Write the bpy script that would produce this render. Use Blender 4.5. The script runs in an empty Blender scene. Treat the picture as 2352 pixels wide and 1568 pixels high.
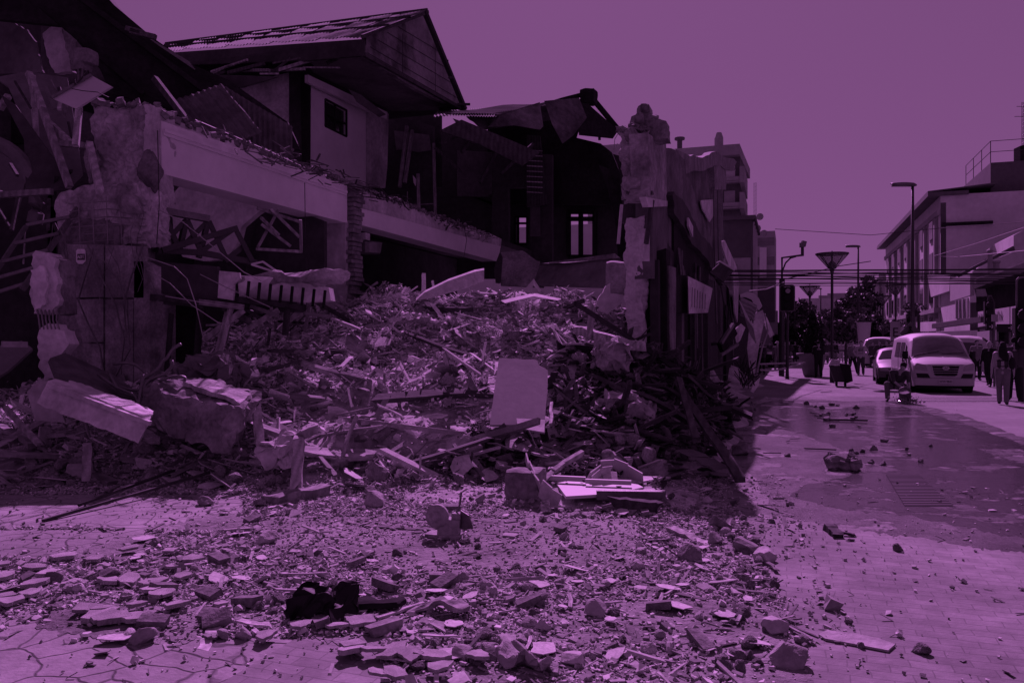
import bpy, math, random
import numpy as np
from mathutils import Vector, Matrix, Euler, noise as mnoise
R = math.radians
random.seed(7); rng = np.random.default_rng(7)
scene = bpy.context.scene
col = scene.collection

# ------------------------------------------------------------------ camera
CAM_H = 1.65; TH = R(19.17); F = 1829.0; CU, CV = 1176.0, 784.0
ct, st = math.cos(TH), math.sin(TH)
cam = bpy.data.cameras.new('camera'); cam.sensor_width = 36; cam.lens = 28.0
cam.clip_start = 0.1; cam.clip_end = 3000
camo = bpy.data.objects.new('camera', cam); col.objects.link(camo)
camo.location = (0, 0, CAM_H); camo.rotation_euler = (R(90), 0, TH)
scene.camera = camo

# ------------------------------------------------------------------ light
TINT = (0.92, 0.335, 1.0)
SUN_EL = R(41.5); SUN_AZ = math.atan2(-0.29, 1.0)      # towards the sun, measured from +Y to +X
scene.view_settings.view_transform = 'Standard'; scene.view_settings.look = 'None'
scene.view_settings.exposure = 0.0; scene.view_settings.gamma = 1.0
w = bpy.data.worlds.new('World'); scene.world = w; w.use_nodes = True
nt = w.node_tree; nt.nodes.clear()
sky = nt.nodes.new('ShaderNodeTexSky'); sky.sky_type = 'NISHITA'; sky.sun_disc = False
sky.sun_elevation = SUN_EL; sky.sun_rotation = SUN_AZ
sky.air_density = 1.0; sky.dust_density = 0.6
bw = nt.nodes.new('ShaderNodeRGBToBW'); pw = nt.nodes.new('ShaderNodeMath'); pw.operation = 'POWER'; pw.inputs[1].default_value = 0.22
ml = nt.nodes.new('ShaderNodeMath'); ml.operation = 'MULTIPLY'; ml.inputs[1].default_value = 1.2
sc_ = nt.nodes.new('ShaderNodeVectorMath'); sc_.operation = 'SCALE'; sc_.inputs[0].default_value = TINT
bg = nt.nodes.new('ShaderNodeBackground'); bg.inputs[1].default_value = 0.12
out = nt.nodes.new('ShaderNodeOutputWorld')
L = nt.links.new
L(sky.outputs[0], bw.inputs[0]); L(bw.outputs[0], pw.inputs[0]); L(pw.outputs[0], ml.inputs[0])
L(ml.outputs[0], sc_.inputs['Scale']); L(sc_.outputs[0], bg.inputs[0]); L(bg.outputs[0], out.inputs[0])
sun = bpy.data.lights.new('sun', 'SUN'); sun.energy = 5.0; sun.angle = R(0.53); sun.color = TINT
so = bpy.data.objects.new('sun', sun); col.objects.link(so)
sd = Vector((math.sin(SUN_AZ) * math.cos(SUN_EL), math.cos(SUN_AZ) * math.cos(SUN_EL), math.sin(SUN_EL)))
so.rotation_euler = sd.to_track_quat('Z', 'Y').to_euler(); so.location = (0, 20, 40)

# ------------------------------------------------------------------ projection helpers (pixels of a 2352 px wide view -> world)
def ray(u, v):
    a = (u - CU) / F; b = -(v - CV) / F
    return Vector((ct * a - st, st * a + ct, b))
ORG = Vector((0, 0, CAM_H))
DS = 1.0      # how far back a group of pieces stands
def P(u, v, d): return ORG + ray(u, v) * (d * DS)
def plX(X): return (Vector((1, 0, 0)), X)
def plY(Y): return (Vector((0, 1, 0)), Y)
def plZ(z): return (Vector((0, 0, 1)), z)
def plD(d): return (Vector((-st, ct, 0)), d)
def pl3(a, b, c):
    A, B, C_ = P(*a), P(*b), P(*c); n = (B - A).cross(C_ - A).normalized()
    return (n, n.dot(A))
def on(u, v, pl):
    n, k = pl; r = ray(u, v)
    return ORG + r * ((k - n.dot(ORG)) / n.dot(r))
def proj(p):
    d = -st * p[0] + ct * p[1]
    return CU + F * (ct * p[0] + st * p[1]) / d, CV - F * (p[2] - CAM_H) / d, d
def G(u, v, z=0.0): return on(u, v, plZ(z))
def depth_at(v, z=0.0): return (CAM_H - z) * F / (v - CV)

# ------------------------------------------------------------------ materials
M = {}
def mat(name, v, rough=0.9, var=0.25, scale=2.0, bump=0.25, bscale=25, isl=0.0, obj=0.0, metal=0.0, spec=0.25, stain=0.0, coord='Object', brick=None, crack=0, alpha=None, wave=None, patchy=None):
    m = bpy.data.materials.new(name); m.use_nodes = True; t = m.node_tree; t.nodes.clear(); N = t.nodes.new; K = t.links.new
    o = N('ShaderNodeOutputMaterial'); b = N('ShaderNodeBsdfPrincipled'); K(b.outputs[0], o.inputs[0])
    b.inputs['Roughness'].default_value = rough; b.inputs['Metallic'].default_value = metal
    b.inputs['Specular IOR Level'].default_value = spec
    tc = N('ShaderNodeTexCoord'); co = tc.outputs[coord]
    def mth(op, a, c=None):
        n = N('ShaderNodeMath'); n.operation = op
        for i, x in enumerate((a, c)):
            if x is None: continue
            if isinstance(x, (int, float)): n.inputs[i].default_value = x
            else: K(x, n.inputs[i])
        return n.outputs[0]
    def nz(s, det=6, rg=0.6, c=co):
        n = N('ShaderNodeTexNoise'); n.inputs['Scale'].default_value = s; n.inputs['Detail'].default_value = det; n.inputs['Roughness'].default_value = rg
        K(c, n.inputs['Vector']); return n.outputs[0]
    def rng_(x, a, c, lo, hi):
        n = N('ShaderNodeMapRange'); K(x, n.inputs[0]); n.inputs[1].default_value = a; n.inputs[2].default_value = c; n.inputs[3].default_value = lo; n.inputs[4].default_value = hi
        return n.outputs[0]
    f = rng_(nz(scale), 0.3, 0.7, 1 - var, 1 + var)
    f = mth('MULTIPLY', f, rng_(nz(scale * 9, 4), 0.3, 0.7, 1 - var * .6, 1 + var * .6))
    if stain: f = mth('MULTIPLY', f, rng_(nz(scale * 0.6, 8, .7), 0.46, 0.62, 1.0, 1 - stain))
    if isl:
        g = N('ShaderNodeNewGeometry'); f = mth('MULTIPLY', f, rng_(g.outputs['Random Per Island'], 0, 1, 1 - isl, 1 + isl))
    if obj:
        g = N('ShaderNodeObjectInfo'); f = mth('MULTIPLY', f, rng_(g.outputs['Random'], 0, 1, 1 - obj, 1 + obj))
    h = nz(bscale, 5)
    if brick:
        bs, bwid, bh, mort, lo = brick
        bt = N('ShaderNodeTexBrick'); K(co, bt.inputs[0]); bt.inputs['Scale'].default_value = bs
        bt.inputs['Brick Width'].default_value = bwid; bt.inputs['Row Height'].default_value = bh; bt.inputs['Mortar Size'].default_value = mort
        bt.inputs['Color1'].default_value = (1, 1, 1, 1); bt.inputs['Color2'].default_value = (.8, .8, .8, 1); bt.inputs['Mortar'].default_value = (lo,) * 3 + (1,)
        wv = N('ShaderNodeVectorMath'); wv.operation = 'ADD'; nn = N('ShaderNodeTexNoise'); nn.inputs['Scale'].default_value = 6; K(co, nn.inputs['Vector'])
        sc = N('ShaderNodeVectorMath'); sc.operation = 'SCALE'; sc.inputs['Scale'].default_value = .03; K(nn.outputs['Color'], sc.inputs[0]); K(co, wv.inputs[0]); K(sc.outputs[0], wv.inputs[1]); K(wv.outputs[0], bt.inputs[0])
        bb = N('ShaderNodeRGBToBW'); K(bt.outputs[0], bb.inputs[0]); f = mth('MULTIPLY', f, bb.outputs[0]); h = mth('ADD', mth('MULTIPLY', h, .5), bb.outputs[0])
    if crack:
        nn = N('ShaderNodeTexNoise'); nn.inputs['Scale'].default_value = 5; K(co, nn.inputs['Vector'])
        sc = N('ShaderNodeVectorMath'); sc.operation = 'SCALE'; sc.inputs['Scale'].default_value = .09; K(nn.outputs['Color'], sc.inputs[0])
        wv = N('ShaderNodeVectorMath'); wv.operation = 'ADD'; K(co, wv.inputs[0]); K(sc.outputs[0], wv.inputs[1])
        vo = N('ShaderNodeTexVoronoi'); vo.feature = 'DISTANCE_TO_EDGE'; vo.inputs['Scale'].default_value = crack; K(wv.outputs[0], vo.inputs['Vector'])
        cr = rng_(vo.outputs['Distance'], 0.0, 0.035, .35, 1.0); f = mth('MULTIPLY', f, cr); h = mth('ADD', mth('MULTIPLY', h, .6), mth('MULTIPLY', cr, 1.5))
    if wave:
        wn = N('ShaderNodeTexWave'); wn.inputs['Scale'].default_value = wave; wn.inputs['Distortion'].default_value = 3; wn.inputs['Detail'].default_value = 3; K(co, wn.inputs['Vector'])
        f = mth('MULTIPLY', f, rng_(wn.outputs['Fac'], 0, 1, .75, 1.15))
    val = mth('MULTIPLY', f, v)
    cc = N('ShaderNodeCombineColor')
    for i in range(3): K(val, cc.inputs[i])
    K(cc.outputs[0], b.inputs['Base Color'])
    if bump:
        bn = N('ShaderNodeBump'); bn.inputs['Strength'].default_value = bump; bn.inputs['Distance'].default_value = 0.03; K(h, bn.inputs['Height']); K(bn.outputs[0], b.inputs['Normal'])
    if patchy is not None:
        tr = N('ShaderNodeBsdfTransparent'); mx = N('ShaderNodeMixShader'); K(rng_(nz(1.1 if name == 'water' else 1.6, 12, .7), patchy - .03, patchy + .02, 0, 1), mx.inputs[0]); K(tr.outputs[0], mx.inputs[1]); K(b.outputs[0], mx.inputs[2]); K(mx.outputs[0], o.inputs[0])
    if alpha is not None: b.inputs['Alpha'].default_value = alpha
    M[name] = m; return m
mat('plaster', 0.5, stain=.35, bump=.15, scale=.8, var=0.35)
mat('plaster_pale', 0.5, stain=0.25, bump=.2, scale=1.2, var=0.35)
mat('plaster_dim', 0.13, stain=.4, scale=.8)  # shaded copy of plaster, interior dimness put into its colour
mat('wall_dark', .045, var=.4, scale=.7)  # dark interior walls; their lack of light is put into the colour
mat('black_shade', .018, var=.5, scale=1, spec=.1)  # near-black; darkness of unlit interiors and undersides put into the colour
mat('concrete', 0.3, var=0.5, stain=0.5, bump=1.0, bscale=9, scale=1.5, obj=.25)
mat('concrete_pale', 0.36, var=.3, bump=.5, bscale=14, scale=2, obj=.3)
mat('concrete_dark', 0.15, var=0.5, bump=.8, bscale=8, obj=.3)
mat('granite', .13, var=.5, rough=.45, scale=3, bump=.05, stain=-.9)
mat('brick_old', 0.17, var=0.5, bump=.6, obj=.3, bscale=12)
mat('wood', 0.24, var=.35, scale=4, obj=.45, wave=3, bump=.4)
mat('wood_pale', 0.36, var=.3, scale=4, obj=.3, wave=4, bump=.3)
mat('wood_dark', .05, var=.4, scale=4, obj=.4, wave=3)
mat('iron_sheet', 0.1, rough=0.85, metal=0, var=.5, stain=.6, scale=.7, bump=.1, spec=0.15)
mat('roof_sheet', 0.1, rough=0.85, metal=0, var=.35, stain=.4, scale=.6, bump=.1, spec=0.15)
mat('siding', 0.2, var=.35, stain=0.75, scale=.9, bump=.2, coord='Object')
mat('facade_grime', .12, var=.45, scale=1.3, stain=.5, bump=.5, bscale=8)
mat('board_grey', .34, var=.12, stain=.15, bump=.04, scale=1.5)
mat('wet_stone', 0.13, rough=.22, var=.35, bump=.3, bscale=30, spec=.5, stain=.3, patchy=.45)
mat('beam_paint', .68, var=.08, stain=.12, bump=.03, scale=.5)
mat('shade_mix', .07, isl=.8, var=.4, bump=.2, scale=4)  # darker fragment mix, facade shadow put into the colour
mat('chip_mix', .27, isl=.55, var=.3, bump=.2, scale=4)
mat('white_panel', 0.42, var=.05, scale=1, bump=0, rough=.6)
mat('steel', 0.13, rough=.5, metal=.5, var=.3)
mat('steel_dark', .03, rough=.5, var=.3, spec=.4)
mat('steel_pale', 0.3, rough=.4, metal=0, var=.2)
mat('cable', .02, rough=.6, bump=0)
mat('cable_pale', 0.25, rough=.6, bump=0)
mat('rebar', .2, rough=.6, metal=.4, bump=0)
mat('shard_mix', 0.44, isl=.75, var=.3, bump=.2, scale=3)
mat('stick_mix', 0.44, isl=.7, var=.3, bump=.2, scale=5)
mat('grit_mix', 0.4, isl=.6, var=.2, bump=.1)
mat('mound', .36, var=.45, scale=1.5, bump=0.7, bscale=14, stain=.4)
mat('ground', 0.22, var=.22, scale=.7, bump=.5, bscale=30, stain=.25)
mat('cracked_paving', 0.25, var=.25, scale=1.2, bump=.5, bscale=30, crack=3.2, stain=.25)
mat('paving', 0.22, var=.3, scale=.8, bump=.4, bscale=30, brick=(1, .2, .1, .0035, .6), stain=.25)
mat('dirt', 0.21, var=.4, scale=1.6, bump=1.0, bscale=22, stain=.45, patchy=0.4)
mat('asphalt', 0.17, var=.2, scale=.5, bump=.4, bscale=40)
mat('paver_top', 0.3, var=.3, bump=.4, obj=.2)
mat('paint_white', 0.4, rough=0.6, var=.02, bump=0, spec=0.2)
mat('paint_grey', .09, rough=0.5, var=.03, bump=0, metal=0, spec=0.3)
mat('paint_black', .02, rough=.3, var=.03, bump=0, spec=.5)
mat('black', .008, rough=.6, bump=0, var=.05)
mat('rubber', .02, rough=.8, bump=0)
mat('glass_dark', .03, rough=.08, bump=0, var=.05, spec=.6)
mat('glass_mid', .12, rough=.1, bump=0, var=.2, spec=.6, scale=1)
mat('lamp_clear', .15, rough=.1, bump=0, alpha=.35)
mat('lamp_glass', .3, rough=.1, bump=0, var=.1)
mat('chrome', 0.4, rough=.2, metal=0.3, bump=0)
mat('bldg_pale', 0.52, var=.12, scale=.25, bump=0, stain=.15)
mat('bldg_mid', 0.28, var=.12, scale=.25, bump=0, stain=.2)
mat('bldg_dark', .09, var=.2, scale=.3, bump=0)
mat('leaf', .1, isl=.6, var=.2, bump=0, rough=.6)
mat('leaf_dark', .02, isl=.5, var=.2, bump=0, rough=.7)
mat('bark', .06, var=.3)
mat('skin_tone', .3, var=.05, bump=0, rough=.6)
for nm, vv in (('cloth_black', .015), ('cloth_dark', .05), ('cloth_mid', .14), ('cloth_light', .34), ('cloth_white', .6), ('hair_black', .012), ('hair_grey', .3)):
    mat(nm, vv, var=.12, bump=.1, scale=8)
mat('plastic_bag', 0.3, rough=0.75, var=.2, bump=.6, bscale=12, spec=0.2)
mat('pot', .2, var=.15, bump=.1)
mat('water', 0.07, rough=0.13, var=.1, bump=0.12, bscale=14, spec=.5, patchy=.465)
mat('letter_dark', .03, bump=0); mat('letter_pale', .6, bump=0)

# ------------------------------------------------------------------ mesh builder
class MB:
    def __init__(s): s.v = []; s.f = []; s.mi = []; s.cur = 0
    def add(s, vs, fs):
        o = len(s.v); s.v += [tuple(p) for p in vs]
        s.f += [tuple(i + o for i in f) for f in fs]; s.mi += [s.cur] * len(fs)
    def box(s, c, d, rot=None):
        hx, hy, hz = d[0] / 2, d[1] / 2, d[2] / 2
        vs = [Vector((x * hx, y * hy, z * hz)) for z in (-1, 1) for y in (-1, 1) for x in (-1, 1)]
        if rot is not None:
            m = Euler(rot).to_matrix() if not isinstance(rot, Matrix) else rot
            vs = [m @ p for p in vs]
        c = Vector(c); s.add([p + c for p in vs], [(0, 2, 3, 1), (4, 5, 7, 6), (0, 1, 5, 4), (2, 6, 7, 3), (0, 4, 6, 2), (1, 3, 7, 5)])
    def bx(s, x0, x1, y0, y1, z0, z1): s.box(((x0 + x1) / 2, (y0 + y1) / 2, (z0 + z1) / 2), (abs(x1 - x0), abs(y1 - y0), abs(z1 - z0)))
    def bar(s, a, b, wd, th=None, up=(0, 0, 1)):
        a, b = Vector(a), Vector(b); th = th or wd; y = (b - a); l = y.length
        if l < 1e-6: return
        y /= l; x = y.cross(Vector(up))
        if x.length < 1e-4: x = y.cross(Vector((1, 0, 0)))
        x.normalize(); z = x.cross(y); m = Matrix((x, y, z)).transposed()
        s.box((a + b) / 2, (wd, l, th), m)
    def prism(s, pts, off):
        n = len(pts); off = Vector(off); pts = [Vector(p) for p in pts]
        s.add(pts + [p + off for p in pts], [tuple(range(n)), tuple(range(2 * n - 1, n - 1, -1))] + [(i, i + n, (i + 1) % n + n, (i + 1) % n) for i in range(n)])
    def tube(s, pts, r, n=6, caps=True):
        pts = [Vector(p) for p in pts]; rs = r if isinstance(r, (list, tuple)) else [r] * len(pts); vs = []; fs = []
        up = Vector((0, 0, 1))
        for i, p in enumerate(pts):
            t = (pts[min(i + 1, len(pts) - 1)] - pts[max(i - 1, 0)]).normalized()
            x = t.cross(up)
            if x.length < .05: x = t.cross(Vector((0, 1, 0)))
            x.normalize(); y = t.cross(x)
            for k in range(n):
                a = 2 * math.pi * k / n; vs.append(p + (x * math.cos(a) + y * math.sin(a)) * rs[i])
        for i in range(len(pts) - 1):
            for k in range(n):
                fs.append((i * n + k, i * n + (k + 1) % n, (i + 1) * n + (k + 1) % n, (i + 1) * n + k))
        if caps: fs += [tuple(range(n - 1, -1, -1)), tuple(range((len(pts) - 1) * n, len(pts) * n))]
        s.add(vs, fs)
    def lathe(s, prof, c, n=16, axis='z'):
        vs = []; fs = []; c = Vector(c)
        for r, z in prof:
            for k in range(n):
                a = 2 * math.pi * k / n; x, y = r * math.cos(a), r * math.sin(a)
                vs.append(c + (Vector((x, y, z)) if axis == 'z' else Vector((z, x, y)) if axis == 'x' else Vector((x, z, y))))
        for i in range(len(prof) - 1):
            for k in range(n): fs.append((i * n + k, i * n + (k + 1) % n, (i + 1) * n + (k + 1) % n, (i + 1) * n + k))
        fs += [tuple(range(n - 1, -1, -1)), tuple(range((len(prof) - 1) * n, len(prof) * n))]
        s.add(vs, fs)
    def ell(s, c, r, nu=10, nv=7, rot=None):
        c = Vector(c); vs = []; fs = []
        for j in range(nv + 1):
            ph = math.pi * j / nv
            for i in range(nu):
                a = 2 * math.pi * i / nu; p = Vector((r[0] * math.sin(ph) * math.cos(a), r[1] * math.sin(ph) * math.sin(a), r[2] * math.cos(ph)))
                if rot: p = Euler(rot).to_matrix() @ p
                vs.append(c + p)
        for j in range(nv):
            for i in range(nu): fs.append((j * nu + i, (j + 1) * nu + i, (j + 1) * nu + (i + 1) % nu, j * nu + (i + 1) % nu))
        s.add(vs, fs)
    def build(s, name, m, parent=None, smooth=False, loc=None):
        me = bpy.data.meshes.new(name); me.from_pydata(s.v, [], s.f)
        for mm in (m if isinstance(m, (list, tuple)) else [m]): me.materials.append(M[mm] if isinstance(mm, str) else mm)
        if s.cur: me.polygons.foreach_set('material_index', s.mi)
        if smooth: me.polygons.foreach_set('use_smooth', [True] * len(me.polygons))
        me.update(); me.validate()
        o = bpy.data.objects.new(name, me); col.objects.link(o)
        if parent is not None: o.parent = parent
        return o
def tag(o, label, cat, group=None, kind=None):
    if label: o['label'] = label
    if cat: o['category'] = cat
    if group: o['group'] = group
    if kind: o['kind'] = kind
    return o
def structure(o, kind='structure'): o['kind'] = kind; return o
def empty(name, loc, label=None, cat=None, group=None, rz=0):
    o = bpy.data.objects.new(name, None); o.location = loc; o.rotation_euler = (0, 0, rz); col.objects.link(o)
    return tag(o, label, cat, group)
def sub(o, parent):
    """parent a world-space part to a thing (keeps where it stands)"""
    o.parent = parent; o.matrix_parent_inverse = Matrix.Translation(parent.location).inverted() if True else None
    return o
def recenter(o):
    """move the origin of a world-space single mesh to the middle of its base, with its children"""
    me = o.data; n = len(me.vertices); a = np.empty(n * 3); me.vertices.foreach_get('co', a); a = a.reshape(-1, 3)
    c = Vector(((a[:, 0].min() + a[:, 0].max()) / 2, (a[:, 1].min() + a[:, 1].max()) / 2, a[:, 2].min()))
    me.vertices.foreach_set('co', (a - np.array(c)).ravel()); me.update(); o.location = c
    for ch in o.children: ch.matrix_parent_inverse = Matrix.Translation(c).inverted()
    return o
def rough_block(name, a, b1, c, d1, drop_, m_, t, seed, amp=.05, res=18):
    """crumbled masonry: top corners a,b,c,d and a drop vector, finely roughened"""
    b = MB(); vs = []; fs = []; ids = {}; n = res; dv = Vector(drop_); a, b1, c, d1 = map(Vector, (a, b1, c, d1)); nh = max(3, int(n * dv.length / max((b1 - a).length, .1))); nh = min(nh, 60); ng = max(3, int(n * (d1 - a).length / max((b1 - a).length, .1))); ng = min(ng, 40)
    def V3(i_, j_, k_):
        key = (i_, j_, k_)
        if key not in ids:
            f_, g_, h_ = i_ / n, j_ / ng, k_ / nh; p = (a * (1 - f_) + b1 * f_) * (1 - g_) + (d1 * (1 - f_) + c * f_) * g_ + dv * h_; ids[key] = len(vs)
            vs.append(p + (mnoise.noise_vector(p * 1.7 + Vector((seed, 0, 0))) + mnoise.noise_vector(p * 5.5 + Vector((0, seed, 0))) * .7 + mnoise.noise_vector(p * 16 + Vector((0, 0, seed))) * .45) * amp)
        return ids[key]
    for i_ in range(n):
        for j_ in range(ng): fs += [(V3(i_, j_, 0), V3(i_ + 1, j_, 0), V3(i_ + 1, j_ + 1, 0), V3(i_, j_ + 1, 0)), (V3(i_, j_, nh), V3(i_, j_ + 1, nh), V3(i_ + 1, j_ + 1, nh), V3(i_ + 1, j_, nh))]
        for k_ in range(nh): fs += [(V3(i_, 0, k_), V3(i_, 0, k_ + 1), V3(i_ + 1, 0, k_ + 1), V3(i_ + 1, 0, k_)), (V3(i_, ng, k_), V3(i_ + 1, ng, k_), V3(i_ + 1, ng, k_ + 1), V3(i_, ng, k_ + 1))]
    for j_ in range(ng):
        for k_ in range(nh): fs += [(V3(0, j_, k_), V3(0, j_ + 1, k_), V3(0, j_ + 1, k_ + 1), V3(0, j_, k_ + 1)), (V3(n, j_, k_), V3(n, j_, k_ + 1), V3(n, j_ + 1, k_ + 1), V3(n, j_ + 1, k_))]
    b.add(vs, fs); return sub(b.build(name, m_), t)
def rbox(name, x0, x1, y0, y1, z0, z1, m_, t, seed, amp=.05, res=14): return rough_block(name, (x0, y0, z1), (x1, y0, z1), (x1, y1, z1), (x0, y1, z1), (0, 0, z0 - z1), m_, t, seed, amp, res)
def jag(pts, amp, step, seed=0, edges=None):
    rd = random.Random(seed); o = []; n = len(pts)
    for i in range(n):
        a, b = pts[i], pts[(i + 1) % n]; o.append(a)
        if edges is not None and i not in edges: continue
        l = math.hypot(b[0] - a[0], b[1] - a[1]); k = int(l / step)
        if k < 2: continue
        nx, ny = -(b[1] - a[1]) / l, (b[0] - a[0]) / l; q = 0
        for j in range(1, k):
            q = .5 * q + rd.uniform(-1, 1) * amp; t = (j + rd.uniform(-.3, .3)) / k
            o.append((a[0] + (b[0] - a[0]) * t + nx * q, a[1] + (b[1] - a[1]) * t + ny * q))
    return o
def slab(name, pts, pl, th, m, parent=None, label=None, cat=None, group=None, jg=None, mb=None):
    """an outline seen in the view, laid on a world plane and given real thickness away from the camera"""
    if jg: pts = jag(pts, *jg)
    w = [on(p[0], p[1], pl) for p in pts]; n = pl[0].copy().normalized()
    if n.dot(w[0] - ORG) < 0: n = -n
    b = mb or MB(); b.prism(w, n * th)
    if mb: return None
    o = b.build(name, m)
    if parent is not None: sub(o, parent)
    elif label: tag(o, label, cat, group); recenter(o)
    return o
def crumbs(name, a, b, n, size, m, parent, spread=.12, seed=1, mb=None):
    """loose masonry along a broken edge, one part"""
    rd = random.Random(seed); q = mb or MB(); a, b = Vector(a), Vector(b)
    for i in range(n):
        t = rd.random(); p = a.lerp(b, t) + Vector((rd.gauss(0, spread), rd.gauss(0, spread * .4), rd.random() * size * .6)); s = size * rd.uniform(.4, 1.2)
        rock(q, p, s, rd)
    if mb: return
    return sub(q.build(name, m), parent)
def rock(q, p, s, rd, flat=.6):
    d = [s * rd.uniform(.5, 1), s * rd.uniform(.5, 1), s * rd.uniform(.35, .8) * flat / .6]; m = Euler((rd.uniform(-.6, .6), rd.uniform(-.6, .6), rd.uniform(0, 6.3))).to_matrix(); vs = []
    for z in (-1, 1):
        for y in (-1, 1):
            for x in (-1, 1): vs.append(Vector(p) + m @ Vector((x * d[0] / 2 * rd.uniform(.55, 1.1), y * d[1] / 2 * rd.uniform(.55, 1.1), z * d[2] / 2 * rd.uniform(.6, 1.1))))
    q.add(vs, [(0, 2, 3, 1), (4, 5, 7, 6), (0, 1, 5, 4), (2, 6, 7, 3), (0, 4, 6, 2), (1, 3, 7, 5)])
def corr(mb, a, b, c, pitch=.09, amp=.014, th=.006, torn=None, rd=None):
    """corrugated sheet: a->b across the ribs, a->c along them"""
    a, b, c = Vector(a), Vector(b), Vector(c); U_, V_ = b - a, c - a; n = U_.cross(V_).normalized(); k = max(4, int(U_.length / pitch) * 4); rows = 5; vs = []; fs = []
    for j in range(rows + 1):
        for i in range(k + 1):
            t = i / k; e = 1.0
            if torn and rd and j == rows: e = 1 + torn * math.sin(i * .7) * .5
            vs.append(a + U_ * t + V_ * (j / rows) * e + n * (amp * math.sin(i * math.pi / 2) + .02 * math.sin(j * 2.1 + t * 5)))
    w_ = k + 1
    for j in range(rows):
        for i in range(k): fs.append((j * w_ + i, j * w_ + i + 1, (j + 1) * w_ + i + 1, (j + 1) * w_ + i))
    o = len(vs); vs2 = [p - n * th for p in vs]; fs2 = [tuple(reversed([x + o for x in f])) for f in fs]
    mb.add(vs + vs2, fs + fs2)
def text_part(txt, size, origin, xdir, ydir, m, parent, name='lettering', ext=.004):
    cu = bpy.data.curves.new(name, 'FONT'); cu.body = txt; cu.size = size; cu.extrude = ext; cu.align_x = 'CENTER'; cu.align_y = 'CENTER'
    to = bpy.data.objects.new(name, cu); col.objects.link(to); dg = bpy.context.evaluated_depsgraph_get()
    me = bpy.data.meshes.new_from_object(to.evaluated_get(dg)); bpy.data.objects.remove(to); bpy.data.curves.remove(cu)
    x = Vector(xdir).normalized(); y = Vector(ydir).normalized(); z = x.cross(y)
    me.transform(Matrix.Translation(Vector(origin)) @ Matrix((x, y, z)).transposed().to_4x4())
    me.materials.clear(); me.materials.append(M[m]); o = bpy.data.objects.new(name, me); col.objects.link(o); o.parent = parent
    return o
# ------------------------------------------------------------------ terrain of the rubble mound
_cp = []
def cp(u, v, d):
    p = P(u, v, d); _cp.append((p.x, p.y, max(p.z, 0.0)))
# (pixel, pixel, distance) of points the mound surface passes through
for u, v, d in ((0, 1000, 10.2), (150, 1010, 10.3), (300, 1000, 10.2), (0, 950, 12), (200, 940, 12), (450, 1040, 9.9), (330, 880, 11.3), (450, 835, 11.6), (560, 830, 12.2),
                (600, 960, 10.2), (620, 1060, 9.4), (700, 1060, 9.2), (760, 1010, 9.5), (900, 1010, 9.5), (1050, 1010, 9.4), (700, 985, 10), (800, 965, 10), (900, 955, 10.2), (1050, 955, 10),
                (700, 860, 12.2), (850, 860, 12.4), (1000, 860, 12.4), (650, 790, 13.6), (780, 760, 14.6), (880, 700, 16), (1000, 740, 15.4), (1100, 820, 13.6), (1150, 740, 15.4),
                (1000, 680, 17), (1150, 672, 17.4), (1300, 672, 17.2), (1400, 690, 16.2), (900, 670, 17.6), (1250, 760, 14.6), (1350, 800, 13.4), (1250, 860, 12), (1250, 940, 10.8), (1150, 960, 10.4),
                (1400, 860, 12.2), (1460, 800, 13.4), (1350, 960, 10.6), (1450, 950, 11), (1540, 900, 12.2), (1560, 980, 10.9), (1600, 1010, 10.8), (1400, 1030, 9.7), (1250, 1040, 9.5), (1500, 1040, 10),
                (500, 760, 15.5), (620, 740, 17), (400, 800, 15), (740, 700, 18), (1650, 985, 11.6), (1500, 800, 14.5), (1560, 860, 14.5)):
    cp(u, v, d)
for u, v in ((0, 1100), (150, 1110), (300, 1120), (450, 1125), (650, 1125), (800, 1105), (900, 1100), (1000, 1105), (1100, 1110), (1200, 1105), (1300, 1090), (1400, 1085), (1500, 1100), (1600, 1085), (1660, 1040), (1700, 990), (1700, 940), (1730, 920), (1750, 905),
             (0, 1250), (400, 1250), (800, 1250), (1200, 1250), (1600, 1250), (-200, 1120), (-400, 1100), (1750, 1060), (1790, 950), (1850, 900), (1000, 1500), (1780, 895), (1780, 880)):
    cp(u, v, depth_at(v))
for X, Y, z in ((-9.6, 12, 1.0), (-12, 12, .8), (-16, 12, .8), (-11, 18, 1.6), (-11, 24, 2.0), (-7, 22, 2.7), (-5, 22, 2.6), (-4.5, 27, 2.2), (-8, 30, 2), (-14, 20, 1.2), (-20, 20, 1), (-3.5, 17, 2.0), (-3, 20, 1.6), (-3.4, 25, 1.5), (-2.4, 16, .9), (-2.4, 20, .5), (-1.6, 18, .2), (-1.6, 22, .1), (-1.2, 26, .05), (-3, 32, .8), (0, 14, 0), (1, 20, 0), (1, 30, 0), (-20, 8, 0), (-16, 4, 0), (-13, 9, .3), (-20, 12, .6)):
    _cp.append((X, Y, z))
_C = np.array(_cp)
def hz(X, Y, rough=True):
    X = np.asarray(X, float); Y = np.asarray(Y, float); sh = X.shape; x = X.ravel(); y = Y.ravel()
    d2 = (x[:, None] - _C[None, :, 0]) ** 2 + (y[:, None] - _C[None, :, 1]) ** 2 + .04
    wgt = d2 ** -1.9; z = (wgt * _C[None, :, 2]).sum(1) / wgt.sum(1)
    if rough:
        a = np.clip((z - .02) / .5, 0, 1)
        z = z + a * (.09 * np.sin(x * 3.1 + 1.3 * np.sin(y * 2.3)) * np.sin(y * 2.7 + 1.1 * np.sin(x * 1.9)) + .05 * np.sin(x * 7.3 + y * 3.1) * np.sin(y * 6.1 - x * 2.2))
    e = np.clip((-.75 - x - .0 * y) / .6, 0, 1) * np.clip((y - 7.4) / .8, 0, 1); z = np.where((z < .05), 0, z - .05) * e
    return z.reshape(sh)
def h1(x, y): return float(hz(np.array([x]), np.array([y]))[0])
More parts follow.
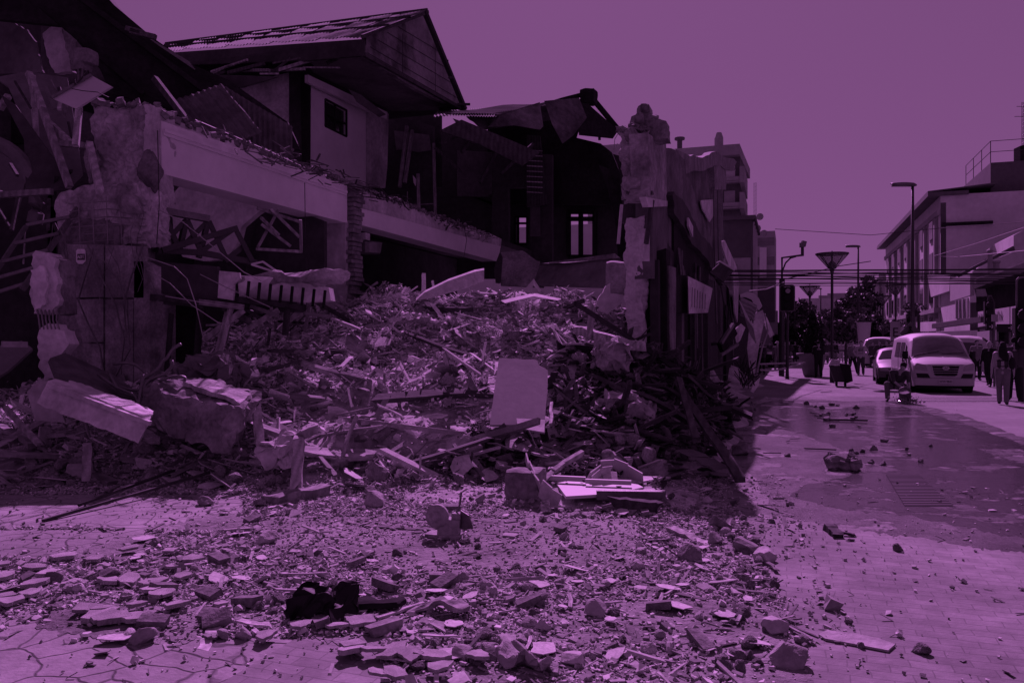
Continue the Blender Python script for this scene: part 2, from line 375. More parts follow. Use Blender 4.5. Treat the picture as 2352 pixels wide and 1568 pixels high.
def onmound(u, v):
    """march the view ray to the mound"""
    r = ray(u, v); t = np.linspace(3.2, 40, 500); z = hz(r.x * t, r.y * t); k = np.nonzero(CAM_H + r.z * t < z)[0]
    i = k[0] if len(k) else -1
    return Vector((r.x * t[i], r.y * t[i], float(z[i])))

# ------------------------------------------------------------------ ground
def sheet(name, pts, z, m, kind='structure'):
    b = MB(); b.add([(x, y, z) for x, y in pts], [tuple(range(len(pts)))]); return structure(b.build(name, m), kind)
sheet('ground', [(-900, -200), (900, -200), (900, 1500), (-900, 1500)], -.012, 'ground')
sheet('road', [(1.9, -30), (16, -30), (16, 220), (1.9, 220)], -.008, 'asphalt')
sheet('pavement', [(-2.6, -30), (3.6, -30), (3.6, 9.6), (1.9, 12), (1.9, 15.5), (-2.6, 15.5)], -.004, 'paving')
sheet('pavement', [(-4, 15.5), (1.9, 15.5), (1.9, 80), (-4, 80)], -.004, 'paving')
sheet('plaza', [(-60, -30), (-2.6, -30), (-2.6, 9), (-60, 9)], -.004, 'cracked_paving')
# mound mesh
xs = np.arange(-22, 1.6, .13); ys = np.arange(6.6, 34, .13); XX, YY = np.meshgrid(xs, ys); ZZ = hz(XX, YY) - .03
nx, ny = len(xs), len(ys); V = np.stack([XX.ravel(), YY.ravel(), ZZ.ravel()], 1)
i = np.arange(nx - 1)[None, :] + np.arange(ny - 1)[:, None] * nx; Fq = np.stack([i, i + 1, i + 1 + nx, i + nx], -1).reshape(-1, 4)
def np_mesh(name, V, Fq, m, smooth=False):
    me = bpy.data.meshes.new(name); nv, nf, k = len(V), len(Fq), Fq.shape[1]
    me.vertices.add(nv); me.vertices.foreach_set('co', V.astype(np.float32).ravel())
    me.loops.add(nf * k); me.loops.foreach_set('vertex_index', Fq.astype(np.int32).ravel())
    me.polygons.add(nf); me.polygons.foreach_set('loop_start', (np.arange(nf) * k).astype(np.int32))
    me.update(calc_edges=True)
    if not smooth: me.shade_flat()
    me.materials.append(M[m]); o = bpy.data.objects.new(name, me); col.objects.link(o); return o
Fq = Fq[V[Fq][:, :, 2].max(1) > -.02]
o = np_mesh('debris_mound', V, Fq, 'mound', True); structure(o, 'structure')

# dirt film over the paving where earth was dragged out
dp = [(60, 1290), (500, 1180), (900, 1130), (1300, 1120), (1560, 1130), (1720, 1110), (1790, 1180), (1700, 1290), (1800, 1420), (1870, 1568), (1840, 1700), (1000, 1720), (880, 1500), (620, 1440), (300, 1480), (80, 1440)]
b = MB(); pp = [G(u, v, -.0005) for u, v in jag(dp, 9, 9, 5)]; b.add(pp, [tuple(range(len(pp)))]); structure(b.build('dirt', 'dirt'))
def wjag(pts, sd_):
    o = jag(pts, .9, 26, sd_); f_ = lambda q: [(u + (rj.uniform(-1, 1) * 4), v + rj.uniform(-1, 1) * .007 * max(0, v - 784) ) for u, v in q]; rj = random.Random(sd_)
    return f_(jag(f_(o), .3, 9, sd_ + 1))
# puddle and the wet margin round it
wm = [(1640, 1000), (1690, 945), (1760, 912), (1860, 918), (1960, 922), (2080, 922), (2200, 950), (2400, 1020), (2560, 1120), (2480, 1280), (2300, 1262), (2080, 1230), (1900, 1205), (1760, 1180), (1740, 1110), (1690, 1060)]
b = MB(); pp = [G(u, v, -.003) for u, v in wjag(wm, 19)]; b.add(pp, [tuple(range(len(pp)))]); structure(b.build('wet_pavement', 'wet_stone'))
wp = [(1640, 985), (1700, 955), (1745, 925), (1790, 918), (1850, 928), (1910, 940), (1960, 932), (2010, 930), (2080, 935), (2160, 955), (2250, 985), (2352, 1022), (2420, 1050), (2500, 1120), (2420, 1240), (2300, 1228), (2200, 1205), (2100, 1185), (1960, 1172), (1880, 1158), (1815, 1135), (1850, 1112), (1935, 1098), (1990, 1072), (1960, 1040), (1905, 1018), (1850, 1000), (1800, 985), (1740, 990)]
b = MB(); pp = [G(u, v, -.0015) for u, v in wjag(wp, 9)]; b.add(pp, [tuple(range(len(pp)))]); structure(b.build('water', 'water'))

# ------------------------------------------------------------------ fast scatter of fragments
def scatter(name, pts, size, m, kind, tilt=.5, seed=0, parent=None, flat=1.0):
    """pts (n,3); kinds: 'stick' thin split wood, 'shard' flat plates, 'lump' broken masonry. One mesh."""
    rg = np.random.default_rng(seed); n = len(pts)
    B = np.array([(x, y, z) for z in (-.5, .5) for y in (-.5, .5) for x in (-.5, .5)])
    T = np.repeat(B[None], n, 0)
    if kind == 'stick':
        L_ = size * rg.lognormal(0, .5, n) * 1.6; sc = np.stack([L_, np.clip(L_ * rg.uniform(.06, .2, n), .006, .12), np.clip(L_ * rg.uniform(.02, .08, n), .004, .05)], 1); jit = .25
    elif kind == 'shard':
        L_ = size * rg.lognormal(0, .5, n); sc = np.stack([L_, L_ * rg.uniform(.4, .9, n), L_ * rg.uniform(.06, .2, n)], 1); jit = .45
    else:
        L_ = size * rg.lognormal(0, .45, n); sc = np.stack([L_, L_ * rg.uniform(.6, .95, n), L_ * rg.uniform(.4, .8, n) * flat], 1); jit = .38
    T = T * (1 + rg.uniform(-jit, jit, T.shape)) * sc[:, None, :]
    rx, ry, rz = rg.normal(0, tilt, n), rg.normal(0, tilt, n), rg.uniform(0, 2 * np.pi, n)
    cx, sx, cy, sy, cz, sz = np.cos(rx), np.sin(rx), np.cos(ry), np.sin(ry), np.cos(rz), np.sin(rz)
    Rm = np.empty((n, 3, 3)); Rm[:, 0] = np.stack([cz * cy, cz * sy * sx - sz * cx, cz * sy * cx + sz * sx], 1); Rm[:, 1] = np.stack([sz * cy, sz * sy * sx + cz * cx, sz * sy * cx - cz * sx], 1); Rm[:, 2] = np.stack([-sy, cy * sx, cy * cx], 1)
    W = np.einsum('nij,nkj->nki', Rm, T); lift = -W[:, :, 2].min(1) * rg.uniform(.35, .85, n)
    W += np.asarray(pts)[:, None, :]; W[:, :, 2] += lift[:, None]
    Fb = np.array([(0, 2, 3, 1), (4, 5, 7, 6), (0, 1, 5, 4), (2, 6, 7, 3), (0, 4, 6, 2), (1, 3, 7, 5)])
    Fq = (Fb[None] + (np.arange(n) * 8)[:, None, None]).reshape(-1, 4)
    return np_mesh(name, W.reshape(-1, 3), Fq, m)
def uvd(X, Y, Z):
    d = -st * X + ct * Y; return CU + F * (ct * X + st * Y) / d, CV - F * (Z - CAM_H) / d, d
def clear_zone(u, v):
    """paving kept swept: fewer fragments there"""
    k = np.ones_like(u)
    k = np.where((v > 1135) & (v < 1215 + (u - 300) * .02) & (u < 560), .035, k)
    k = np.where((v > 1215) & (v < 1280) & (u < 330), .03, k)
    k = np.where((v > 1475 + np.clip(u - 300, 0, 600) * -.03) & (u < 880), .05, k)
    k = np.where((v > 1120) & (v < 1150) & (u > 930) & (u < 1180), .2, k)
    edge = 1700 + (v - 1180) * .5
    k = np.where((u > edge) & (v > 1100), .10, k); k = np.where((u > edge + 130) & (v > 1100), .018, k)
    k = np.where((v <= 1100) & (u > 1700) , .12, k); k = np.where((v <= 1100) & (u > 1840) , .012, k); k = np.where((v < 915) & (u > 1900) , .004, k)
    k = np.where((u > 1255) & (u < 1500) & (v > 1098) & (v < 1150), .03, k); k = np.where((u > 1120) & (u < 1265) & (v > 822) & (v < 1000), .1, k)
    k = np.where((u > 600) & (u < 1000) & (v > 1185) & (v < 1265), .25, k)
    k = np.where((u > 1080) & (u < 1460) & (v > 1190) & (v < 1300), .17, k); k = np.where((u > 1250) & (u < 1800) & (v > 1380) & (v < 1480), .35, k)
    k = np.where((u > 690) & (u < 1080) & (v > 935) & (v < 1050), .14, k); k = np.where((u > 680) & (u < 1020) & (v > 850) & (v < 935), .35, k)
    return k
def field(n, x0, x1, y0, y1, seed, zmin=None, zmax=None):
    rg = np.random.default_rng(seed); X = rg.uniform(x0, x1, n); Y = rg.uniform(y0, y1, n); Z = hz(X, Y); u, v, d = uvd(X, Y, Z)
    ok = (d > 2.5) & (u > -150) & (u < 2500) & (v < 1640) & (rg.random(n) < clear_zone(u, v))
    # patches of denser and thinner litter
    pn = np.sin(X * 1.7 + 2 * np.sin(Y * 1.1)) * np.sin(Y * 1.9 + 1.5 * np.sin(X * 1.3)); ok &= rg.random(n) < (.62 + .6 * pn)
    if zmin is not None: ok &= Z > zmin
    if zmax is not None: ok &= Z <= zmax
    return np.stack([X, Y, Z], 1)[ok]
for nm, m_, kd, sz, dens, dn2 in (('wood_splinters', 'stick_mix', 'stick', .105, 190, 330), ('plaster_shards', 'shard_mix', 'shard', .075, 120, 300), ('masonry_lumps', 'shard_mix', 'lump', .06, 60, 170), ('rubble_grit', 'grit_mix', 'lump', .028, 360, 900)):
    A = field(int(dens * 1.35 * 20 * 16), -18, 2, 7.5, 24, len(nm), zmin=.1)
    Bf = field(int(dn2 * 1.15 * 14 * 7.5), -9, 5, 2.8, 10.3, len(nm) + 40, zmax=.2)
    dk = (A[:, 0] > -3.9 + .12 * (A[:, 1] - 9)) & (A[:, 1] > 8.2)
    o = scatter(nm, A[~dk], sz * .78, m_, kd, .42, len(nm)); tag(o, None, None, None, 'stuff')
    o = scatter('shade_toned_' + nm, A[dk], sz, 'shade_mix', kd, .42, len(nm) + 3); tag(o, None, None, None, 'stuff')  # fragments at the facade foot, darkened by colour to deepen its shadow
    o = scatter(nm + '_on_paving', Bf, sz * .34, 'chip_mix' if nm != 'rubble_grit' else 'grit_mix', kd, .22, len(nm) + 9); tag(o, None, None, None, 'stuff')
Cf = field(3000, 1, 9, 6, 22, 77); Df = field(90000, -8, 5, 2.6, 8, 78, zmax=.2)
o = scatter('grit', Cf, .025, 'shard_mix', 'lump', .5, 5); tag(o, None, None, None, 'stuff')
o = scatter('fine_grit', Df, .012, 'grit_mix', 'lump', .5, 6); tag(o, None, None, None, 'stuff')
# ------------------------------------------------------------------ the ruined building
def q3(name, pts, th, m, parent=None, label=None, cat=None, group=None, jg=None, nrm=False):
    w = [P(*p) for p in pts]; n = (w[1] - w[0]).cross(w[2] - w[0]).normalized()
    if n.dot(w[0] - ORG) < 0: n = -n
    if not nrm: n = Vector((-st, ct, 0))
    b = MB(); b.prism(w, n * th); o = b.build(name, m)
    if parent is not None: sub(o, parent)
    elif label: tag(o, label, cat, group); recenter(o)
    return o
def bars(name, segs, wd, m, parent=None, th=None, label=None, cat=None, group=None):
    b = MB()
    for a, c in segs: b.bar(P(*a), P(*c), wd, th)
    o = b.build(name, m)
    if parent is not None: sub(o, parent)
    elif label: tag(o, label, cat, group); recenter(o)
    return o
def lump(name, c, dims, m, seed, parent=None, label=None, cat=None, group=None, rot=(0, 0, 0), rough=.14, res=10, freq=3, facet=False):
    """a rough block: subdivided box pushed about by noise"""
    b = MB(); idx = {}; vs = []; fs = []; rf = random.Random(seed); planes = [(Vector((rf.gauss(0, 1), rf.gauss(0, 1), rf.gauss(0, 1))).normalized(), rf.uniform(.62, 1.0)) for _ in range(13)]
    def vid(x, y, z):
        k = (x, y, z)
        if k not in idx:
            p = Vector((x / res * 2 - 1, y / res * 2 - 1, z / res * 2 - 1)); rr = p.normalized() * 1.25; p = p.lerp(Vector([max(-1, min(1, c_)) for c_ in rr]), .35)
            if facet:
                dn = p.normalized(); rr_ = min(pd / max(dn.dot(pn), .05) for pn, pd in planes); p = dn * min(rr_, 1.25)
            q = Vector((p.x * dims[0] / 2, p.y * dims[1] / 2, p.z * dims[2] / 2)); nn = mnoise.noise_vector(q * freq + Vector((seed * 7.1, seed, 0))); n2 = mnoise.noise_vector(q * freq * 3.3 + Vector((seed, 0, 3)))
            q += nn * rough * max(dims) * .5 + n2 * rough * .3 * max(dims) * .5; idx[k] = len(vs); vs.append(q)
        return idx[k]
    for a in range(res):
        for c2 in range(res):
            fs += [(vid(a, c2, 0), vid(a, c2 + 1, 0), vid(a + 1, c2 + 1, 0), vid(a + 1, c2, 0)), (vid(a, c2, res), vid(a + 1, c2, res), vid(a + 1, c2 + 1, res), vid(a, c2 + 1, res)),
                   (vid(a, 0, c2), vid(a + 1, 0, c2), vid(a + 1, 0, c2 + 1), vid(a, 0, c2 + 1)), (vid(a, res, c2), vid(a, res, c2 + 1), vid(a + 1, res, c2 + 1), vid(a + 1, res, c2)),
                   (vid(0, a, c2), vid(0, a, c2 + 1), vid(0, a + 1, c2 + 1), vid(0, a + 1, c2)), (vid(res, a, c2), vid(res, a + 1, c2), vid(res, a + 1, c2 + 1), vid(res, a, c2 + 1))]
    m3 = rot if isinstance(rot, Matrix) else Euler(rot).to_matrix(); c = Vector(c); b.add([m3 @ p + c for p in vs], fs); o = b.build(name, m)
    if parent is not None: sub(o, parent)
    elif label: tag(o, label, cat, group); recenter(o)
    return o
# --- back walls of the gutted hall
t = empty('shaded_rear_wall', (-16, 21, 0), 'dark rear wall of the gutted hall, shade in its colour, left of the gabled upper floor', 'wall')
slab('wall_panel', [(-200, -120), (180, -90), (290, 45), (420, 150), (520, 190), (700, 300), (850, 330), (850, 820), (-200, 820)], plY(30), .3, 'wall_dark', t)  # dark panels carry the shade of the unlit hall in their colour
slab('wall_panel', [(-200, 90), (-30, 60), (60, 100), (60, 330), (-200, 330)], plY(20.8), .15, 'black_shade', t)
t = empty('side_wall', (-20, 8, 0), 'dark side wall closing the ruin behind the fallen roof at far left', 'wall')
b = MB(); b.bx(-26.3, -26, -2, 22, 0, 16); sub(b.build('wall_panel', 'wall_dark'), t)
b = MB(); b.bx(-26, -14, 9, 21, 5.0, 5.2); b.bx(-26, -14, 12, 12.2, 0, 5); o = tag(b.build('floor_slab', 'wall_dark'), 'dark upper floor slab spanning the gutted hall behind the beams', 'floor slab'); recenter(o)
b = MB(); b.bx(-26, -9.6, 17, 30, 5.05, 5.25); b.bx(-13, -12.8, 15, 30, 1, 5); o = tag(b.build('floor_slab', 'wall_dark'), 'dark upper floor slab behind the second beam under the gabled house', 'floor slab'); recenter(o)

# --- dark collapsed roof at the upper left
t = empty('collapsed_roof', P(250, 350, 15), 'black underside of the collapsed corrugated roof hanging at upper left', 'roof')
q3('roof_sheeting', [(-150, -150, 15), (190, -70, 15), (262, 12, 15.2), (352, 88, 15.6), (445, 150, 16), (525, 184, 16.4), (660, 280, 17), (690, 345, 17), (600, 330, 16.5), (500, 300, 16), (410, 255, 15.6), (330, 235, 15.4), (255, 215, 15), (230, 160, 15), (150, 60, 15), (-150, 30, 15)], .12, 'black_shade', t)
slab('roof_sheeting', [(235, 190), (430, 240), (480, 420), (260, 300)], plY(17), .1, 'black_shade', t)
bars('rafter', [((150, -30, 14.8), (500, 232, 16)), ((90, 10, 14.7), (330, 215, 15.3))], .1, 'black_shade', t)
b = MB()
for k in range(5): b.bar(P(345 + k * 5, 90 + k * 3.6, 15.5), P(436 + k * 3, 144 + k * 4, 15.9), .02)
sub(b.build('gutter', 'steel'), t)
bars('broken_batten', [((300, 72, 15.1), (358, 86, 15.1)), ((290, 66, 15.1), (330, 76, 15.1))], .09, 'wood_dark', t)
# flat patches inside it
q3('fallen_lining', [(340, 168, 16.2), (430, 170, 16.4), (640, 176, 17), (560, 200, 16.8), (380, 212, 16.3)], .05, 'wall_dark', label='dim sagging ceiling strip under the collapsed black roof', cat='ceiling panel')
b = MB(); corr(b, P(388, 232, 15.2), P(510, 195, 15.6), P(480, 345, 14.8), .11, .02); corr(b, P(512, 195, 15.6), P(672, 292, 15.8), P(510, 305, 15.5), .11, .02)
o = tag(b.build('corrugated_sheet', 'iron_sheet'), 'large dark corrugated sheet slumped between the long beam and the gabled house', 'metal sheet'); recenter(o)
bars('fallen_rafter', [((355, 180, 14.9), (485, 350, 14.4))], .1, 'wood_dark', label='dark rafter lying along the slumped corrugated sheet', cat='rafter')

# --- plaster remains of the upper wall at the far left edge
t = empty('broken_wall', P(80, 170, 16), 'torn pale plaster wall with a jagged hole under the black roof', 'wall')
slab('plaster', jag([(-80, 35), (0, 45), (40, 58), (62, 68), (82, 96), (92, 140), (100, 167), (-80, 172)], 2, 8, 3, {1, 2, 3, 4, 5}), plY(12), .04, 'plaster_dim', t)
slab('plaster', jag([(98, 78), (138, 48), (148, 90), (160, 130), (165, 165), (126, 168), (108, 130)], 2, 7, 4), plY(12.02), .12, 'plaster', t)
slab('brick_edge', jag([(132, 42), (156, 41), (168, 80), (180, 118), (178, 150), (168, 160), (158, 125), (146, 85)], 3, 6, 5), plY(11.9), .3, 'brick_old', t)
lump('brick_clump', P(198, 133, 14.2), (.3, .3, .26), 'brick_old', 3, t); lump('brick_clump', P(188, 150, 14.2), (.24, .26, .22), 'brick_old', 5, t)
bars('hanging_rod', [((180, 155, 14.1), (180, 186, 14)), ((190, 158, 14.1), (188, 190, 14))], .03, 'steel', t)

t = empty('sign_panel', P(190, 215, 12), 'pale rectangular light panel dangling by cables above the broken column', 'panel')
q3('face', [(121, 227, 11.6), (211, 174, 11.9), (257, 199, 11.9), (175, 250, 11.6)], .05, 'white_panel', t)
bars('frame', [((118, 225, 11.58), (210, 172, 11.88))], .04, 'steel', t)
b = MB(); b.tube([P(178, 190, 11.7), P(203, 163, 11.9), P(205, 180, 11.9)], .012, 5); b.tube([P(171, 181, 11.7), P(173, 195, 11.7)], .01, 5); b.tube([P(165, 204, 11.5), P(190, 209, 11.6), P(224, 212, 11.6), P(250, 224, 11.7)], .006, 4); sub(b.build('cable', 'cable'), t)

# --- dim leaning things in the left bay
slab('leaning_sheet', [(-10, 178), (60, 165), (155, 178), (190, 400), (150, 440), (100, 430), (60, 300), (20, 200)], pl3((-10, 178, 14), (155, 178, 14.4), (100, 430, 13.2)), .04, 'plaster_dim', label='large dim board leaning in the dark left bay below the torn wall', cat='board')
slab('leaning_sheet', [(0, 215), (35, 240), (175, 435), (60, 442), (55, 320)], pl3((0, 215, 13.4), (175, 435, 12.8), (60, 442, 12.8)), .04, 'wall_dark', label='dark tilted board in front of the pale one in the left bay', cat='board')
for k, (a, c, l) in enumerate((((66, 168, 13.4), (100, 255, 13.1), 'upper pale batten propped under the torn wall'), ((98, 250, 13.1), (160, 430, 12.7), 'long thin batten leaning down to the dark floor in the left bay'),
        ((75, 175, 13.5), (85, 360, 13.2), 'upright dim post in the left bay'), ((112, 282, 13.2), (164, 330, 13), 'short diagonal strut halfway up the left bay'), ((182, 245, 12.8), (174, 335, 12.6), 'upright stud just left of the broken column'),
        ((20, 220, 13.8), (0, 250, 13.9), 'stub of pale timber at the left picture edge'), ((0, 448, 12.4), (120, 440, 12.4), 'horizontal rail at the foot of the leaning boards'), ((140, 330, 12.9), (195, 334, 12.9), 'short level rail behind the column'), ((230, 440, 11.2), (205, 330, 11.8), 'pale stick wedged beside the broken column'))):
    bars('timber', [(a, c)], .09, 'wood', label=l, cat='timber')
b = MB(); pts = []
for k in range(14):
    a = R(100 - k * 9); pts.append(P(-40 + 125 * math.cos(a), 470 - 145 * math.sin(a), 13))
b.tube(pts, .12, 8); b2 = MB(); o = tag(b.build('arched_duct', 'plaster_dim'), 'curved dark duct arching over the left bay', 'duct'); recenter(o)
slab('rounded_panel', [(-40, 340), (0, 335), (45, 370), (72, 420), (80, 442), (-40, 445)], plY(10.5), .04, 'plaster_dim', label='dim rounded panel under the arched duct', cat='panel')
for k, (pl_, l) in enumerate((([(205, 445), (240, 452), (262, 470), (235, 480)], 'a'), ([(0, 480), (12, 470), (20, 500), (4, 520)], 'b'))): pass
# ladder
t = empty('ladder', P(60, 640, 12), 'dark ladder lying on its side at the left picture edge', 'ladder')
bars('rail', [((-60, 700, 11.6), (60, 520, 12.2))], .06, 'steel', t); bars('rail', [((52, 665, 11.4), (178, 478, 12))], .07, 'steel', t)
for k in range(5): bars('rung', [((-50 + k * 28, 685 - k * 42, 11.6), (62 + k * 25, 650 - k * 38, 11.5))], .045, 'steel', t)

# --- the big broken column
t = empty('masonry_column', (-9.6, 9.4, 0), 'massive broken column with dark polished tiles at its foot', 'column')
rbox('rough_core', -10.15, -9.12, 9.5, 10.1, 3.85, 5.22, 'concrete', t, 3, .09, 20)
rbox('edge_plaster', -9.14, -9.0, 9.48, 9.95, 3.6, 5.2, 'concrete_pale', t, 13, .035, 6)
rbox('rough_core', -10.5, -9.02, 9.22, 9.9, 3.05, 3.95, 'concrete', t, 9, .1, 26)
b = MB()
for k in range(6): b.tube([P(158 + k * 2, 468 + k * 18, 11.72), P(250, 462 + k * 18, 11.7), P(335, 472 + k * 16, 11.7)], .008, 4)
for k in range(5): b.tube([P(180 + k * 32, 450, 11.7), P(184 + k * 32, 560, 11.68)], .008, 4)
sub(b.build('wire_mesh', 'rebar'), t)
lump('loose_lump', P(345, 395, 11.9), (.42, .3, .55), 'concrete_dark', 12, t, facet=True, rough=.1, freq=6); lump('loose_lump', P(212, 380, 12.1), (.2, .25, .7), 'brick_old', 14, t, facet=True, rough=.1, freq=6); lump('loose_lump', P(300, 470, 11.6), (.45, .3, .3), 'concrete', 15, t, facet=True, rough=.1, freq=6)
crumbs('loose_lump', P(225, 240, 12.2), P(365, 250, 12.2), 36, .13, 'brick_old', t, .1, 4)
for pl_ in ([(138, 560), (238, 562), (238, 682), (160, 683), (150, 640)], [(160, 688), (237, 686), (237, 785), (190, 786), (178, 740)], [(192, 790), (237, 789), (237, 900), (215, 900)], [(242, 562), (330, 566), (330, 684), (242, 683)], [(242, 688), (306, 687), (306, 900), (242, 900)], [(308, 600), (333, 600), (333, 900), (308, 900)]):
    slab('tile_cladding', pl_, plY(9.0), .08, 'granite', t)
slab('tile_cladding', [(333, 600), (345, 610), (345, 900), (333, 900)], plY(9.0), .5, 'granite', t)
lump('core', (-9.85, 9.5, 1.9), (1.25, .8, 3.2), 'concrete_dark', 2, t, rough=.05)
s = slab('sticker', [(175, 576), (178, 572), (193, 572), (196, 577), (196, 600), (190, 606), (180, 606), (175, 601)], plY(8.98), .01, 'letter_pale', t)
b = MB(); b.prism([on(u, v, plY(8.972)) for u, v in ((177.5, 583), (194, 583), (194, 597), (177.5, 597))], (0, .008, 0)); o = b.build('label_field', 'steel_dark'); o.parent = s
text_part('ADT', .065, on(185.7, 590.4, plY(8.966)), (1, 0, 0), (0, 0, 1), 'letter_pale', s)
b = MB()
for a in ([(215, 570), (200, 620), (180, 690), (205, 750), (230, 800), (240, 870)], [(200, 560), (235, 640), (265, 700), (285, 780), (278, 860)], [(240, 600), (270, 640), (290, 690), (300, 800), (262, 870)], [(330, 560), (300, 640), (285, 700), (290, 760)]):
    b.tube([on(u, v, plY(8.9)) for u, v in a], .014, 5)
sub(b.build('loose_wire', 'steel'), t)

# --- long beams
t = empty('concrete_beam', (-9.2, 12.3, 4.2), 'long near concrete beam with moulding, crumbling along its top', 'beam')
b = MB(); b.bx(-9.5, -9.0, 9.68, 15.06, 4.2, 5.0); b.bx(-9.5, -9.06, 9.68, 15.06, 5.0, 5.12); sub(b.build('beam_body', 'beam_paint'), t)
b = MB(); b.bx(-8.995, -8.95, 9.7, 15.0, 4.83, 4.88); b.bx(-8.995, -8.97, 9.7, 15.0, 4.78, 4.83); sub(b.build('moulding', 'beam_paint'), t)
crumbs('broken_top', (-9.1, 9.7, 5.08), (-9.1, 15.1, 5.04), 260, .13, 'brick_old', t, .07, 8)
b = MB(); b.tube([(-9.0, 10.4, 5.2), (-8.96, 12.2, 5.12), (-8.96, 13.4, 5.05)], .012, 5); sub(b.build('hanging_cable', 'cable'), t)
t = empty('concrete_beam', (-9.2, 20, 4.2), 'far concrete beam sloping to its snapped end above the rubble', 'beam')
b = MB(); b.bx(-9.5, -9.12, 15.35, 24.3, 4.7, 5.04); sub(b.build('beam_body', 'plaster_dim'), t)
slab('lower_band', jag([on2 for on2 in ((828, 478), (1150, 566), (1140, 600), (832, 517))], 3, 14, 4, {1}), plX(-8.98), .5, 'beam_paint', t)
slab('upper_face', jag([(836, 434), (1152, 549), (1150, 570), (830, 482)], 3, 12, 4, {0, 1}), plX(-9.05), .3, 'plaster', t)
crumbs('broken_top', (-9.1, 15.4, 5.05), (-9.1, 24, 4.98), 300, .14, 'brick_old', t, .08, 9)
t = empty('brick_pillar', (-9.3, 15.2, 0), 'plastered pillar with exposed brick edge under the beam joint', 'pillar')
b = MB(); b.bx(-9.75, -9.02, 15.02, 15.5, 3.3, 4.25); b.bx(-9.55, -9.02, 15.02, 15.5, 0.8, 3.3); sub(b.build('pillar_body', 'plaster'), t)
b = MB(); rd = random.Random(3)
for k in range(42):
    z = 1.2 + k * .095
    b.box((-9.0 + rd.uniform(-.02, .05), 15.3 + rd.uniform(-.05, .05), z), (.2 + rd.uniform(-.05, .08), .42 + rd.uniform(-.1, .05), .08), (0, 0, rd.uniform(-.1, .1)))
sub(b.build('brick_edge', 'brick_old'), t)

DS = 1.3
# --- gabled upper floor (house)
t = empty('gabled_house', (-11, 17.5, 5.2), 'half collapsed gabled upper floor with corrugated roof and boarded gable end', 'house')
gp = slab('gable_wall', [(978, 28), (842, 82), (838, 128), (852, 140), (940, 196), (1000, 228), (1063, 252), (1050, 215)], plX(-11.050), .15, 'siding', t)
b = MB()
for a, c in (((850, 108), (1052, 226)), ((868, 92), (1040, 192)), ((890, 75), (1028, 158)), ((915, 62), (1008, 118)), ((845, 122), (1058, 244))): b.bar(on(*a, plX(-11.024)), on(*c, plX(-11.037)), .012)
for u in (925, 1000): b.bar(on(u, 78 if u < 978 else 60 + (u - 978) * 2.2, plX(-11.024)), on(u, 150 + (u - 880) * .56, plX(-11.037)), .012)
o = b.build('board_joint', 'wall_dark'); o.parent = gp
bars('bargeboard', [((975, 26, 19.2), (1068, 252, 21.2))], .14, 'wood_dark', t); bars('bargeboard', [((833, 84, 16.5), (982, 28, 19.4))], .1, 'wood_dark', t)
bars('fascia', [((836, 126, 16.6), (1066, 254, 21.4))], .1, 'wood_dark', t); bars('purlin_end', [((1050, 240, 20.8), (1080, 240, 20.8)), ((1015, 140, 20.2), (1030, 141, 20.2)), ((1030, 178, 20.4), (1044, 180, 20.4))], .07, 'wood_dark', t)
b = MB(); A = P(838, 84, 16.5); Bq = P(982, 25, 19.2); C1 = P(372, 118, 18.5); 
for k in range(9):
    f0, f1 = k / 9, (k + .97) / 9; a0 = A.lerp(C1, f0); a1 = A.lerp(C1, f1); D1 = P(380, 104, 21.8); c0 = Bq.lerp(D1, f0); up = Vector((0, 0, .02 if k % 2 else .0))
    corr(b, a0 + up, a1 + up, c0 + up, .1, .02)
sub(b.build('roof', 'roof_sheet'), t)
b = MB()
for f_ in (.35, .7, 1.0): b.bar(A.lerp(Bq, f_) + Vector((0, 0, .04)), C1.lerp(P(380, 104, 21.8), f_) + Vector((0, 0, .06)), .06)
sub(b.build('roof_batten', 'wood_dark'), t)
q3('soffit', [(700, 134, 17.2), (838, 128, 16.9), (1062, 252, 21.6), (900, 256, 21.8), (720, 168, 18.4)], .05, 'plaster_dim', t, nrm=True)
b = MB(); b.bx(-24, -11.4, 19.8, 26.6, 9.95, 10.1); sub(b.build('sun_block_deck', 'wall_dark'), t)  # deck added under the roof to stop sun reaching the wall top
slab('dark_infill', [(856, 236), (1012, 262), (1012, 430), (856, 430)], plY(28.60), .15, 'wall_dark', t)
q3('eaves_board', [(385, 122, 18.3), (836, 90, 16.55), (836, 128, 16.6), (700, 140, 17), (400, 150, 18.1)], .08, 'wall_dark', t)
q3('eaves_board', [(400, 150, 18.1), (700, 136, 17.1), (720, 150, 17.6), (560, 190, 18.4), (440, 170, 18.4)], .08, 'black_shade', t)
for k in range(16):
    x0 = rd.uniform(450, 760); y0 = 190 - (x0 - 450) * .12 + rd.uniform(-24, 4); bars('broken_lath', [((x0, y0, 17 + rd.uniform(-.3, .3)), (x0 + rd.uniform(40, 120), y0 - rd.uniform(-5, 35), 17 + rd.uniform(-.3, .3)))], rd.uniform(.04, .1), rd.choice(['wood', 'wood_dark', 'wood_dark']), t)
slab('front_wall', [(545, 196), (600, 178), (664, 162), (664, 350), (620, 320), (545, 240)], plY(20.67), .15, 'plaster_pale', t)
slab('door_jamb', [(664, 160), (690, 160), (708, 172), (706, 420), (664, 400)], plY(20.61), .2, 'wall_dark', t)
slab('post', [(690, 165), (709, 172), (708, 400), (694, 390)], plY(20.48), .12, 'black_shade', t)
for pl_ in ([(708, 174), (747, 196), (747, 400), (706, 385)], [(747, 196), (796, 222), (796, 256), (747, 228)], [(747, 290), (796, 312), (796, 412), (747, 400)], [(796, 222), (852, 248), (852, 430), (796, 412)]): slab('side_wall', pl_, plX(-13.650), .18, 'beam_paint', t)
slab('side_wall', [(852, 246), (893, 262), (890, 380), (885, 432), (852, 428)], plX(-13.455), .18, 'plaster', t)
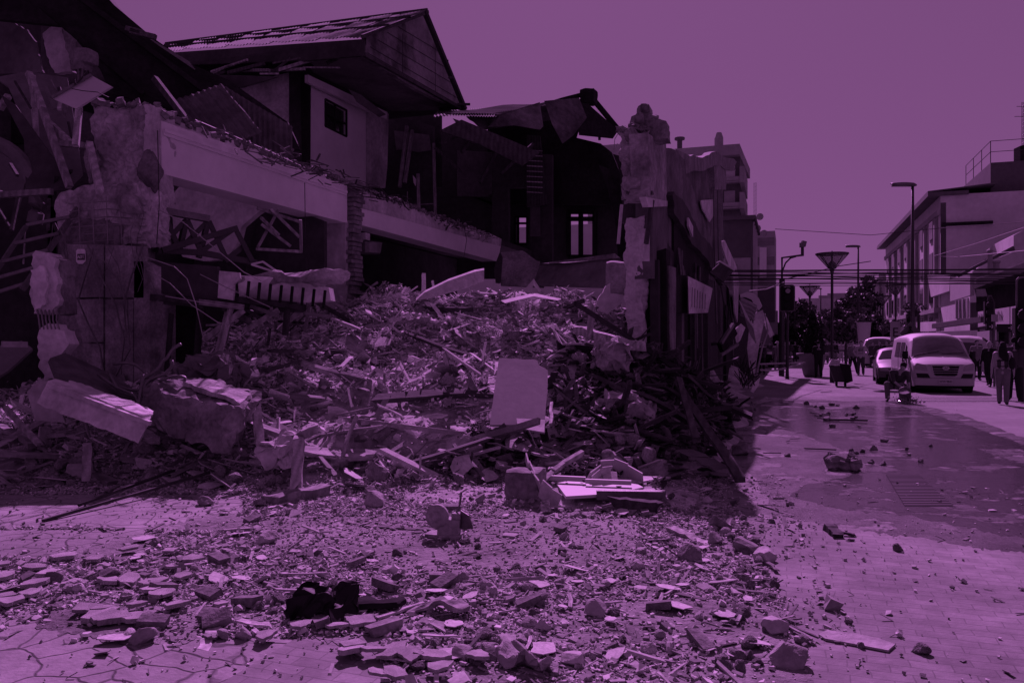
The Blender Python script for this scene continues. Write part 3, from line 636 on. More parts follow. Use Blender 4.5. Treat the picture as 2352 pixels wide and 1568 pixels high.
slab('cornice', [(708, 172), (890, 258), (888, 274), (708, 190)], plX(-13.390), .12, 'beam_paint', t)
wn = slab('window', [(747, 228), (796, 256), (796, 312), (747, 290)], plX(-13.754), .04, 'glass_dark', t)
b = MB()
for a, c in (((747, 228), (796, 254)), ((796, 254), (796, 314)), ((747, 290), (796, 314)), ((747, 228), (747, 290)), ((769, 238), (769, 302)), ((747, 260), (796, 286))): b.bar(on(*a, plX(-13.637)), on(*c, plX(-13.637)), .05)
o = b.build('window_frame', 'black_shade'); o.parent = wn
q3('torn_insulation', [(800, 205, 19), (830, 218, 19.4), (885, 262, 20.5), (870, 268, 20.5), (818, 232, 19.4)], .1, 'plaster_dim', t)
slab('rear_partition', [(890, 262), (995, 290), (1000, 500), (900, 470), (845, 430), (845, 380), (890, 380)], plY(27.95), .15, 'wall_dark', t)  # partition in the unlit rear, its shade put into the dark colour
bars('burnt_stud', [((935, 290, 21), (918, 430, 20.5)), ((947, 300, 21), (930, 420, 20.5)), ((960, 400, 20), (962, 480, 19.8)), ((996, 330, 21), (1000, 500, 20.6))], .1, 'wood', t)
slab('torn_curtain', [(905, 300), (985, 310), (990, 345), (960, 350), (930, 342), (910, 345)], plY(27.69), .03, 'plaster_dim', t)
bars('curtain_rod', [((935, 495, 20), (936, 440, 20)), ((920, 472, 19.8), (996, 468, 19.8))], .025, 'steel', t)
q3('white_shard', [(948, 402, 20.5), (956, 412, 20.5), (955, 428, 20.5), (950, 420, 20.5)], .02, 'white_panel', t)
DS = 1.0
# debris piled on the floor edge behind the beams
for k, (u, v, d, m_, l) in enumerate(((780, 398, 14.6, 'wood_dark', 'dark heap of laths piled on the near beam below the window'), (640, 352, 13.8, 'wood', 'tangle of sticks lying on the near beam'), (905, 452, 17.8, 'wood_dark', 'dark laths scattered on the far beam near the joint'), (1050, 515, 22, 'wood_dark', 'splintered laths along the far beam'), (1110, 540, 24, 'wood', 'pale splinters at the snapped end of the far beam'))):
    b = MB(); c = P(u, v, d)
    for j in range(44):
        a = c + Vector((rd.uniform(-.5, .1), rd.gauss(0, .7), rd.uniform(-.12, .1))); e = a + Vector((rd.gauss(0, .12), rd.gauss(0, .3), rd.gauss(0, .05))); b.bar(a, e, rd.uniform(.015, .04), rd.uniform(.008, .02))
    o = tag(b.build('lath_pile', m_), l, 'debris pile', kind='stuff'); recenter(o)

# --- roofless house further back on the right
t = empty('ruined_house', (-9, 28, 4.5), 'roofless dark rear house with two bright windows and torn corrugated roof', 'house')
pl = plY(30)
for pl_ in ([(1000, 300), (1290, 320), (1430, 360), (1430, 482), (1160, 482), (1000, 420)], [(1000, 420), (1182, 482), (1182, 640), (1000, 640)], [(1212, 482), (1305, 482), (1305, 640), (1212, 640)], [(1366, 482), (1440, 482), (1440, 640), (1366, 640)], [(1182, 558), (1212, 558), (1212, 640), (1182, 640)], [(1305, 588), (1366, 588), (1366, 640), (1305, 640)]):
    slab('rear_wall', pl_, pl, .3, 'wall_dark', t)
def winframe(x0, x1, y0, y1, vx, hy, wd):
    b = MB()
    for a, c in (((x0, y0), (x1, y0)), ((x0, y1), (x1, y1)), ((x0, y0), (x0, y1)), ((x1, y0), (x1, y1)), ((vx, y0), (vx, y1)), ((x0, hy), (x1, hy))): b.bar(on(*a, plY(29.9)), on(*c, plY(29.9)), wd)
    return sub(b.build('window_frame', 'black_shade'), t)
winframe(1183, 1211, 498, 560, 1190, 513, .08); winframe(1306, 1366, 487, 590, 1334, 503, .16)
slab('lintel', [(1180, 480), (1214, 480), (1214, 497), (1180, 497)], plY(29.9), .3, 'wall_dark', t); slab('lintel', [(1300, 480), (1370, 480), (1370, 487), (1300, 487)], plY(29.9), .3, 'wall_dark', t)
slab('inner_wall', [(1130, 350), (1268, 355), (1268, 640), (1245, 640), (1243, 430), (1168, 432), (1168, 560), (1130, 560)], plY(27.5), .2, 'wall_dark', t)
slab('inner_door', [(1218, 475), (1240, 475), (1240, 542), (1218, 542)], plY(28.5), .05, 'plaster_dim', t)
slab('upper_wall', [(1050, 345), (1168, 352), (1168, 420), (1120, 452), (1050, 450)], plY(28.6), .15, 'plaster_dim', t)
slab('lath_wall', [(1210, 310), (1240, 312), (1256, 470), (1210, 475)], plY(27.4), .1, 'wood_dark', t)
for k in range(9): bars('lath', [((1210, 345 + k * 12, 28.1), (1246, 347 + k * 12, 28.1))], .03, 'wood', t)
b = MB(); A = P(995, 262, 24); Bq = P(1292, 232, 29); 
corr(b, P(995, 268, 24), P(1140, 266, 26), P(1010, 250, 29), .12, .022); corr(b, P(1135, 268, 26), P(1160, 262, 26.4), P(1270, 232, 31), .12, .022); corr(b, P(1020, 262, 25), P(1180, 262, 27), P(1180, 240, 33), .12, .022)
sub(b.build('roof', 'roof_sheet'), t)
b = MB(); corr(b, P(1070, 268, 25.8), P(1290, 238, 29), P(1110, 300, 26), .12, .02); sub(b.build('torn_sheet', 'iron_sheet'), t)
q3('torn_sheet', [(1152, 262, 26), (1240, 235, 27.4), (1248, 290, 27), (1240, 298, 26.6), (1180, 288, 26.2), (1120, 292, 25.8)], .04, 'iron_sheet', t)
q3('torn_sheet', [(1250, 232, 27.6), (1330, 225, 28.6), (1348, 270, 28.2), (1318, 310, 27.6), (1292, 330, 27.2), (1268, 285, 27.3)], .04, 'iron_sheet', t)
q3('torn_sheet', [(1322, 232, 28.8), (1352, 240, 29), (1420, 300, 29.6), (1408, 318, 29.5), (1330, 310, 28.6)], .06, 'black_shade', t)
slab('dark_gable', [(1120, 296), (1180, 285), (1262, 240), (1350, 225), (1322, 316), (1380, 330), (1405, 350), (1425, 400), (1425, 470), (1160, 470), (1120, 360)], plY(29.2), .15, 'black_shade', t)
bars('ridge_board', [((1290, 230, 29), (1352, 214, 30)), ((1352, 216, 30), (1428, 308, 30.3))], .16, 'black_shade', t)
lump('ridge_roll', P(1352, 224, 29.6), (.55, .6, .5), 'black_shade', 4, t)
for sg_ in [((1376, 300, 29.6), (1377, 322, 29.6)), ((1100, 300, 25), (1060, 350, 24.6)), ((1150, 330, 26), (1102, 420, 25.5)), ((1225, 330, 27), (1150, 400, 26.4)), ((1012, 330, 24), (1085, 300, 24.6)), ((1000, 340, 24.4), (1060, 395, 24.2))]: bars('hanging_strut', [sg_], .09, 'wood_dark', t)
q3('fallen_rafters', [(1010, 300, 23.6), (1060, 275, 24), (1120, 300, 24.6), (1240, 350, 25.6), (1200, 380, 25.2), (1100, 330, 24.2)], .1, 'wood_dark', t)
q3('fallen_rafters', [(1040, 272, 24.6), (1090, 290, 24.6), (1160, 330, 25.4), (1140, 340, 25.4), (1060, 300, 24.4)], .06, 'iron_sheet', t)
q3('curved_sheet', [(1375, 378, 27), (1398, 388, 26.6), (1420, 430, 26), (1436, 500, 25.4), (1442, 600, 25), (1420, 590, 25), (1412, 500, 25.4), (1395, 430, 26)], .06, 'black_shade', t)
# pale building seen through the rear windows
b = MB(); b.bx(-24, -9, 52, 60, 0, 9.5); sub_ = tag(b.build('rear_building', 'bldg_pale'), 'pale wall seen through the windows of the ruined house', 'building'); recenter(sub_)
# fallen slab at foot of the ruined house, pale soffit shards
t = empty('fallen_parapet', P(1300, 640, 21), 'dim fallen parapet slab lying behind the rubble crest', 'slab')
q3('slab_body', [(1240, 605, 21.5), (1412, 582, 19.5), (1424, 592, 19.3), (1424, 636, 19), (1400, 660, 18.9), (1225, 655, 21)], .35, 'plaster_dim', t)
q3('slab_body', [(1155, 590, 22), (1240, 600, 21.6), (1250, 660, 21), (1150, 655, 21.5)], .3, 'concrete_dark', t)
q3('slab_edge', [(1240, 605, 21.4), (1412, 582, 19.4), (1424, 592, 19.2), (1300, 604, 20.5)], .1, 'concrete', t)
q3('stair_flight', [(1150, 580, 24.5), (1200, 575, 25), (1290, 640, 24), (1300, 652, 23.8), (1180, 650, 23.8)], .3, 'concrete_dark', label='dim sloping stair slab rising behind the snapped beam end', cat='slab')
slab('wall_stub', jag([(1135, 585), (1172, 576), (1176, 640), (1138, 650)], 3, 8, 2), plY(25), .3, 'plaster_dim', label='ragged plaster wall stub at the far beam end', cat='wall')

# --- lower storey under the beams
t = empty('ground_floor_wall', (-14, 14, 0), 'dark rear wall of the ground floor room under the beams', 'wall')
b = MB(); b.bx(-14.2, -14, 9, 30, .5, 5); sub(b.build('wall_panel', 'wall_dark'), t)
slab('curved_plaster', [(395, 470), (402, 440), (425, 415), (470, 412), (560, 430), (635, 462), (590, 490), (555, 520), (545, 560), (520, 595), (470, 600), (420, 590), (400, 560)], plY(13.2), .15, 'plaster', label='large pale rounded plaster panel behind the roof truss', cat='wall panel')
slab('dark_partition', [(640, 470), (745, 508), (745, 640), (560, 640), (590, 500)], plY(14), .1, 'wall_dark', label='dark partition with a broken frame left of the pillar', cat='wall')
for k, (a, c) in enumerate((((592, 568), (640, 482)), ((600, 515), (668, 566)), ((622, 480), (688, 545)), ((590, 478), (690, 510)), ((690, 505), (692, 580)), ((588, 572), (692, 578)), ((640, 540), (600, 500)))):
    bars('fallen_batten', [((a[0], a[1], 14.4), (c[0], c[1], 14.6))], .05, 'wood', label='thin batten of the broken frame left of the pillar', cat='timber', group='battens in the broken frame')
t = empty('roof_truss', P(540, 560, 12.6), 'dark steel truss sagging between column and pillar', 'truss')
ch = [(362, 482, 12.4), (478, 500, 12.9)]
bars('top_chord', [((362, 482, 12.2), (480, 503, 12.6))], .14, 'steel', t, .1); bars('top_chord', [((372, 575, 12.2), (545, 524, 12.9))], .09, 'steel_dark', t)
for a, c in (((372, 490, 12.3), (362, 580, 12.2)), ((376, 490, 12.3), (412, 572, 12.4)), ((428, 505, 12.5), (372, 565, 12.3)), ((428, 505, 12.5), (412, 572, 12.4)), ((430, 505, 12.5), (462, 578, 12.6)), ((478, 508, 12.7), (420, 565, 12.5)), ((478, 508, 12.7), (457, 592, 12.6)), ((480, 508, 12.7), (518, 590, 12.8)), ((540, 524, 12.9), (462, 578, 12.6)), ((540, 524, 12.9), (580, 600, 13)), ((560, 565, 13), (516, 600, 12.8))):
    bars('web_member', [(a, c)], .075, 'steel_dark', t)
bars('bottom_chord', [((360, 575, 12.2), (460, 580, 12.6)), ((460, 580, 12.6), (590, 604, 13.1))], .09, 'steel_dark', t)
t = empty('window_grille', P(610, 612, 13), 'bright bent metal strip shaped like an open wedge on the joist slab', 'metal strip')
bars('strip', [((577, 607, 12.6), (604, 601, 12.7)), ((604, 601, 12.7), (640, 626, 12.8)), ((577, 607, 12.6), (642, 628, 12.8))], .03, 'white_panel', t)
t = empty('joist_slab', P(600, 650, 12.5), 'broken floor slab with hanging joist ends left of the pillar', 'slab')
q3('slab_body', [(330, 598, 11.4), (500, 612, 11.9), (500, 690, 11.9), (330, 668, 11.4)], .1, 'wall_dark', t)
q3('white_patch', [(504, 622, 11.9), (550, 626, 12), (552, 640, 12), (538, 652, 12), (536, 690, 12), (500, 684, 11.9)], .06, 'plaster_pale', t)
q3('slab_body', [(545, 632, 12.2), (620, 636, 12.4), (755, 660, 13.6), (760, 690, 13.6), (700, 694, 13.2), (550, 682, 12.2)], .35, 'plaster', t)
lump('broken_topping', P(655, 640, 12.8), (2.0, .5, .16), 'concrete', 44, t, rot=(0, -.1, R(52)))
for k in range(8): bars('joist', [((572 + k * 25, 646 + k * 3.0, 11.9 + k * .18), (568 + k * 25, 686 + k * 3, 11.85 + k * .18))], .035, 'black_shade', t)
bars('edge_joist', [((545, 688, 12), (700, 706, 13)), ((350, 690, 11.5), (700, 712, 13))], .09, 'wood_dark', t)
for k, (a, c) in enumerate((((640, 712, 12.4), (560, 760, 12.2)), ((660, 714, 12.4), (655, 770, 12.4)), ((700, 700, 13), (640, 760, 12.8)), ((500, 700, 11.9), (575, 740, 12.2)), ((430, 690, 11.6), (560, 706, 12)), ((345, 682, 11.3), (545, 702, 12)), ((560, 712, 12), (470, 780, 11.9)), ((390, 720, 11.7), (380, 860, 11.6)), ((530, 700, 12), (500, 820, 11.8)))):
    bars('splintered_joist', [(a, c)], .085, ['wood', 'wood_dark'][k % 2], label='splintered joist hanging under the broken floor slab beside the doorway', cat='timber', group='joists hanging under the floor slab')
t = empty('door_frame', P(400, 780, 11.8), 'black doorway with a wooden frame right of the tiled column', 'doorway')
bars('jamb', [((342, 682, 11.6), (342, 880, 11.5))], .1, 'wood', t); bars('jamb', [((462, 696, 12), (452, 830, 12))], .08, 'wood_dark', t); bars('lintel', [((340, 684, 11.6), (465, 700, 12))], .1, 'wood_dark', t)
q3('dark_leaf', [(348, 690, 11.9), (455, 700, 12.3), (455, 860, 12.3), (348, 880, 11.9)], .05, 'black_shade', t)
t = empty('light_fixture', P(848, 565, 18), 'dim dish shaped ceiling lamp hanging under the far beam', 'lamp'); b = MB(); c = P(848, 570, 18); b.lathe([(.25, -.12), (.27, -.05), (.28, .1), (.3, .12)], c, 18); sub(b.build('shade', 'steel'), t); bars('hanger', [((836, 552, 18), (836, 536, 18))], .2, 'plaster', t)
# loose wires in front
for k, (a, l) in enumerate((([(362, 480, 11.6), (420, 510, 11.3), (500, 575, 11.2), (560, 625, 11.4), (600, 645, 11.6)], 'long pale cable drooping from the column across the truss'),
     ([(335, 590, 11.3), (400, 612, 11), (430, 640, 11), (450, 700, 11), (470, 790, 11.2)], 'cable looping down past the doorway frame'),
     ([(335, 618, 11.3), (390, 650, 11.1), (440, 700, 11), (500, 740, 11.2), (552, 752, 11.4)], 'thin cable stretched below the broken floor slab'),
     ([(380, 680, 11.2), (450, 692, 11.2), (560, 708, 11.5)], 'straight wire lying along the joists'), ([(460, 630, 11.6), (520, 660, 11.6), (620, 705, 12)], 'short curved wire before the white patch'),
     ([(362, 300, 11.7), (366, 470, 11.6), (360, 560, 11.5)], 'thin wire hanging down the column edge'), ([(700, 420, 13.6), (702, 560, 13.4), (705, 620, 13.4)], 'fine wire hanging from the near beam'), ([(1062, 505, 20), (1072, 550, 19.8), (1064, 600, 19.6)], 'dark cable looped over the far beam'))):
    b = MB(); b.tube([P(*p) for p in a], .007, 5); o = tag(b.build('cable', 'cable_pale' if k < 5 else 'cable'), l, 'cable'); recenter(o)
# ------------------------------------------------------------------ surviving street facade on the right
FX = -2.2
t = empty('corner_column', (-2.4, 13.6, 0), 'tall broken corner column with ragged top, between rubble and street', 'column')
_a, _c = on(1424, 300, plY(13.6)), on(1490, 455, plY(13.6)); rbox('stone_core', _a.x, _c.x, 13.6, 14.1, _c.z + .05, _a.z, 'concrete', t, 4, .07, 16)
_a, _c = on(1436, 500, plY(13.62)), on(1478, 800, plY(13.62)); rbox('lower_core', _a.x, _c.x, 13.62, 14.0, _c.z, _a.z, 'concrete_pale', t, 6, .06, 12)
slab('broken_crown', jag([(1442, 300), (1450, 268), (1462, 262), (1466, 244), (1476, 238), (1490, 240), (1500, 268), (1530, 278), (1534, 318), (1500, 322), (1480, 300)], 2, 7, 3), plY(13.7), .4, 'brick_old', t)
q3('broken_crown', [(1498, 272, 13.9), (1515, 276, 14.4), (1530, 292, 14.6), (1532, 322, 14.6), (1512, 322, 14.3), (1500, 308, 13.9)], .2, 'concrete_dark', t)
slab('street_face', jag([(1486, 305), (1512, 322), (1530, 332), (1533, 470), (1480, 462), (1491, 420)], 2, 10, 3, {3, 4}), plX(FX), .3, 'concrete', t)
slab('street_face', [(1500, 462), (1533, 466), (1533, 640), (1498, 640)], plX(FX), .3, 'plaster_dim', t)
slab('ledge', [(1482, 452), (1533, 462), (1533, 474), (1490, 476)], plX(FX + .06), .1, 'plaster', t)
slab('lower_core', jag([(1432, 470), (1490, 462), (1492, 520), (1440, 510), (1418, 505)], 6, 8, 9), plY(13.9), .3, 'wall_dark', t)
slab('lower_core', [(1475, 525), (1492, 525), (1492, 600), (1475, 600)], plY(13.62), .2, 'plaster', t)
slab('lower_core', [(1462, 590), (1530, 570), (1535, 930), (1463, 930)], plY(14.1), .5, 'black_shade', t)
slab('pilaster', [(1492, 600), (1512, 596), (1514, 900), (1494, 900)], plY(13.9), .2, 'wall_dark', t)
bars('diagonal_pole', [((1498, 460, 13.3), (1484, 560, 13.2))], .06, 'wood_dark', t)
for k_, (u_, v_, d_, sz_) in enumerate(((1452, 290, 13.6, .2), (1466, 272, 13.6, .2), (1482, 250, 13.7, .22), (1495, 276, 13.7, .24), (1515, 296, 13.9, .26), (1455, 312, 13.5, .3), (1478, 318, 13.5, .26), (1440, 345, 13.4, .25), (1470, 370, 13.4, .35), (1450, 420, 13.4, .3), (1476, 440, 13.4, .26))):
    lump('masonry_lump', P(u_, v_, d_), (sz_, sz_ * .8, sz_ * .8), 'brick_old' if k_ < 5 else 'concrete', 80 + k_, t, res=8, rough=.12, freq=8, facet=True)
crumbs('loose_lump', P(1425, 300, 13.6), P(1490, 300, 13.6), 22, .12, 'brick_old', t, .07, 4); crumbs('loose_lump', P(1440, 440, 13.5), P(1480, 455, 13.5), 20, .14, 'concrete_dark', t, .08, 5)
b = MB()
for s_ in range(9):
    x = 1420 + s_ * 8; b.tube([P(x, 300 + (s_ % 3) * 5, 13.4), P(x - 6, 290 + s_ % 4 * 3, 13.3), P(x + 12, 296, 13.3)], .006, 4)
b.tube([P(1424, 300, 13.4), P(1412, 320, 13.3), P(1410, 345, 13.3), P(1418, 330, 13.4)], .007, 4)
sub(b.build('rebar', 'rebar'), t)
bars('broken_edge', [((1428, 470, 13.5), (1420, 560, 13.5))], .05, 'plaster_pale', t)

t = empty('street_facade', (-2.6, 22, 0), 'shattered dark street facade receding between corner column and sidewalk', 'building')
b = MB()
slab('upper_wall', jag([(1533, 340), (1556, 348), (1575, 380), (1600, 470), (1640, 560), (1660, 640), (1690, 700), (1690, 800), (1533, 760)], 4, 12, 4, {0, 1, 2, 3, 4, 5}), plX(FX - .05), .25, 'facade_grime', t)
slab('back_wall', jag([(1536, 360), (1552, 352), (1570, 372), (1580, 365), (1610, 358), (1650, 362), (1660, 380), (1662, 640), (1536, 640)], 3, 8, 14, {0, 1, 2, 3, 4, 5}), plX(FX - 1.2), .25, 'facade_grime', t)
slab('bright_gap_panel', [(1610, 460), (1642, 458), (1642, 490), (1630, 510), (1614, 480)], plX(FX - 1.05), .05, 'plaster_pale', t)
slab('broken_cornice', jag([(1552, 342), (1570, 350), (1600, 360), (1650, 350), (1692, 372), (1690, 392), (1640, 380), (1600, 392), (1575, 400), (1560, 380)], 4, 7, 5), plX(FX - .9), .3, 'brick_old', t)
slab('brick_pier', [(1640, 372), (1668, 380), (1668, 436), (1642, 436)], plX(FX - .95), .3, 'brick_old', t)
bars('drain_pipe', [((1642, 436, 22), (1645, 640, 22))], .09, 'steel', t); bars('drain_pipe', [((1651, 436, 23), (1654, 640, 23))], .09, 'steel', t)
for k, (u0, u1, v0, v1, m_) in enumerate(((1534, 1548, 560, 930, 'wood_dark'), (1548, 1586, 470, 920, 'black_shade'), (1586, 1628, 560, 915, 'black_shade'), (1628, 1668, 640, 905, 'wall_dark'), (1668, 1700, 700, 900, 'black_shade'), (1700, 1742, 700, 892, 'black_shade'))):
    slab('dark_bay', [(u0, v0), (u1, v0 + 20), (u1, v1), (u0, v1)], plX(FX + .1 * (k > 3)), .3, m_, t)  # facade bays in near-black colours
slab('sloping_parapet', jag([(1548, 440), (1575, 470), (1600, 520), (1640, 575), (1668, 640), (1660, 655), (1620, 590), (1580, 545), (1548, 490)], 3, 8, 6), plX(FX + .12), .12, 'wall_dark', t)
slab('torn_strip', [(1582, 500), (1592, 520), (1592, 545), (1582, 520)], plX(FX + .2), .04, 'plaster_pale', t)
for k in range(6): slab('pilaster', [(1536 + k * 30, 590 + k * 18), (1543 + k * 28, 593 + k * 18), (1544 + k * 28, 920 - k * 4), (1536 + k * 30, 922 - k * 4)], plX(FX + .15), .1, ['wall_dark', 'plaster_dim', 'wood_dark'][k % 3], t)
slab('poster_strip', [(1537, 610), (1553, 615), (1553, 890), (1540, 890)], plX(FX + .2), .05, 'brick_old', t)
bars('hanging_strip', [((1563, 590, 17), (1566, 640, 17)), ((1572, 620, 17.4), (1574, 700, 17.4)), ((1560, 700, 16.6), (1566, 810, 16.6)), ((1600, 640, 19), (1602, 800, 19)), ((1612, 700, 20), (1614, 860, 20))], .03, 'steel', t)
for k in range(14):
    x = 1548 + rd.random() * 150; bars('hanging_scrap', [((x, 560 + (x - 1548) * .9, 15 + (x - 1548) * .09), (x + rd.uniform(-12, 14), 640 + (x - 1548) * .8 + rd.uniform(0, 90), 15 + (x - 1548) * .09))], rd.uniform(.03, .12), rd.choice(['wood_dark', 'wall_dark', 'steel']), t, .03)
slab('leaning_board', [(1655, 555), (1665, 552), (1692, 612), (1698, 650), (1694, 740), (1688, 720), (1684, 640)], plX(FX + .25), .05, 'plaster', t)
t = empty('shop_sign', P(1600, 676, 17), 'weathered blank box sign hanging on the dark street facade', 'sign')
q3('sign_box', [(1552, 632, 15.2), (1581, 632, 16.2), (1581, 720, 16.2), (1552, 718, 15.2)], .1, 'black_shade', t); q3('sign_face', [(1580, 634, 15.6), (1637, 662, 17.2), (1626, 718, 17.2), (1582, 720, 15.6)], .1, 'plaster', t)
b = MB()
for k in range(6): b.bar(P(1590 + k * 6, 660 + k * 3, 15.5 + k * .18), P(1589 + k * 6, 705 + k, 15.5 + k * .18), .02, .01)
sub(b.build('stain_streak', 'brick_old'), t)
t = empty('canopy', P(1660, 610, 19), 'dented metal canopy tilting out of the dark facade above the box sign', 'canopy')
q3('canopy_top', [(1654, 598, 18), (1688, 618, 19.5), (1687, 622, 19.5), (1653, 602, 18)], .3, 'white_panel', t); q3('canopy_face', [(1630, 625, 18), (1655, 603, 18), (1686, 622, 19.3), (1662, 648, 19)], .1, 'wall_dark', t)
t = empty('hanging_box', P(1690, 760, 19), 'open dark sign box with pale end hanging tilted above the sidewalk', 'sign box')
q3('box_side', [(1655, 790, 18.4), (1685, 745, 18.8), (1694, 766, 19), (1664, 812, 18.6)], .35, 'black_shade', t); q3('box_end', [(1685, 760, 18.9), (1702, 743, 19.2), (1712, 752, 19.4), (1700, 782, 19.2), (1692, 790, 19)], .05, 'plaster_pale', t)
bars('box_edge', [((1655, 815, 18.5), (1694, 790, 19)), ((1656, 788, 18.4), (1684, 744, 18.8))], .07, 'plaster_dim', t)
# torn awning of the farther shop
t = empty('torn_awning', P(1735, 800, 24), 'crumpled pale awning with bent ribs collapsed over the sidewalk', 'awning')
b = MB(); arc = [(1700, 676, 24), (1716, 670, 24), (1732, 673, 24), (1742, 684, 24), (1750, 702, 24), (1742, 712, 24), (1733, 700, 24), (1726, 688, 24), (1712, 682, 24), (1700, 682, 24)]
b.prism([P(*p) for p in arc], Vector((0, .3, 0))); sub(b.build('curved_hood', 'white_panel'), t)
q3('fabric', [(1730, 720, 24), (1752, 712, 24), (1756, 735, 24), (1744, 790, 24), (1732, 868, 24), (1722, 850, 24), (1716, 800, 24), (1722, 745, 24)], .05, 'plaster_pale', t)
q3('fabric', [(1752, 716, 24.2), (1762, 730, 24.2), (1778, 768, 24.2), (1768, 776, 24.2), (1757, 748, 24.2)], .05, 'plaster', t)
q3('fabric', [(1716, 860, 23.6), (1746, 866, 23.8), (1738, 872, 23.7), (1718, 868, 23.6)], .03, 'plaster_dim', t); q3('fabric', [(1746, 866, 23.4), (1742, 886, 23.2), (1730, 902, 23), (1724, 898, 23), (1732, 880, 23.2)], .03, 'plaster_pale', t)
b = MB()
for k in range(9): b.tube([P(1700, 684 + k * 5, 23.6), P(1718 + k, 692 + k * 5, 23.6), P(1738 - k, 702 + k * 5, 23.6)], .05 if k % 2 else .03, 5)
sub(b.build('rib', 'cable_pale'), t)
b = MB()
for k in range(7): b.tube([P(1698 + k * 2, 690 + k * 4, 23.4), P(1712 + k * 3, 730 + k * 4, 23.3), P(1724 + k * 2, 770 + k * 3, 23.4)], .018, 4)
b.tube([P(1756, 720, 24), P(1764, 760, 24), P(1750, 800, 24), P(1738, 860, 24)], .03, 5); sub(b.build('frame_wire', 'steel_pale'), t)
b = MB(); rd2 = random.Random(31)
for k in range(50):
    a = P(1712 + rd2.uniform(-12, 22), 850 + rd2.uniform(0, 45), 22.5 + rd2.uniform(-.5, .5)); b.tube([a, a + Vector((rd2.uniform(-.3, .3), rd2.uniform(-.2, .2), rd2.uniform(.1, .5)))], .012, 4)
o = tag(b.build('wire_tangle', 'wood_dark'), 'tangle of dark sticks and wires at the foot of the torn awning', 'debris pile', kind='stuff'); recenter(o)

# ------------------------------------------------------------------ far buildings, left side
def bbox(mb, u0, u1, v0, d, depth, zb=0):
    """front block whose face (towards -Y) spans u0..u1 at view distance d, top at pixel v0"""
    a, c = P(u0, v0, d), P(u1, v0, d); Y = c.y; a = on(u0, v0, plY(Y)); mb.bx(a.x, c.x, Y, Y + depth, zb, c.z); return a.x, c.x, Y, c.z
t = empty('apartment_tower', (-8, 88, 0), 'tall apartment tower with stacked slanted balconies behind the ruined facade', 'building')
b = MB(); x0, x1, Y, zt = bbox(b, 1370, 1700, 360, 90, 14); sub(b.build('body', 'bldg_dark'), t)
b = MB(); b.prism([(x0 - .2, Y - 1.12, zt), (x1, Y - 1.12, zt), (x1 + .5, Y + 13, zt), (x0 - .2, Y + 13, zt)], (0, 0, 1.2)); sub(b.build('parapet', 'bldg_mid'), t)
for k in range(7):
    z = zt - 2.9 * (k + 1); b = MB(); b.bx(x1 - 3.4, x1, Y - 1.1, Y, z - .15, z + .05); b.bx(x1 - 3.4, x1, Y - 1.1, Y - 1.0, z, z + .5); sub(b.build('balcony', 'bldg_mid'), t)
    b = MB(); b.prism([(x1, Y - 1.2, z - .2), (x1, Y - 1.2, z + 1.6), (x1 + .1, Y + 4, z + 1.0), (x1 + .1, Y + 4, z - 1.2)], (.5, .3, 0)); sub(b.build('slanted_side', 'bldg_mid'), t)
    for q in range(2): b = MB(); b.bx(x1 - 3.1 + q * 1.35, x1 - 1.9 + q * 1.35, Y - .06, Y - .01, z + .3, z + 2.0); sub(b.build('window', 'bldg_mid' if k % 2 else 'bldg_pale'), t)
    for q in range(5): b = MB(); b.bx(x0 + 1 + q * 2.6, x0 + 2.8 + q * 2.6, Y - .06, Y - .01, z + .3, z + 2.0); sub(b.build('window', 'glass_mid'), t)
b = MB(); b.lathe([(.3, 0), (.3, 1.3), (.6, 1.35), (.6, 1.6)], (x1 - 7, Y + 2, zt + 1.6), 10); sub(b.build('vent', 'bldg_dark'), t); b = MB(); b.lathe([(.5, 0), (.5, 1.2), (.3, 1.8)], (x1 - 2.5, Y + 2, zt + 1.6), 10); sub(b.build('vent', 'bldg_mid'), t)
t = empty('parapet_building', (-12, 70, 0), 'pale concrete roof block seen between torn roof and corner column', 'building')
b = MB(); x0, x1, Y, zt = bbox(b, 1350, 1432, 330, 72, 4, 6); sub(b.build('body', 'bldg_mid'), t); b = MB(); b.bx(x0, x1, Y - .3, Y - .05, zt - 3.4, zt - 1.9); sub(b.build('ledge', 'bldg_pale'), t)
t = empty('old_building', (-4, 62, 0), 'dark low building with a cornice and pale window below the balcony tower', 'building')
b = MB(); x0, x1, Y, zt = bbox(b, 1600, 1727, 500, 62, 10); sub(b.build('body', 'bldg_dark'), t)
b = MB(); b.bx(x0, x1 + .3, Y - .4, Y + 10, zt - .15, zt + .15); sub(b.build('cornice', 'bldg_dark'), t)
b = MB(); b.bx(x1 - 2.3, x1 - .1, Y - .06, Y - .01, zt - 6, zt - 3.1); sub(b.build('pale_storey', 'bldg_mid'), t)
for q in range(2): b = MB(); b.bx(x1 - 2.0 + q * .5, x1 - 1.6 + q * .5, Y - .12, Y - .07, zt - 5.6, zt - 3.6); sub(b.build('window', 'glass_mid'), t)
b = MB(); b.bx(x1 - 3, x1 + .1, Y - .3, Y - .08, zt - 6.6, zt - 6); sub(b.build('ledge', 'black_shade'), t)
b = MB()
for q in range(4): b.bx(x1 + .05, x1 + .15, Y + .8 + q * 2.2, Y + 1.0 + q * 2.2, 0, zt - .2)
sub(b.build('pale_pipe', 'bldg_pale'), t)
t = empty('far_office_block', (-3.5, 118, 0), 'small pale office block with banded windows beyond the old building', 'building')
b = MB(); x0, x1, Y, zt = bbox(b, 1735, 1780, 530, 120, 12); sub(b.build('body', 'bldg_mid'), t)
for k in range(6): b = MB(); b.bx(x1 - 2.6, x1 - .1, Y - .06, Y - .01, zt - 2.2 - k * 2.9, zt - 1.0 - k * 2.9); sub(b.build('window', 'glass_mid'), t)
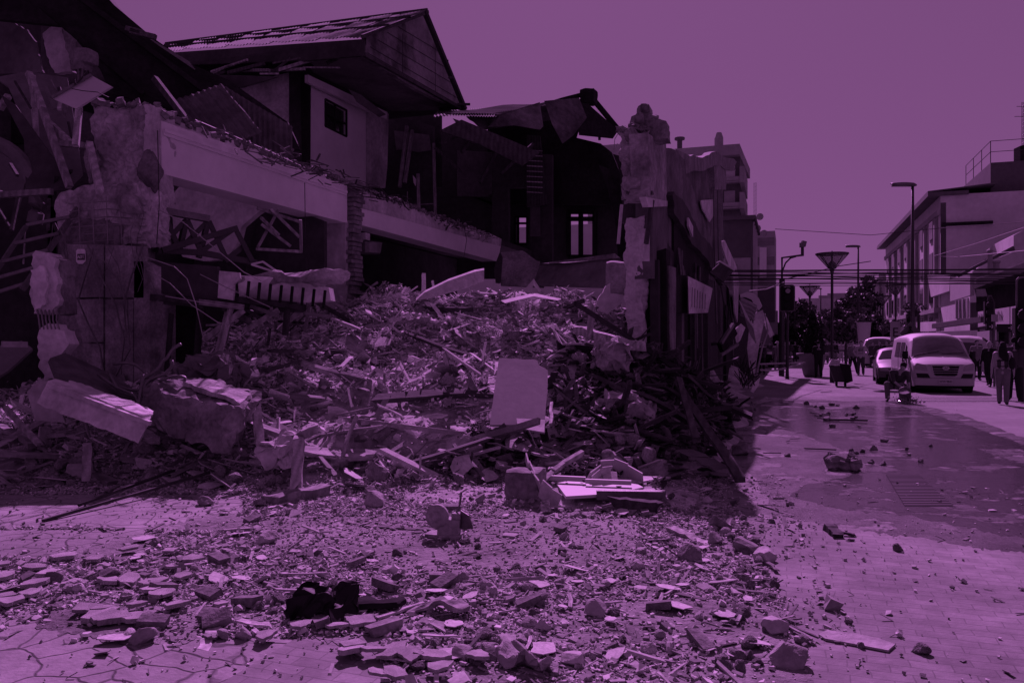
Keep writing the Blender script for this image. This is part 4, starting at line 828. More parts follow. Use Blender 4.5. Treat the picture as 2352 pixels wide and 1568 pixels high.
b = MB(); b.bx(x1 - 2.2, x1 - 1.2, Y - .5, Y - .1, zt - 7, zt - 2.5); sub(b.build('hanging_sign', 'bldg_pale'), t)
t = empty('satellite_dish', P(1738, 520, 110), 'three small roof dishes tilted above the far office block', 'dish')
for q, (u, v) in enumerate(((1739, 524), (1745, 497), (1754, 535))): b = MB(); b.lathe([(.1, 0), (.45, .15), (.5, .25)], P(u, v, 108 + q), 10, 'y'); sub(b.build('dish', 'bldg_mid'), t)
b = MB()
for k in range(4): b.bar(P(1731 + k * 2.2, 545, 112), P(1731 + k * 2.2, 420, 112), .03)
for k in range(14): b.bar(P(1731, 540 - k * 9, 112), P(1737.6, 535 - k * 9, 112), .02)
o = tag(b.build('antenna_mast', 'steel'), 'faint lattice mast rising beyond the old building', 'antenna'); recenter(o)
t = empty('low_shops', (-4.3, 90, 0), 'dark shop fronts with small signs behind the traffic light on the left', 'building')
b = MB(); b.bx(-9, -3.0, 74, 104, 0, 7); sub(b.build('body', 'bldg_dark'), t)
for k, (u, v, wd, hh, m_) in enumerate(((1742, 772, 2.4, 1.4, 'bldg_mid'), (1758, 700, 1.6, 3, 'bldg_dark'), (1770, 745, 1.2, 2.4, 'bldg_mid'), (1752, 812, 3, 1.6, 'bldg_mid'))): b = MB(); c = P(u, v, 70); b.box(c, (wd, .2, hh)); sub(b.build('shop_sign', m_), t)

# ------------------------------------------------------------------ right side buildings
RX = 14.6
t = empty('facade_building', (RX, 76, 0), 'four storey pale building with pilasters and a large blank side wall', 'building')
Yc = on(2160, 440, plX(RX)).y; Ye = on(2034, 560, plX(RX)).y; zt = on(2160, 448, plX(RX)).z
b = MB(); b.bx(RX, RX + 42, Yc, Ye, 0, zt); sub(b.build('body', 'bldg_pale'), t)
b = MB(); b.bx(RX - 1.2, RX + 2.5, Yc - .3, Ye + 1, zt - .1, zt + .3); b.prism([(RX - 1.2, Yc - .3, zt + .3), (RX - 1.2, Ye, zt + .3), (RX + 5, Ye, zt + .8), (RX + 5, Yc - .3, zt + .8)], (0, 0, .12)); sub(b.build('eaves', 'bldg_dark'), t)
b = MB(); b.bx(RX + .1, RX + 4.6, Yc - .5, Yc, zt - 3.2, zt - 2.9); sub(b.build('eave_return', 'black_shade'), t)
b = MB(); b.bx(RX + 13.2, RX + 13.35, Yc - .02, Yc, 0, zt - .3); b.bx(RX, RX + .5, Yc - .04, Yc, 0, zt - .8); sub(b.build('wall_joint', 'bldg_dark'), t)
nb = 7; bw_ = (Ye - Yc - 2) / nb
for k in range(nb):
    y = Yc + 1.5 + k * bw_
    b = MB(); b.bx(RX - .35, RX, y - .1, y + .55, 4, zt - 2.2); sub(b.build('pilaster', 'bldg_mid'), t)
    for fl in range(4):
        z = zt - 4.2 - fl * 3.4
        if z < 1: continue
        fr = MB(); fr.bx(RX - .12, RX, y + 1.6, y + 4.6, z, z + 2.3); fo = sub(fr.build('window', 'bldg_pale' if fl % 2 else 'bldg_mid'), t); g = MB(); g.bx(RX - .2, RX - .13, y + 2.0, y + 4.2, z + .2, z + 2.1); go = g.build('pane', 'glass_dark' if (k + fl) % 3 else 'glass_mid'); go.parent = fo
b = MB(); b.bx(RX - .6, RX, Yc, Ye, 4.6, 5.1); b.bx(RX - .3, RX, Yc, Ye, zt - 2.0, zt - 1.5); sub(b.build('string_course', 'bldg_mid'), t)
t = empty('low_facade', (RX, 140, 0), 'long two storey facade with tall window strips beyond the large building', 'building')
Yf = on(1982, 680, plX(RX)).y; zf = on(1985, 668, plX(RX)).z
b = MB(); b.bx(RX, RX + 20, Ye + .1, Yf, 0, zf); sub(b.build('body', 'bldg_mid'), t); b = MB(); b.bx(RX - 1, RX + 3, Ye + .1, Yf + 1, zf - .1, zf + .5); sub(b.build('eaves', 'bldg_pale'), t)
for k in range(9): b = MB(); y = Ye + 3 + k * (Yf - Ye - 4) / 9; b.bx(RX - .15, RX, y, y + (Yf - Ye) / 16, 3.6, zf - 2.5); sub(b.build('window', 'glass_dark'), t)
b = MB(); b.prism([(RX, Ye + 4, 3.4), (RX - 4.5, Ye + 4, 2.6), (RX - 4.5, Ye + 24, 2.6), (RX, Ye + 24, 3.4)], (0, 0, .08)); sub(b.build('awning', 'white_panel'), t)

t = empty('shop_building', (RX, 60, 0), 'dark glazed shop building with a pale fascia sign at the right edge', 'shop')
b = MB(); b.bx(RX - .2, RX + 30, 50, 76, 0, 6.8); sub(b.build('body', 'bldg_dark'), t)
b = MB(); b.bx(RX, RX + 30, 76.1, 90.8, 0, 7.6); sub(b.build('body', 'bldg_pale'), t)
slab('white_panel', [(2182, 640), (2228, 632), (2228, 678), (2182, 692)], plX(RX - 1.2), .3, 'white_panel', t)
slab('white_panel', [(2130, 632), (2182, 630), (2180, 668), (2138, 682)], plX(RX - .4), .3, 'bldg_pale', t)
wn = slab('window', [(2196, 690), (2222, 684), (2222, 727), (2194, 732)], plX(RX - .1), .1, 'glass_mid', t)
for u in (2196, 2203, 2212, 2222): b = MB(); b.bar(on(u, 686, plX(RX - .15)), on(u, 731, plX(RX - .15)), .12); o = b.build('window_frame', 'bldg_pale'); o.parent = wn
slab('glazing', [(2242, 640), (2352, 615), (2420, 600), (2420, 700), (2352, 704), (2242, 716)], plX(RX - .35), .15, 'black_shade', t)
slab('dark_canopy', [(2232, 655), (2262, 640), (2420, 575), (2420, 606), (2300, 640), (2236, 664)], plX(RX - 1.2), .9, 'black_shade', t)
for u0, u1 in ((2246, 2262), (2266, 2318), (2321, 2400)):
    dd = 4; f0 = on(u0, 712 - (u0 - 2246) * .14, plX(RX - .7)); s_ = slab('fascia_sign', [(u0, 716 - (u0 - 2246) * .155), (u1, 716 - (u1 - 2246) * .155), (u1, 748 - (u1 - 2246) * .03), (u0, 751 - (u0 - 2246) * .03)], plX(RX - .8), .25, 'white_panel', t)
    if u1 < 2350:
        c = on((u0 + u1) / 2, 731 - ((u0 + u1) / 2 - 2246) * .09, plX(RX - .83)); text_part('Bal/Ink', .95 if u1 > 2300 else .8, c, (0, -1, 0), (0, 0, 1), 'letter_dark', s_)
slab('lower_glass', [(2250, 756), (2420, 742), (2420, 830), (2250, 830)], plX(RX - .4), .1, 'black_shade', t)
slab('lower_sign', [(2244, 762), (2288, 757), (2288, 786), (2244, 788)], plX(RX - .9), .15, 'bldg_mid', t)
t = empty('market_awning', P(2190, 748, 58), 'long flat awning with a pale lower edge above the shop doors', 'awning')
bars('awning_board', [((2148, 749, 62), (2262, 733, 52))], .5, 'bldg_dark', t, .35); bars('awning_edge', [((2146, 745, 62), (2264, 728, 52))], .3, 'bldg_pale', t, .12)  # pale edge bar along the darker awning board
slab('shop_front', [(2105, 740), (2150, 738), (2150, 760), (2105, 762)], plX(RX - 1.5), .1, 'bldg_pale', t)
slab('dark_wall', [(2105, 764), (2245, 758), (2245, 840), (2105, 835)], plX(RX - .5), .2, 'bldg_dark', t)
slab('kiosk_panel', [(2190, 778), (2245, 776), (2245, 820), (2190, 822)], plX(RX - .8), .1, 'bldg_mid', t)
zt = on(2160, 448, plX(RX)).z
t = empty('water_tank_house', P(2320, 400, 84), 'dark rooftop tank room with thin railing above the blank wall', 'rooftop room')
b = MB(); a = on(2275, 374, plY(93)); b.bx(a.x, a.x + 30, 93, 108, zt, a.z); sub(b.build('body', 'bldg_dark'), t)
b = MB(); a2 = on(2334, 350, plY(97)); b.lathe([(3, 0), (3, 2.3), (2.2, 2.6)], (a2.x + 3, 98, a.z), 14); sub(b.build('tank', 'black_shade'), t)
b = MB()
for k in range(7): b.bar((a.x + k * 3.5, 93, a.z), (a.x + k * 3.5, 93, a.z + 2.2), .06)
for z in (1.1, 2.2): b.bar((a.x, 93, a.z + z), (a.x + 25, 93, a.z + z), .05)
for k in range(4): b.bar((a.x, 93 + k * 4, a.z), (a.x, 93 + k * 4, a.z + 2.2), .06)
b.bar((a.x, 93, a.z + 2.2), (a.x, 105, a.z + 2.2), .05); b.bar((a.x, 93, a.z + 1.1), (a.x, 105, a.z + 1.1), .05)
sub(b.build('railing', 'steel_dark'), t)
b = MB()
for k in range(3): b.bar(P(2347 + k * 3, 352, 88), P(2347 + k * 3, 235, 88), .05)
for k in range(12): b.bar(P(2347, 350 - k * 9.5, 88), P(2353, 345 - k * 9.5, 88), .04)
b.bar(P(2330, 268, 88), P(2362, 268, 88), .05); b.bar(P(2335, 245, 88), P(2362, 245, 88), .05)
o = tag(b.build('radio_mast', 'steel_dark'), 'thin lattice radio mast at the right picture edge above the tank room', 'antenna'); recenter(o)
t = empty('gabled_annex', P(2310, 600, 60), 'pale annex with a stepped lean to roof and two flues', 'building')
b = MB(); b.prism([on(u, v, plY(77)) for u, v in ((2236, 720), (2236, 622), (2262, 604), (2328, 578), (2328, 540), (2352, 528), (2480, 515), (2480, 720))], (0, 8, 0)); sub(b.build('body', 'bldg_pale'), t)
bars('roof_edge', [((2200, 634, 67), (2328, 568, 66)), ((2262, 600, 67), (2330, 572, 66))], .25, 'bldg_dark', t)
b = MB(); b.lathe([(.18, 0), (.18, 3.1), (.3, 3.12), (0.03, 3.35)], Vector(P(2274, 665, 64)), 10); sub(b.build('flue', 'bldg_mid'), t); b = MB(); b.lathe([(.24, 0), (.24, 2.1), (.32, 2.15), (.32, 2.3)], Vector(P(2288, 665, 64)), 10); sub(b.build('flue', 'bldg_mid'), t)
t = empty('far_rooftops', P(1890, 690, 210), 'hazy pale blocks on the horizon between the trees', 'building')
b = MB(); bbox(b, 1840, 1920, 684, 215, 15); bbox(b, 1900, 1990, 672, 225, 15); bbox(b, 1880, 1905, 678, 220, 8); sub(b.build('body', 'bldg_mid'), t); b = MB(); bbox(b, 1850, 1960, 712, 205, 5); sub(b.build('body', 'bldg_pale'), t)

# ------------------------------------------------------------------ overhead wires, crossing the street
for k in range(18):
    v0 = 619 + (k // 3) * 5.6 + rd.uniform(-3, 3); am = rd.uniform(1, 5); ph_ = rd.uniform(0, 6); sl_ = rd.uniform(-12, 12); d = 27 + rd.uniform(-1, 1); b = MB(); pts = []
    for j in range(17):
        f_ = j / 16; u = 1600 + f_ * 900; pts.append(P(u, v0 + (k % 3) * 1.2 + 10 * 4 * f_ * (1 - f_) * .3 - (f_ - .4) * (10 if k % 2 else 3) + am * math.sin(f_ * 5 + ph_) + (f_ - .5) * sl_, d))
    b.tube(pts, .02 if k % 3 == 0 else .009, 5); o = tag(b.build('overhead_cable', 'cable'), 'thick black cable of the bundle strung across the street' if k % 3 == 0 else 'thin black cable of the bundle strung across the street', 'cable', 'thick overhead cables' if k % 3 == 0 else 'thin overhead cables'); recenter(o)
for k, (a, l) in enumerate((([(1780, 526, 60), (2000, 540, 60), (2160, 524, 60), (2352, 510, 55)], 'faint high wire crossing the sky to the pale building'), ([(1720, 668, 24), (1760, 664, 28), (1800, 648, 32)], 'pale cable from the torn awning up to the traffic light'), ([(2145, 588, 62), (2240, 560, 50), (2360, 520, 40)], 'wire rising from the building corner to the right edge'), ([(2145, 588, 62), (2200, 590, 55), (2360, 575, 45)], 'slack wire from the building corner along the blank wall'), ([(1790, 644, 34), (1860, 628, 34), (1920, 612, 40), (2000, 600, 40)], 'thin wire climbing from the traffic light through the bundle'))):
    b = MB(); b.tube([P(*p) for p in a], .02, 4); o = tag(b.build('overhead_cable', 'cable' if k != 1 else 'cable_pale'), l, 'cable'); recenter(o)

# ------------------------------------------------------------------ lamps and signals
def base(u, v): return G(u, v)
def cone_lamp(u, vb, label, hgt=5.2, d=None):
    p = G(u, vb) if d is None else Vector((P(u, 784, d).x, P(u, 784, d).y, 0)); t = empty('street_lamp', p, label, 'street lamp', 'cone topped street lamps')
    b = MB(); b.lathe([(.09, 0), (.09, .9), (.06, 1.0), (.05, hgt - .8), (.085, hgt - .72), (.08, hgt - .6)], (0, 0, 0), 10); b.build('pole', 'steel_dark', t, True)
    b = MB(); b.lathe([(.1, hgt - .65), (.16, hgt - .6), (.62, hgt - .06), (.6, hgt - .04), (.13, hgt - .55), (.08, hgt - .6)], (0, 0, 0), 16); b.build('lamp_shade', 'lamp_clear', t)
    b = MB(); b.lathe([(.6, hgt - .06), (.64, hgt - .05), (.64, hgt), (.05, hgt + .03)], (0, 0, 0), 16)
    for k in range(8): a = k * math.pi / 4; b.bar((math.cos(a) * .12, math.sin(a) * .12, hgt - .62), (math.cos(a) * .61, math.sin(a) * .61, hgt - .04), .025)
    b.lathe([(.16, hgt - .62), (.14, hgt - .4), (.03, hgt - .3), (.02, hgt + .1)], (0, 0, 0), 10); b.build('lamp_cap', 'steel_dark', t); return t
cone_lamp(1911, 878, 'cone topped street lamp standing before the planter and cart'); cone_lamp(1860, 784, 'second cone topped lamp rising behind the planter shrub', 5.2, 51)
for k, (u, d, l) in enumerate(((1825, 75, 'cone topped lamp against the left trees'), (1812, 100, 'small cone lamp low in the left trees'), (1982, 84, 'small cone lamp beside the white flower column'), (2028, 62, 'cone lamp in front of the long low facade'), (2057, 50, 'cone lamp before the pilaster building'), (1960, 110, 'distant cone lamp among the right trees'), (1944, 130, 'farther tiny cone lamp right of the nearest lamp pole'))):
    cone_lamp(u, 784, l, 5.2, d)
def tall_lamp(u, vtop, d, label, flip=-1):
    p = P(u, 784, d); z = P(u, vtop, d).z; t = empty('tall_street_lamp', (p.x, p.y, 0), label, 'street lamp', 'tall street lamps')
    b = MB(); b.lathe([(.13, 0), (.1, z * .5), (.07, z)], (0, 0, 0), 10); b.build('pole', 'steel_dark', t, True)
    b = MB(); b.ell((-.5 * ct, -.5 * st, z + .12), (.7, .2, .1), 12, 6, (0, 0, TH)); b.box((-.45 * ct, -.45 * st, z + .04), (1.2, .3, .08), (0, 0, TH)); b.build('lamp_head', 'steel', t, True)
tall_lamp(2096, 428, 42, 'tallest lamp, in front of the pilaster building'); tall_lamp(1971, 568, 70, 'tall lamp rising out of the right hand trees'); tall_lamp(1885, 664, 125, 'small distant tall lamp over the hazy blocks')
t = empty('traffic_light', G(1808, 870), 'traffic light with dark backplate on a pole by the sidewalk edge', 'traffic light'); 
b = MB(); b.lathe([(.09, 0), (.07, .3), (.07, 2.9)], (0, 0, 0), 10); b.build('pole', 'steel_dark', t, True)
def rrect(cx, cz, w_, h_, r, n=5):
    o = []
    for qx, qz, a0 in ((1, 1, 0), (-1, 1, 90), (-1, -1, 180), (1, -1, 270)):
        for k in range(n): a = R(a0 + 90 * k / (n - 1)); o.append((cx + qx * (w_ / 2 - r) + r * math.cos(a), cz + qz * (h_ / 2 - r) + r * math.sin(a)))
    return o
b = MB(); b.prism([(x, -.02, z) for x, z in rrect(0, 3.55, .66, 1.18, .12)], (0, .04, 0)); b.build('backplate_rim', 'steel', t)
b = MB(); b.prism([(x, -.06, z) for x, z in rrect(0, 3.55, .56, 1.08, .08)], (0, .035, 0)); b.build('backplate', 'black', t)
b = MB()
for k in range(3): b.lathe([(.13, 0), (.13, -.14)], (0, -.06, 3.9 - k * .34), 12, 'y')
b.build('hood', 'black', t); b = MB(); b.lathe([(.105, 0), (.1, -.02)], (.03, -.2, 3.86), 14, 'y'); b.build('lens', 'lamp_glass', t); b = MB(); b.box((0, -.22, 4.03), (.26, .1, .02)); b.build('visor_edge', 'white_panel', t)
def signal_head(p, label, s=1.0, arm=True, xo=-.48):
    t = empty('traffic_light', p, label, 'traffic light'); zz = 3.3 * s; b = MB(); b.lathe([(.1, 0), (.08, zz + .9)], (0, 0, 0), 8)
    if arm: b.tube([(0, 0, zz + .9), (-.1, 0, zz + 1.2), (xo + .05, 0, zz + 1.2), (xo, 0, zz + .95)], .05, 6)
    b.build('pole', 'steel_dark', t); b = MB(); b.box((xo, 0, zz + .35), (.36, .34, 1.15)); b.build('signal_box', 'black', t); b = MB()
    for k in range(3): b.lathe([(.15, -.18), (.16, -.4)], (xo, 0, zz + .73 - k * .37), 10, 'y')
    b.build('hood', 'black', t); return t
p = P(2281, 784, 40); signal_head((p.x, p.y, 0), 'traffic light with three hooded lenses before the shop sign', .83, True, -.22)
p = P(2347, 784, 22); t = signal_head((p.x, p.y, 0), 'traffic light cropped by the right picture edge', .5, False, -.02); b = MB(); b.prism([(x, .1, z) for x, z in rrect(.33, 2.95, .9, 1.0, .12)], (0, .03, 0)); b.build('backplate_rim', 'steel', t)
b = MB(); b.prism([(x, .07, z) for x, z in rrect(.33, 2.95, .8, .9, .1)], (0, .03, 0)); b.build('backplate', 'black', t)
p = P(2110, 784, 46); t = signal_head((p.x, p.y, 0), 'small dark traffic light beside the crossing sign', .7, False)
t = empty('camera_pole', (P(1795, 784, 38).x, P(1795, 784, 38).y, 0), 'surveillance camera on a cranked arm pole above the traffic light', 'camera pole')
def L3(u, v, d=38): q = P(u, v, d); return q - Vector(t.location)
b = MB(); b.tube([(0, 0, 0), L3(1796, 640)], .13, 8); b.tube([L3(1796, 645), L3(1796, 592), L3(1843, 586)], .055, 6); b.tube([L3(1843, 588), L3(1843, 566)], .07, 6); b.tube([L3(1797, 622), L3(1804, 604), L3(1815, 593), L3(1828, 589)], .04, 5); b.build('pole', 'steel_dark', t)
b = MB(); b.box(L3(1841, 563), (.2, .25, .2)); b.bar(L3(1844, 566), L3(1847, 554), .2); b.build('camera', 'steel', t)
t = empty('crossing_sign', (P(2093, 784, 34).x, P(2093, 784, 34).y, 0), 'diamond pedestrian crossing sign above the white van roof', 'sign')
def L4(u, v, d=34): return P(u, v, d) - Vector(t.location)
b = MB(); b.prism([L4(2066, 765), L4(2092, 739), L4(2118, 765), L4(2092, 790)], (0, .03, 0)); b.build('plate', 'bldg_dark', t); b = MB(); b.tube([(0, .05, 0), (0, .05, 2)], .04, 6); b.build('post', 'steel', t)
b = MB(); b.ell(L4(2091, 752, 33.9), (.06, .02, .07)); b.bar(L4(2091, 755, 33.9), L4(2091, 768, 33.9), .11, .02); b.bar(L4(2091, 767, 33.9), L4(2086, 780, 33.9), .07, .02); b.bar(L4(2091, 767, 33.9), L4(2096, 780, 33.9), .07, .02); b.bar(L4(2090, 757, 33.9), L4(2084, 767, 33.9), .05, .02); b.bar(L4(2092, 757, 33.9), L4(2098, 766, 33.9), .05, .02); b.build('walking_figure', 'black', t)
def small_sign(u0, u1, v0, v1, d, txt, label, m_='bldg_dark', lm='letter_pale', sz=.4):
    p = P((u0 + u1) / 2, 784, d); t = empty('street_sign', (p.x, p.y, 0), label, 'sign'); a, c = P(u0, v0, d) - p + Vector((0, 0, CAM_H)), P(u1, v1, d) - p + Vector((0, 0, CAM_H)); b = MB(); b.prism([(a.x, a.y, a.z), (c.x, c.y, a.z), (c.x, c.y, c.z), (a.x, a.y, c.z)], (0, .04, 0)); q = b.build('plate', m_, t)
    b = MB(); b.tube([(0, .08, 0), (0, .08, c.z)], .04, 6); b.build('post', 'steel', t)
    if txt: text_part(txt, sz, ((a.x + c.x) / 2, (a.y + c.y) / 2 - .02, (a.z + c.z) / 2), (ct, st, 0), (0, 0, 1), lm, q)
small_sign(2045, 2068, 738, 790, 46, 'E', 'parking sign with a ringed letter E left of the van', 'bldg_mid', 'letter_dark', .75)
small_sign(2266, 2287, 742, 758, 30, '→', 'small black arrow sign at the right', 'black', 'letter_pale', .25); small_sign(2289, 2352, 744, 762, 30, '→', 'wider black arrow sign cropped at the right edge', 'black', 'letter_pale', .25); small_sign(2278, 2292, 722, 738, 29, None, 'small blank plate above the arrow signs', 'bldg_mid')
# flower column, small trees in pots, planter
def leafball(name, m_, n, fn, size, parent, seed):
    rg = np.random.default_rng(seed); C0 = fn(rg, n); N_ = rg.normal(size=(n, 3)); N_ /= np.linalg.norm(N_, axis=1)[:, None]; A_ = np.cross(N_, rg.normal(size=(n, 3))); A_ /= np.linalg.norm(A_, axis=1)[:, None]; B_ = np.cross(N_, A_); s = size * rg.uniform(.5, 1.3, (n, 1))
    V = np.stack([C0 - A_ * s, C0 + B_ * s * .6, C0 + A_ * s, C0 - B_ * s * .6], 1).reshape(-1, 3); o = np_mesh(name, V, np.arange(4 * n).reshape(-1, 4), m_); o.parent = parent; return o
def tree(u, vtop, d, wpx, label, m_='leaf', seed=1, n=4200, zb=2.0, leaf=.3):
    p = P(u, 784, d); z = P(u, vtop, d).z; rad = wpx / F * d / 2; t = empty('street_tree', (p.x, p.y, 0), label, 'tree', 'street trees')
    b = MB(); b.tube([(0, 0, 0), (.1, 0, z * .3), (-.1, .1, z * .6), (.05, 0, z * .85)], [.28, .22, .14, .05], 8)
    for k in range(5): a = k * 1.3; b.tube([(0, 0, z * .3 + k * .3), (math.cos(a) * rad * .4, math.sin(a) * rad * .4, z * .55), (math.cos(a) * rad * .7, math.sin(a) * rad * .7, z * .7)], [.12, .08, .03], 6)
    b.build('trunk', 'bark', t)
    r0 = np.random.default_rng(seed); K_ = 16; cc = np.stack([r0.uniform(-.7, .7, K_) * rad, r0.uniform(-.7, .7, K_) * rad, zb + (z - zb) * r0.uniform(.12, .86, K_)], 1); cr = r0.uniform(.25, .48, K_) * rad; cc[0] = (0, 0, z - rad * .4); cr[:, ] = cr
    def fn(rg, n):
        i = rg.integers(0, K_, n); q = rg.normal(size=(n, 3)); q /= np.linalg.norm(q, axis=1)[:, None]; return cc[i] + q * (cr[i] * rg.uniform(.55, 1.08, n))[:, None]
    leafball('crown', m_, n, fn, leaf, t, seed + 9)
for k, (u, v, d, w_, l) in enumerate(((1838, 690, 95, 90, 'dark street tree left of the second lamp'), (1800, 745, 70, 60, 'low dark tree behind the traffic light pole'), (1925, 700, 105, 90, 'bushy tree just right of the nearest lamp pole'), (1960, 668, 120, 80, 'mid height tree left of the tallest tree'), (1995, 628, 135, 90, 'tallest tree, behind the low facade end'), (1890, 735, 85, 90, 'low bushy tree behind the planter'), (1950, 740, 80, 80, 'low tree behind the crowd'), (2000, 730, 120, 70, 'dark tree behind the flower column'), (1860, 745, 62, 40, 'thin dark tree beside the potted cypress'))):
    tree(u, v, d, w_, l, 'leaf' if k not in (1, 7, 8) else 'leaf_dark', k + 3, 4200, 1.2)  # three of the trees take the darker leaf colour
p = G(1866, 864); t = empty('planter_pot', p, 'large tapered pot standing behind the lamp', 'planter'); b = MB(); b.lathe([(.36, 0), (.4, .05), (.62, .98), (.72, .98), (.72, 1.1), (.62, 1.1), (.58, 1.0)], (0, 0, 0), 20); b.build('pot', 'pot', t, True)
t = empty('cypress', (p.x, p.y, 1.0), 'dark conical cypress growing in the large pot', 'shrub'); b = MB(); b.tube([(0, 0, -.05), (0, 0, 1.2)], .05, 6); b.build('trunk', 'bark', t)
def fn(rg, n): z = rg.random(n) ** 1.2; a = rg.uniform(0, 6.28, n); r = .62 * (1 - z) ** .8 * np.sqrt(rg.random(n)) * (.5 + .5 * np.minimum(1, z * 6)) + .04; return np.stack([r * np.cos(a), r * np.sin(a), .1 + z * 1.95], 1)
leafball('crown', 'leaf_dark', 5000, fn, .06, t, 5)
p = P(1984, 784, 58); t = empty('flower_column', (p.x, p.y, 0), 'tall white tapered flower column with plants on top', 'planter'); b = MB(); b.lathe([(.3, 0), (.32, 1), (.5, 3.0), (.55, 3.05)], (0, 0, 0), 14); b.build('column', 'white_panel', t, True)
leafball('flowers', 'leaf', 260, lambda rg, n: np.stack([rg.normal(0, .3, n), rg.normal(0, .3, n), 3.1 + rg.random(n) * .5], 1), .14, t, 4)
for k, (u, d, z) in enumerate(((2052, 48, 2.5), (2098, 44, 3.3), (2030, 70, 2.6))):
    p = P(u, 784, d); t = empty('hanging_basket', (p.x, p.y, z), ['flower basket hung on the lamp left of the van', 'flower basket on the tallest lamp above the crossing sign', 'distant flower basket under the awning lamp'][k], 'flower basket')
    b = MB(); b.lathe([(.15, -.3), (.4, 0)], (0, 0, 0), 10); b.build('bowl', 'black', t); leafball('flowers', 'leaf', 220, lambda rg, n: np.stack([rg.normal(0, .28, n), rg.normal(0, .28, n), rg.random(n) * .45], 1), .1, t, 8 + k)
# hazard tape
for k, (a, l) in enumerate((([(1740, 836, 34), (1770, 835, 35), (1800, 834, 36), (1850, 832, 37)], 'upper strip of pale barrier tape between awning and pot'), ([(1745, 849, 33), (1775, 851, 34), (1805, 846, 35), (1835, 838, 36.5), (1850, 832, 37)], 'sagging lower strip of pale barrier tape'))):
    b = MB(); pts = [P(*p) for p in a]
    for i in range(len(pts) - 1): b.bar(pts[i], pts[i + 1], .01, .07)
    o = tag(b.build('barrier_tape', 'plastic_bag'), l, 'barrier tape'); recenter(o)
t = empty('litter_cart', G(1924, 886), 'dark tapered litter cart with bags and upright handles by the lamp', 'cart')
b = MB(); b.prism([(-.3, -.25, .75), (.35, -.25, .75), (.22, -.2, .15), (-.12, -.2, .15)], (0, .5, 0)); b.build('bin', 'cloth_dark', t); b = MB(); b.prism([(.05, -.3, .85), (.42, -.3, .8), (.5, -.3, .2), (.3, -.3, .12)], (0, .5, 0)); b.build('bag', 'black', t)
b = MB(); b.prism([(-.34, -.3, .76), (-.22, -.3, 1.0), (.05, -.3, .95), (.05, -.3, .78)], (0, .45, 0)); b.build('cover', 'plaster_pale', t); b = MB()
for x in (-.2, .28): b.tube([(x, 0, .7), (x, 0, 1.5), (x + .02, -.1, 1.6)], .05, 6)
b.tube([(-.3, 0, 1.3), (.3, 0, 1.32)], .03, 6); b.build('handle', 'steel_dark', t)
for x in (-.05, .25): b = MB(); b.lathe([(.13, -.04), (.13, .04)], (x, -.1, .13), 12, 'x'); b.build('wheel', 'rubber', t)
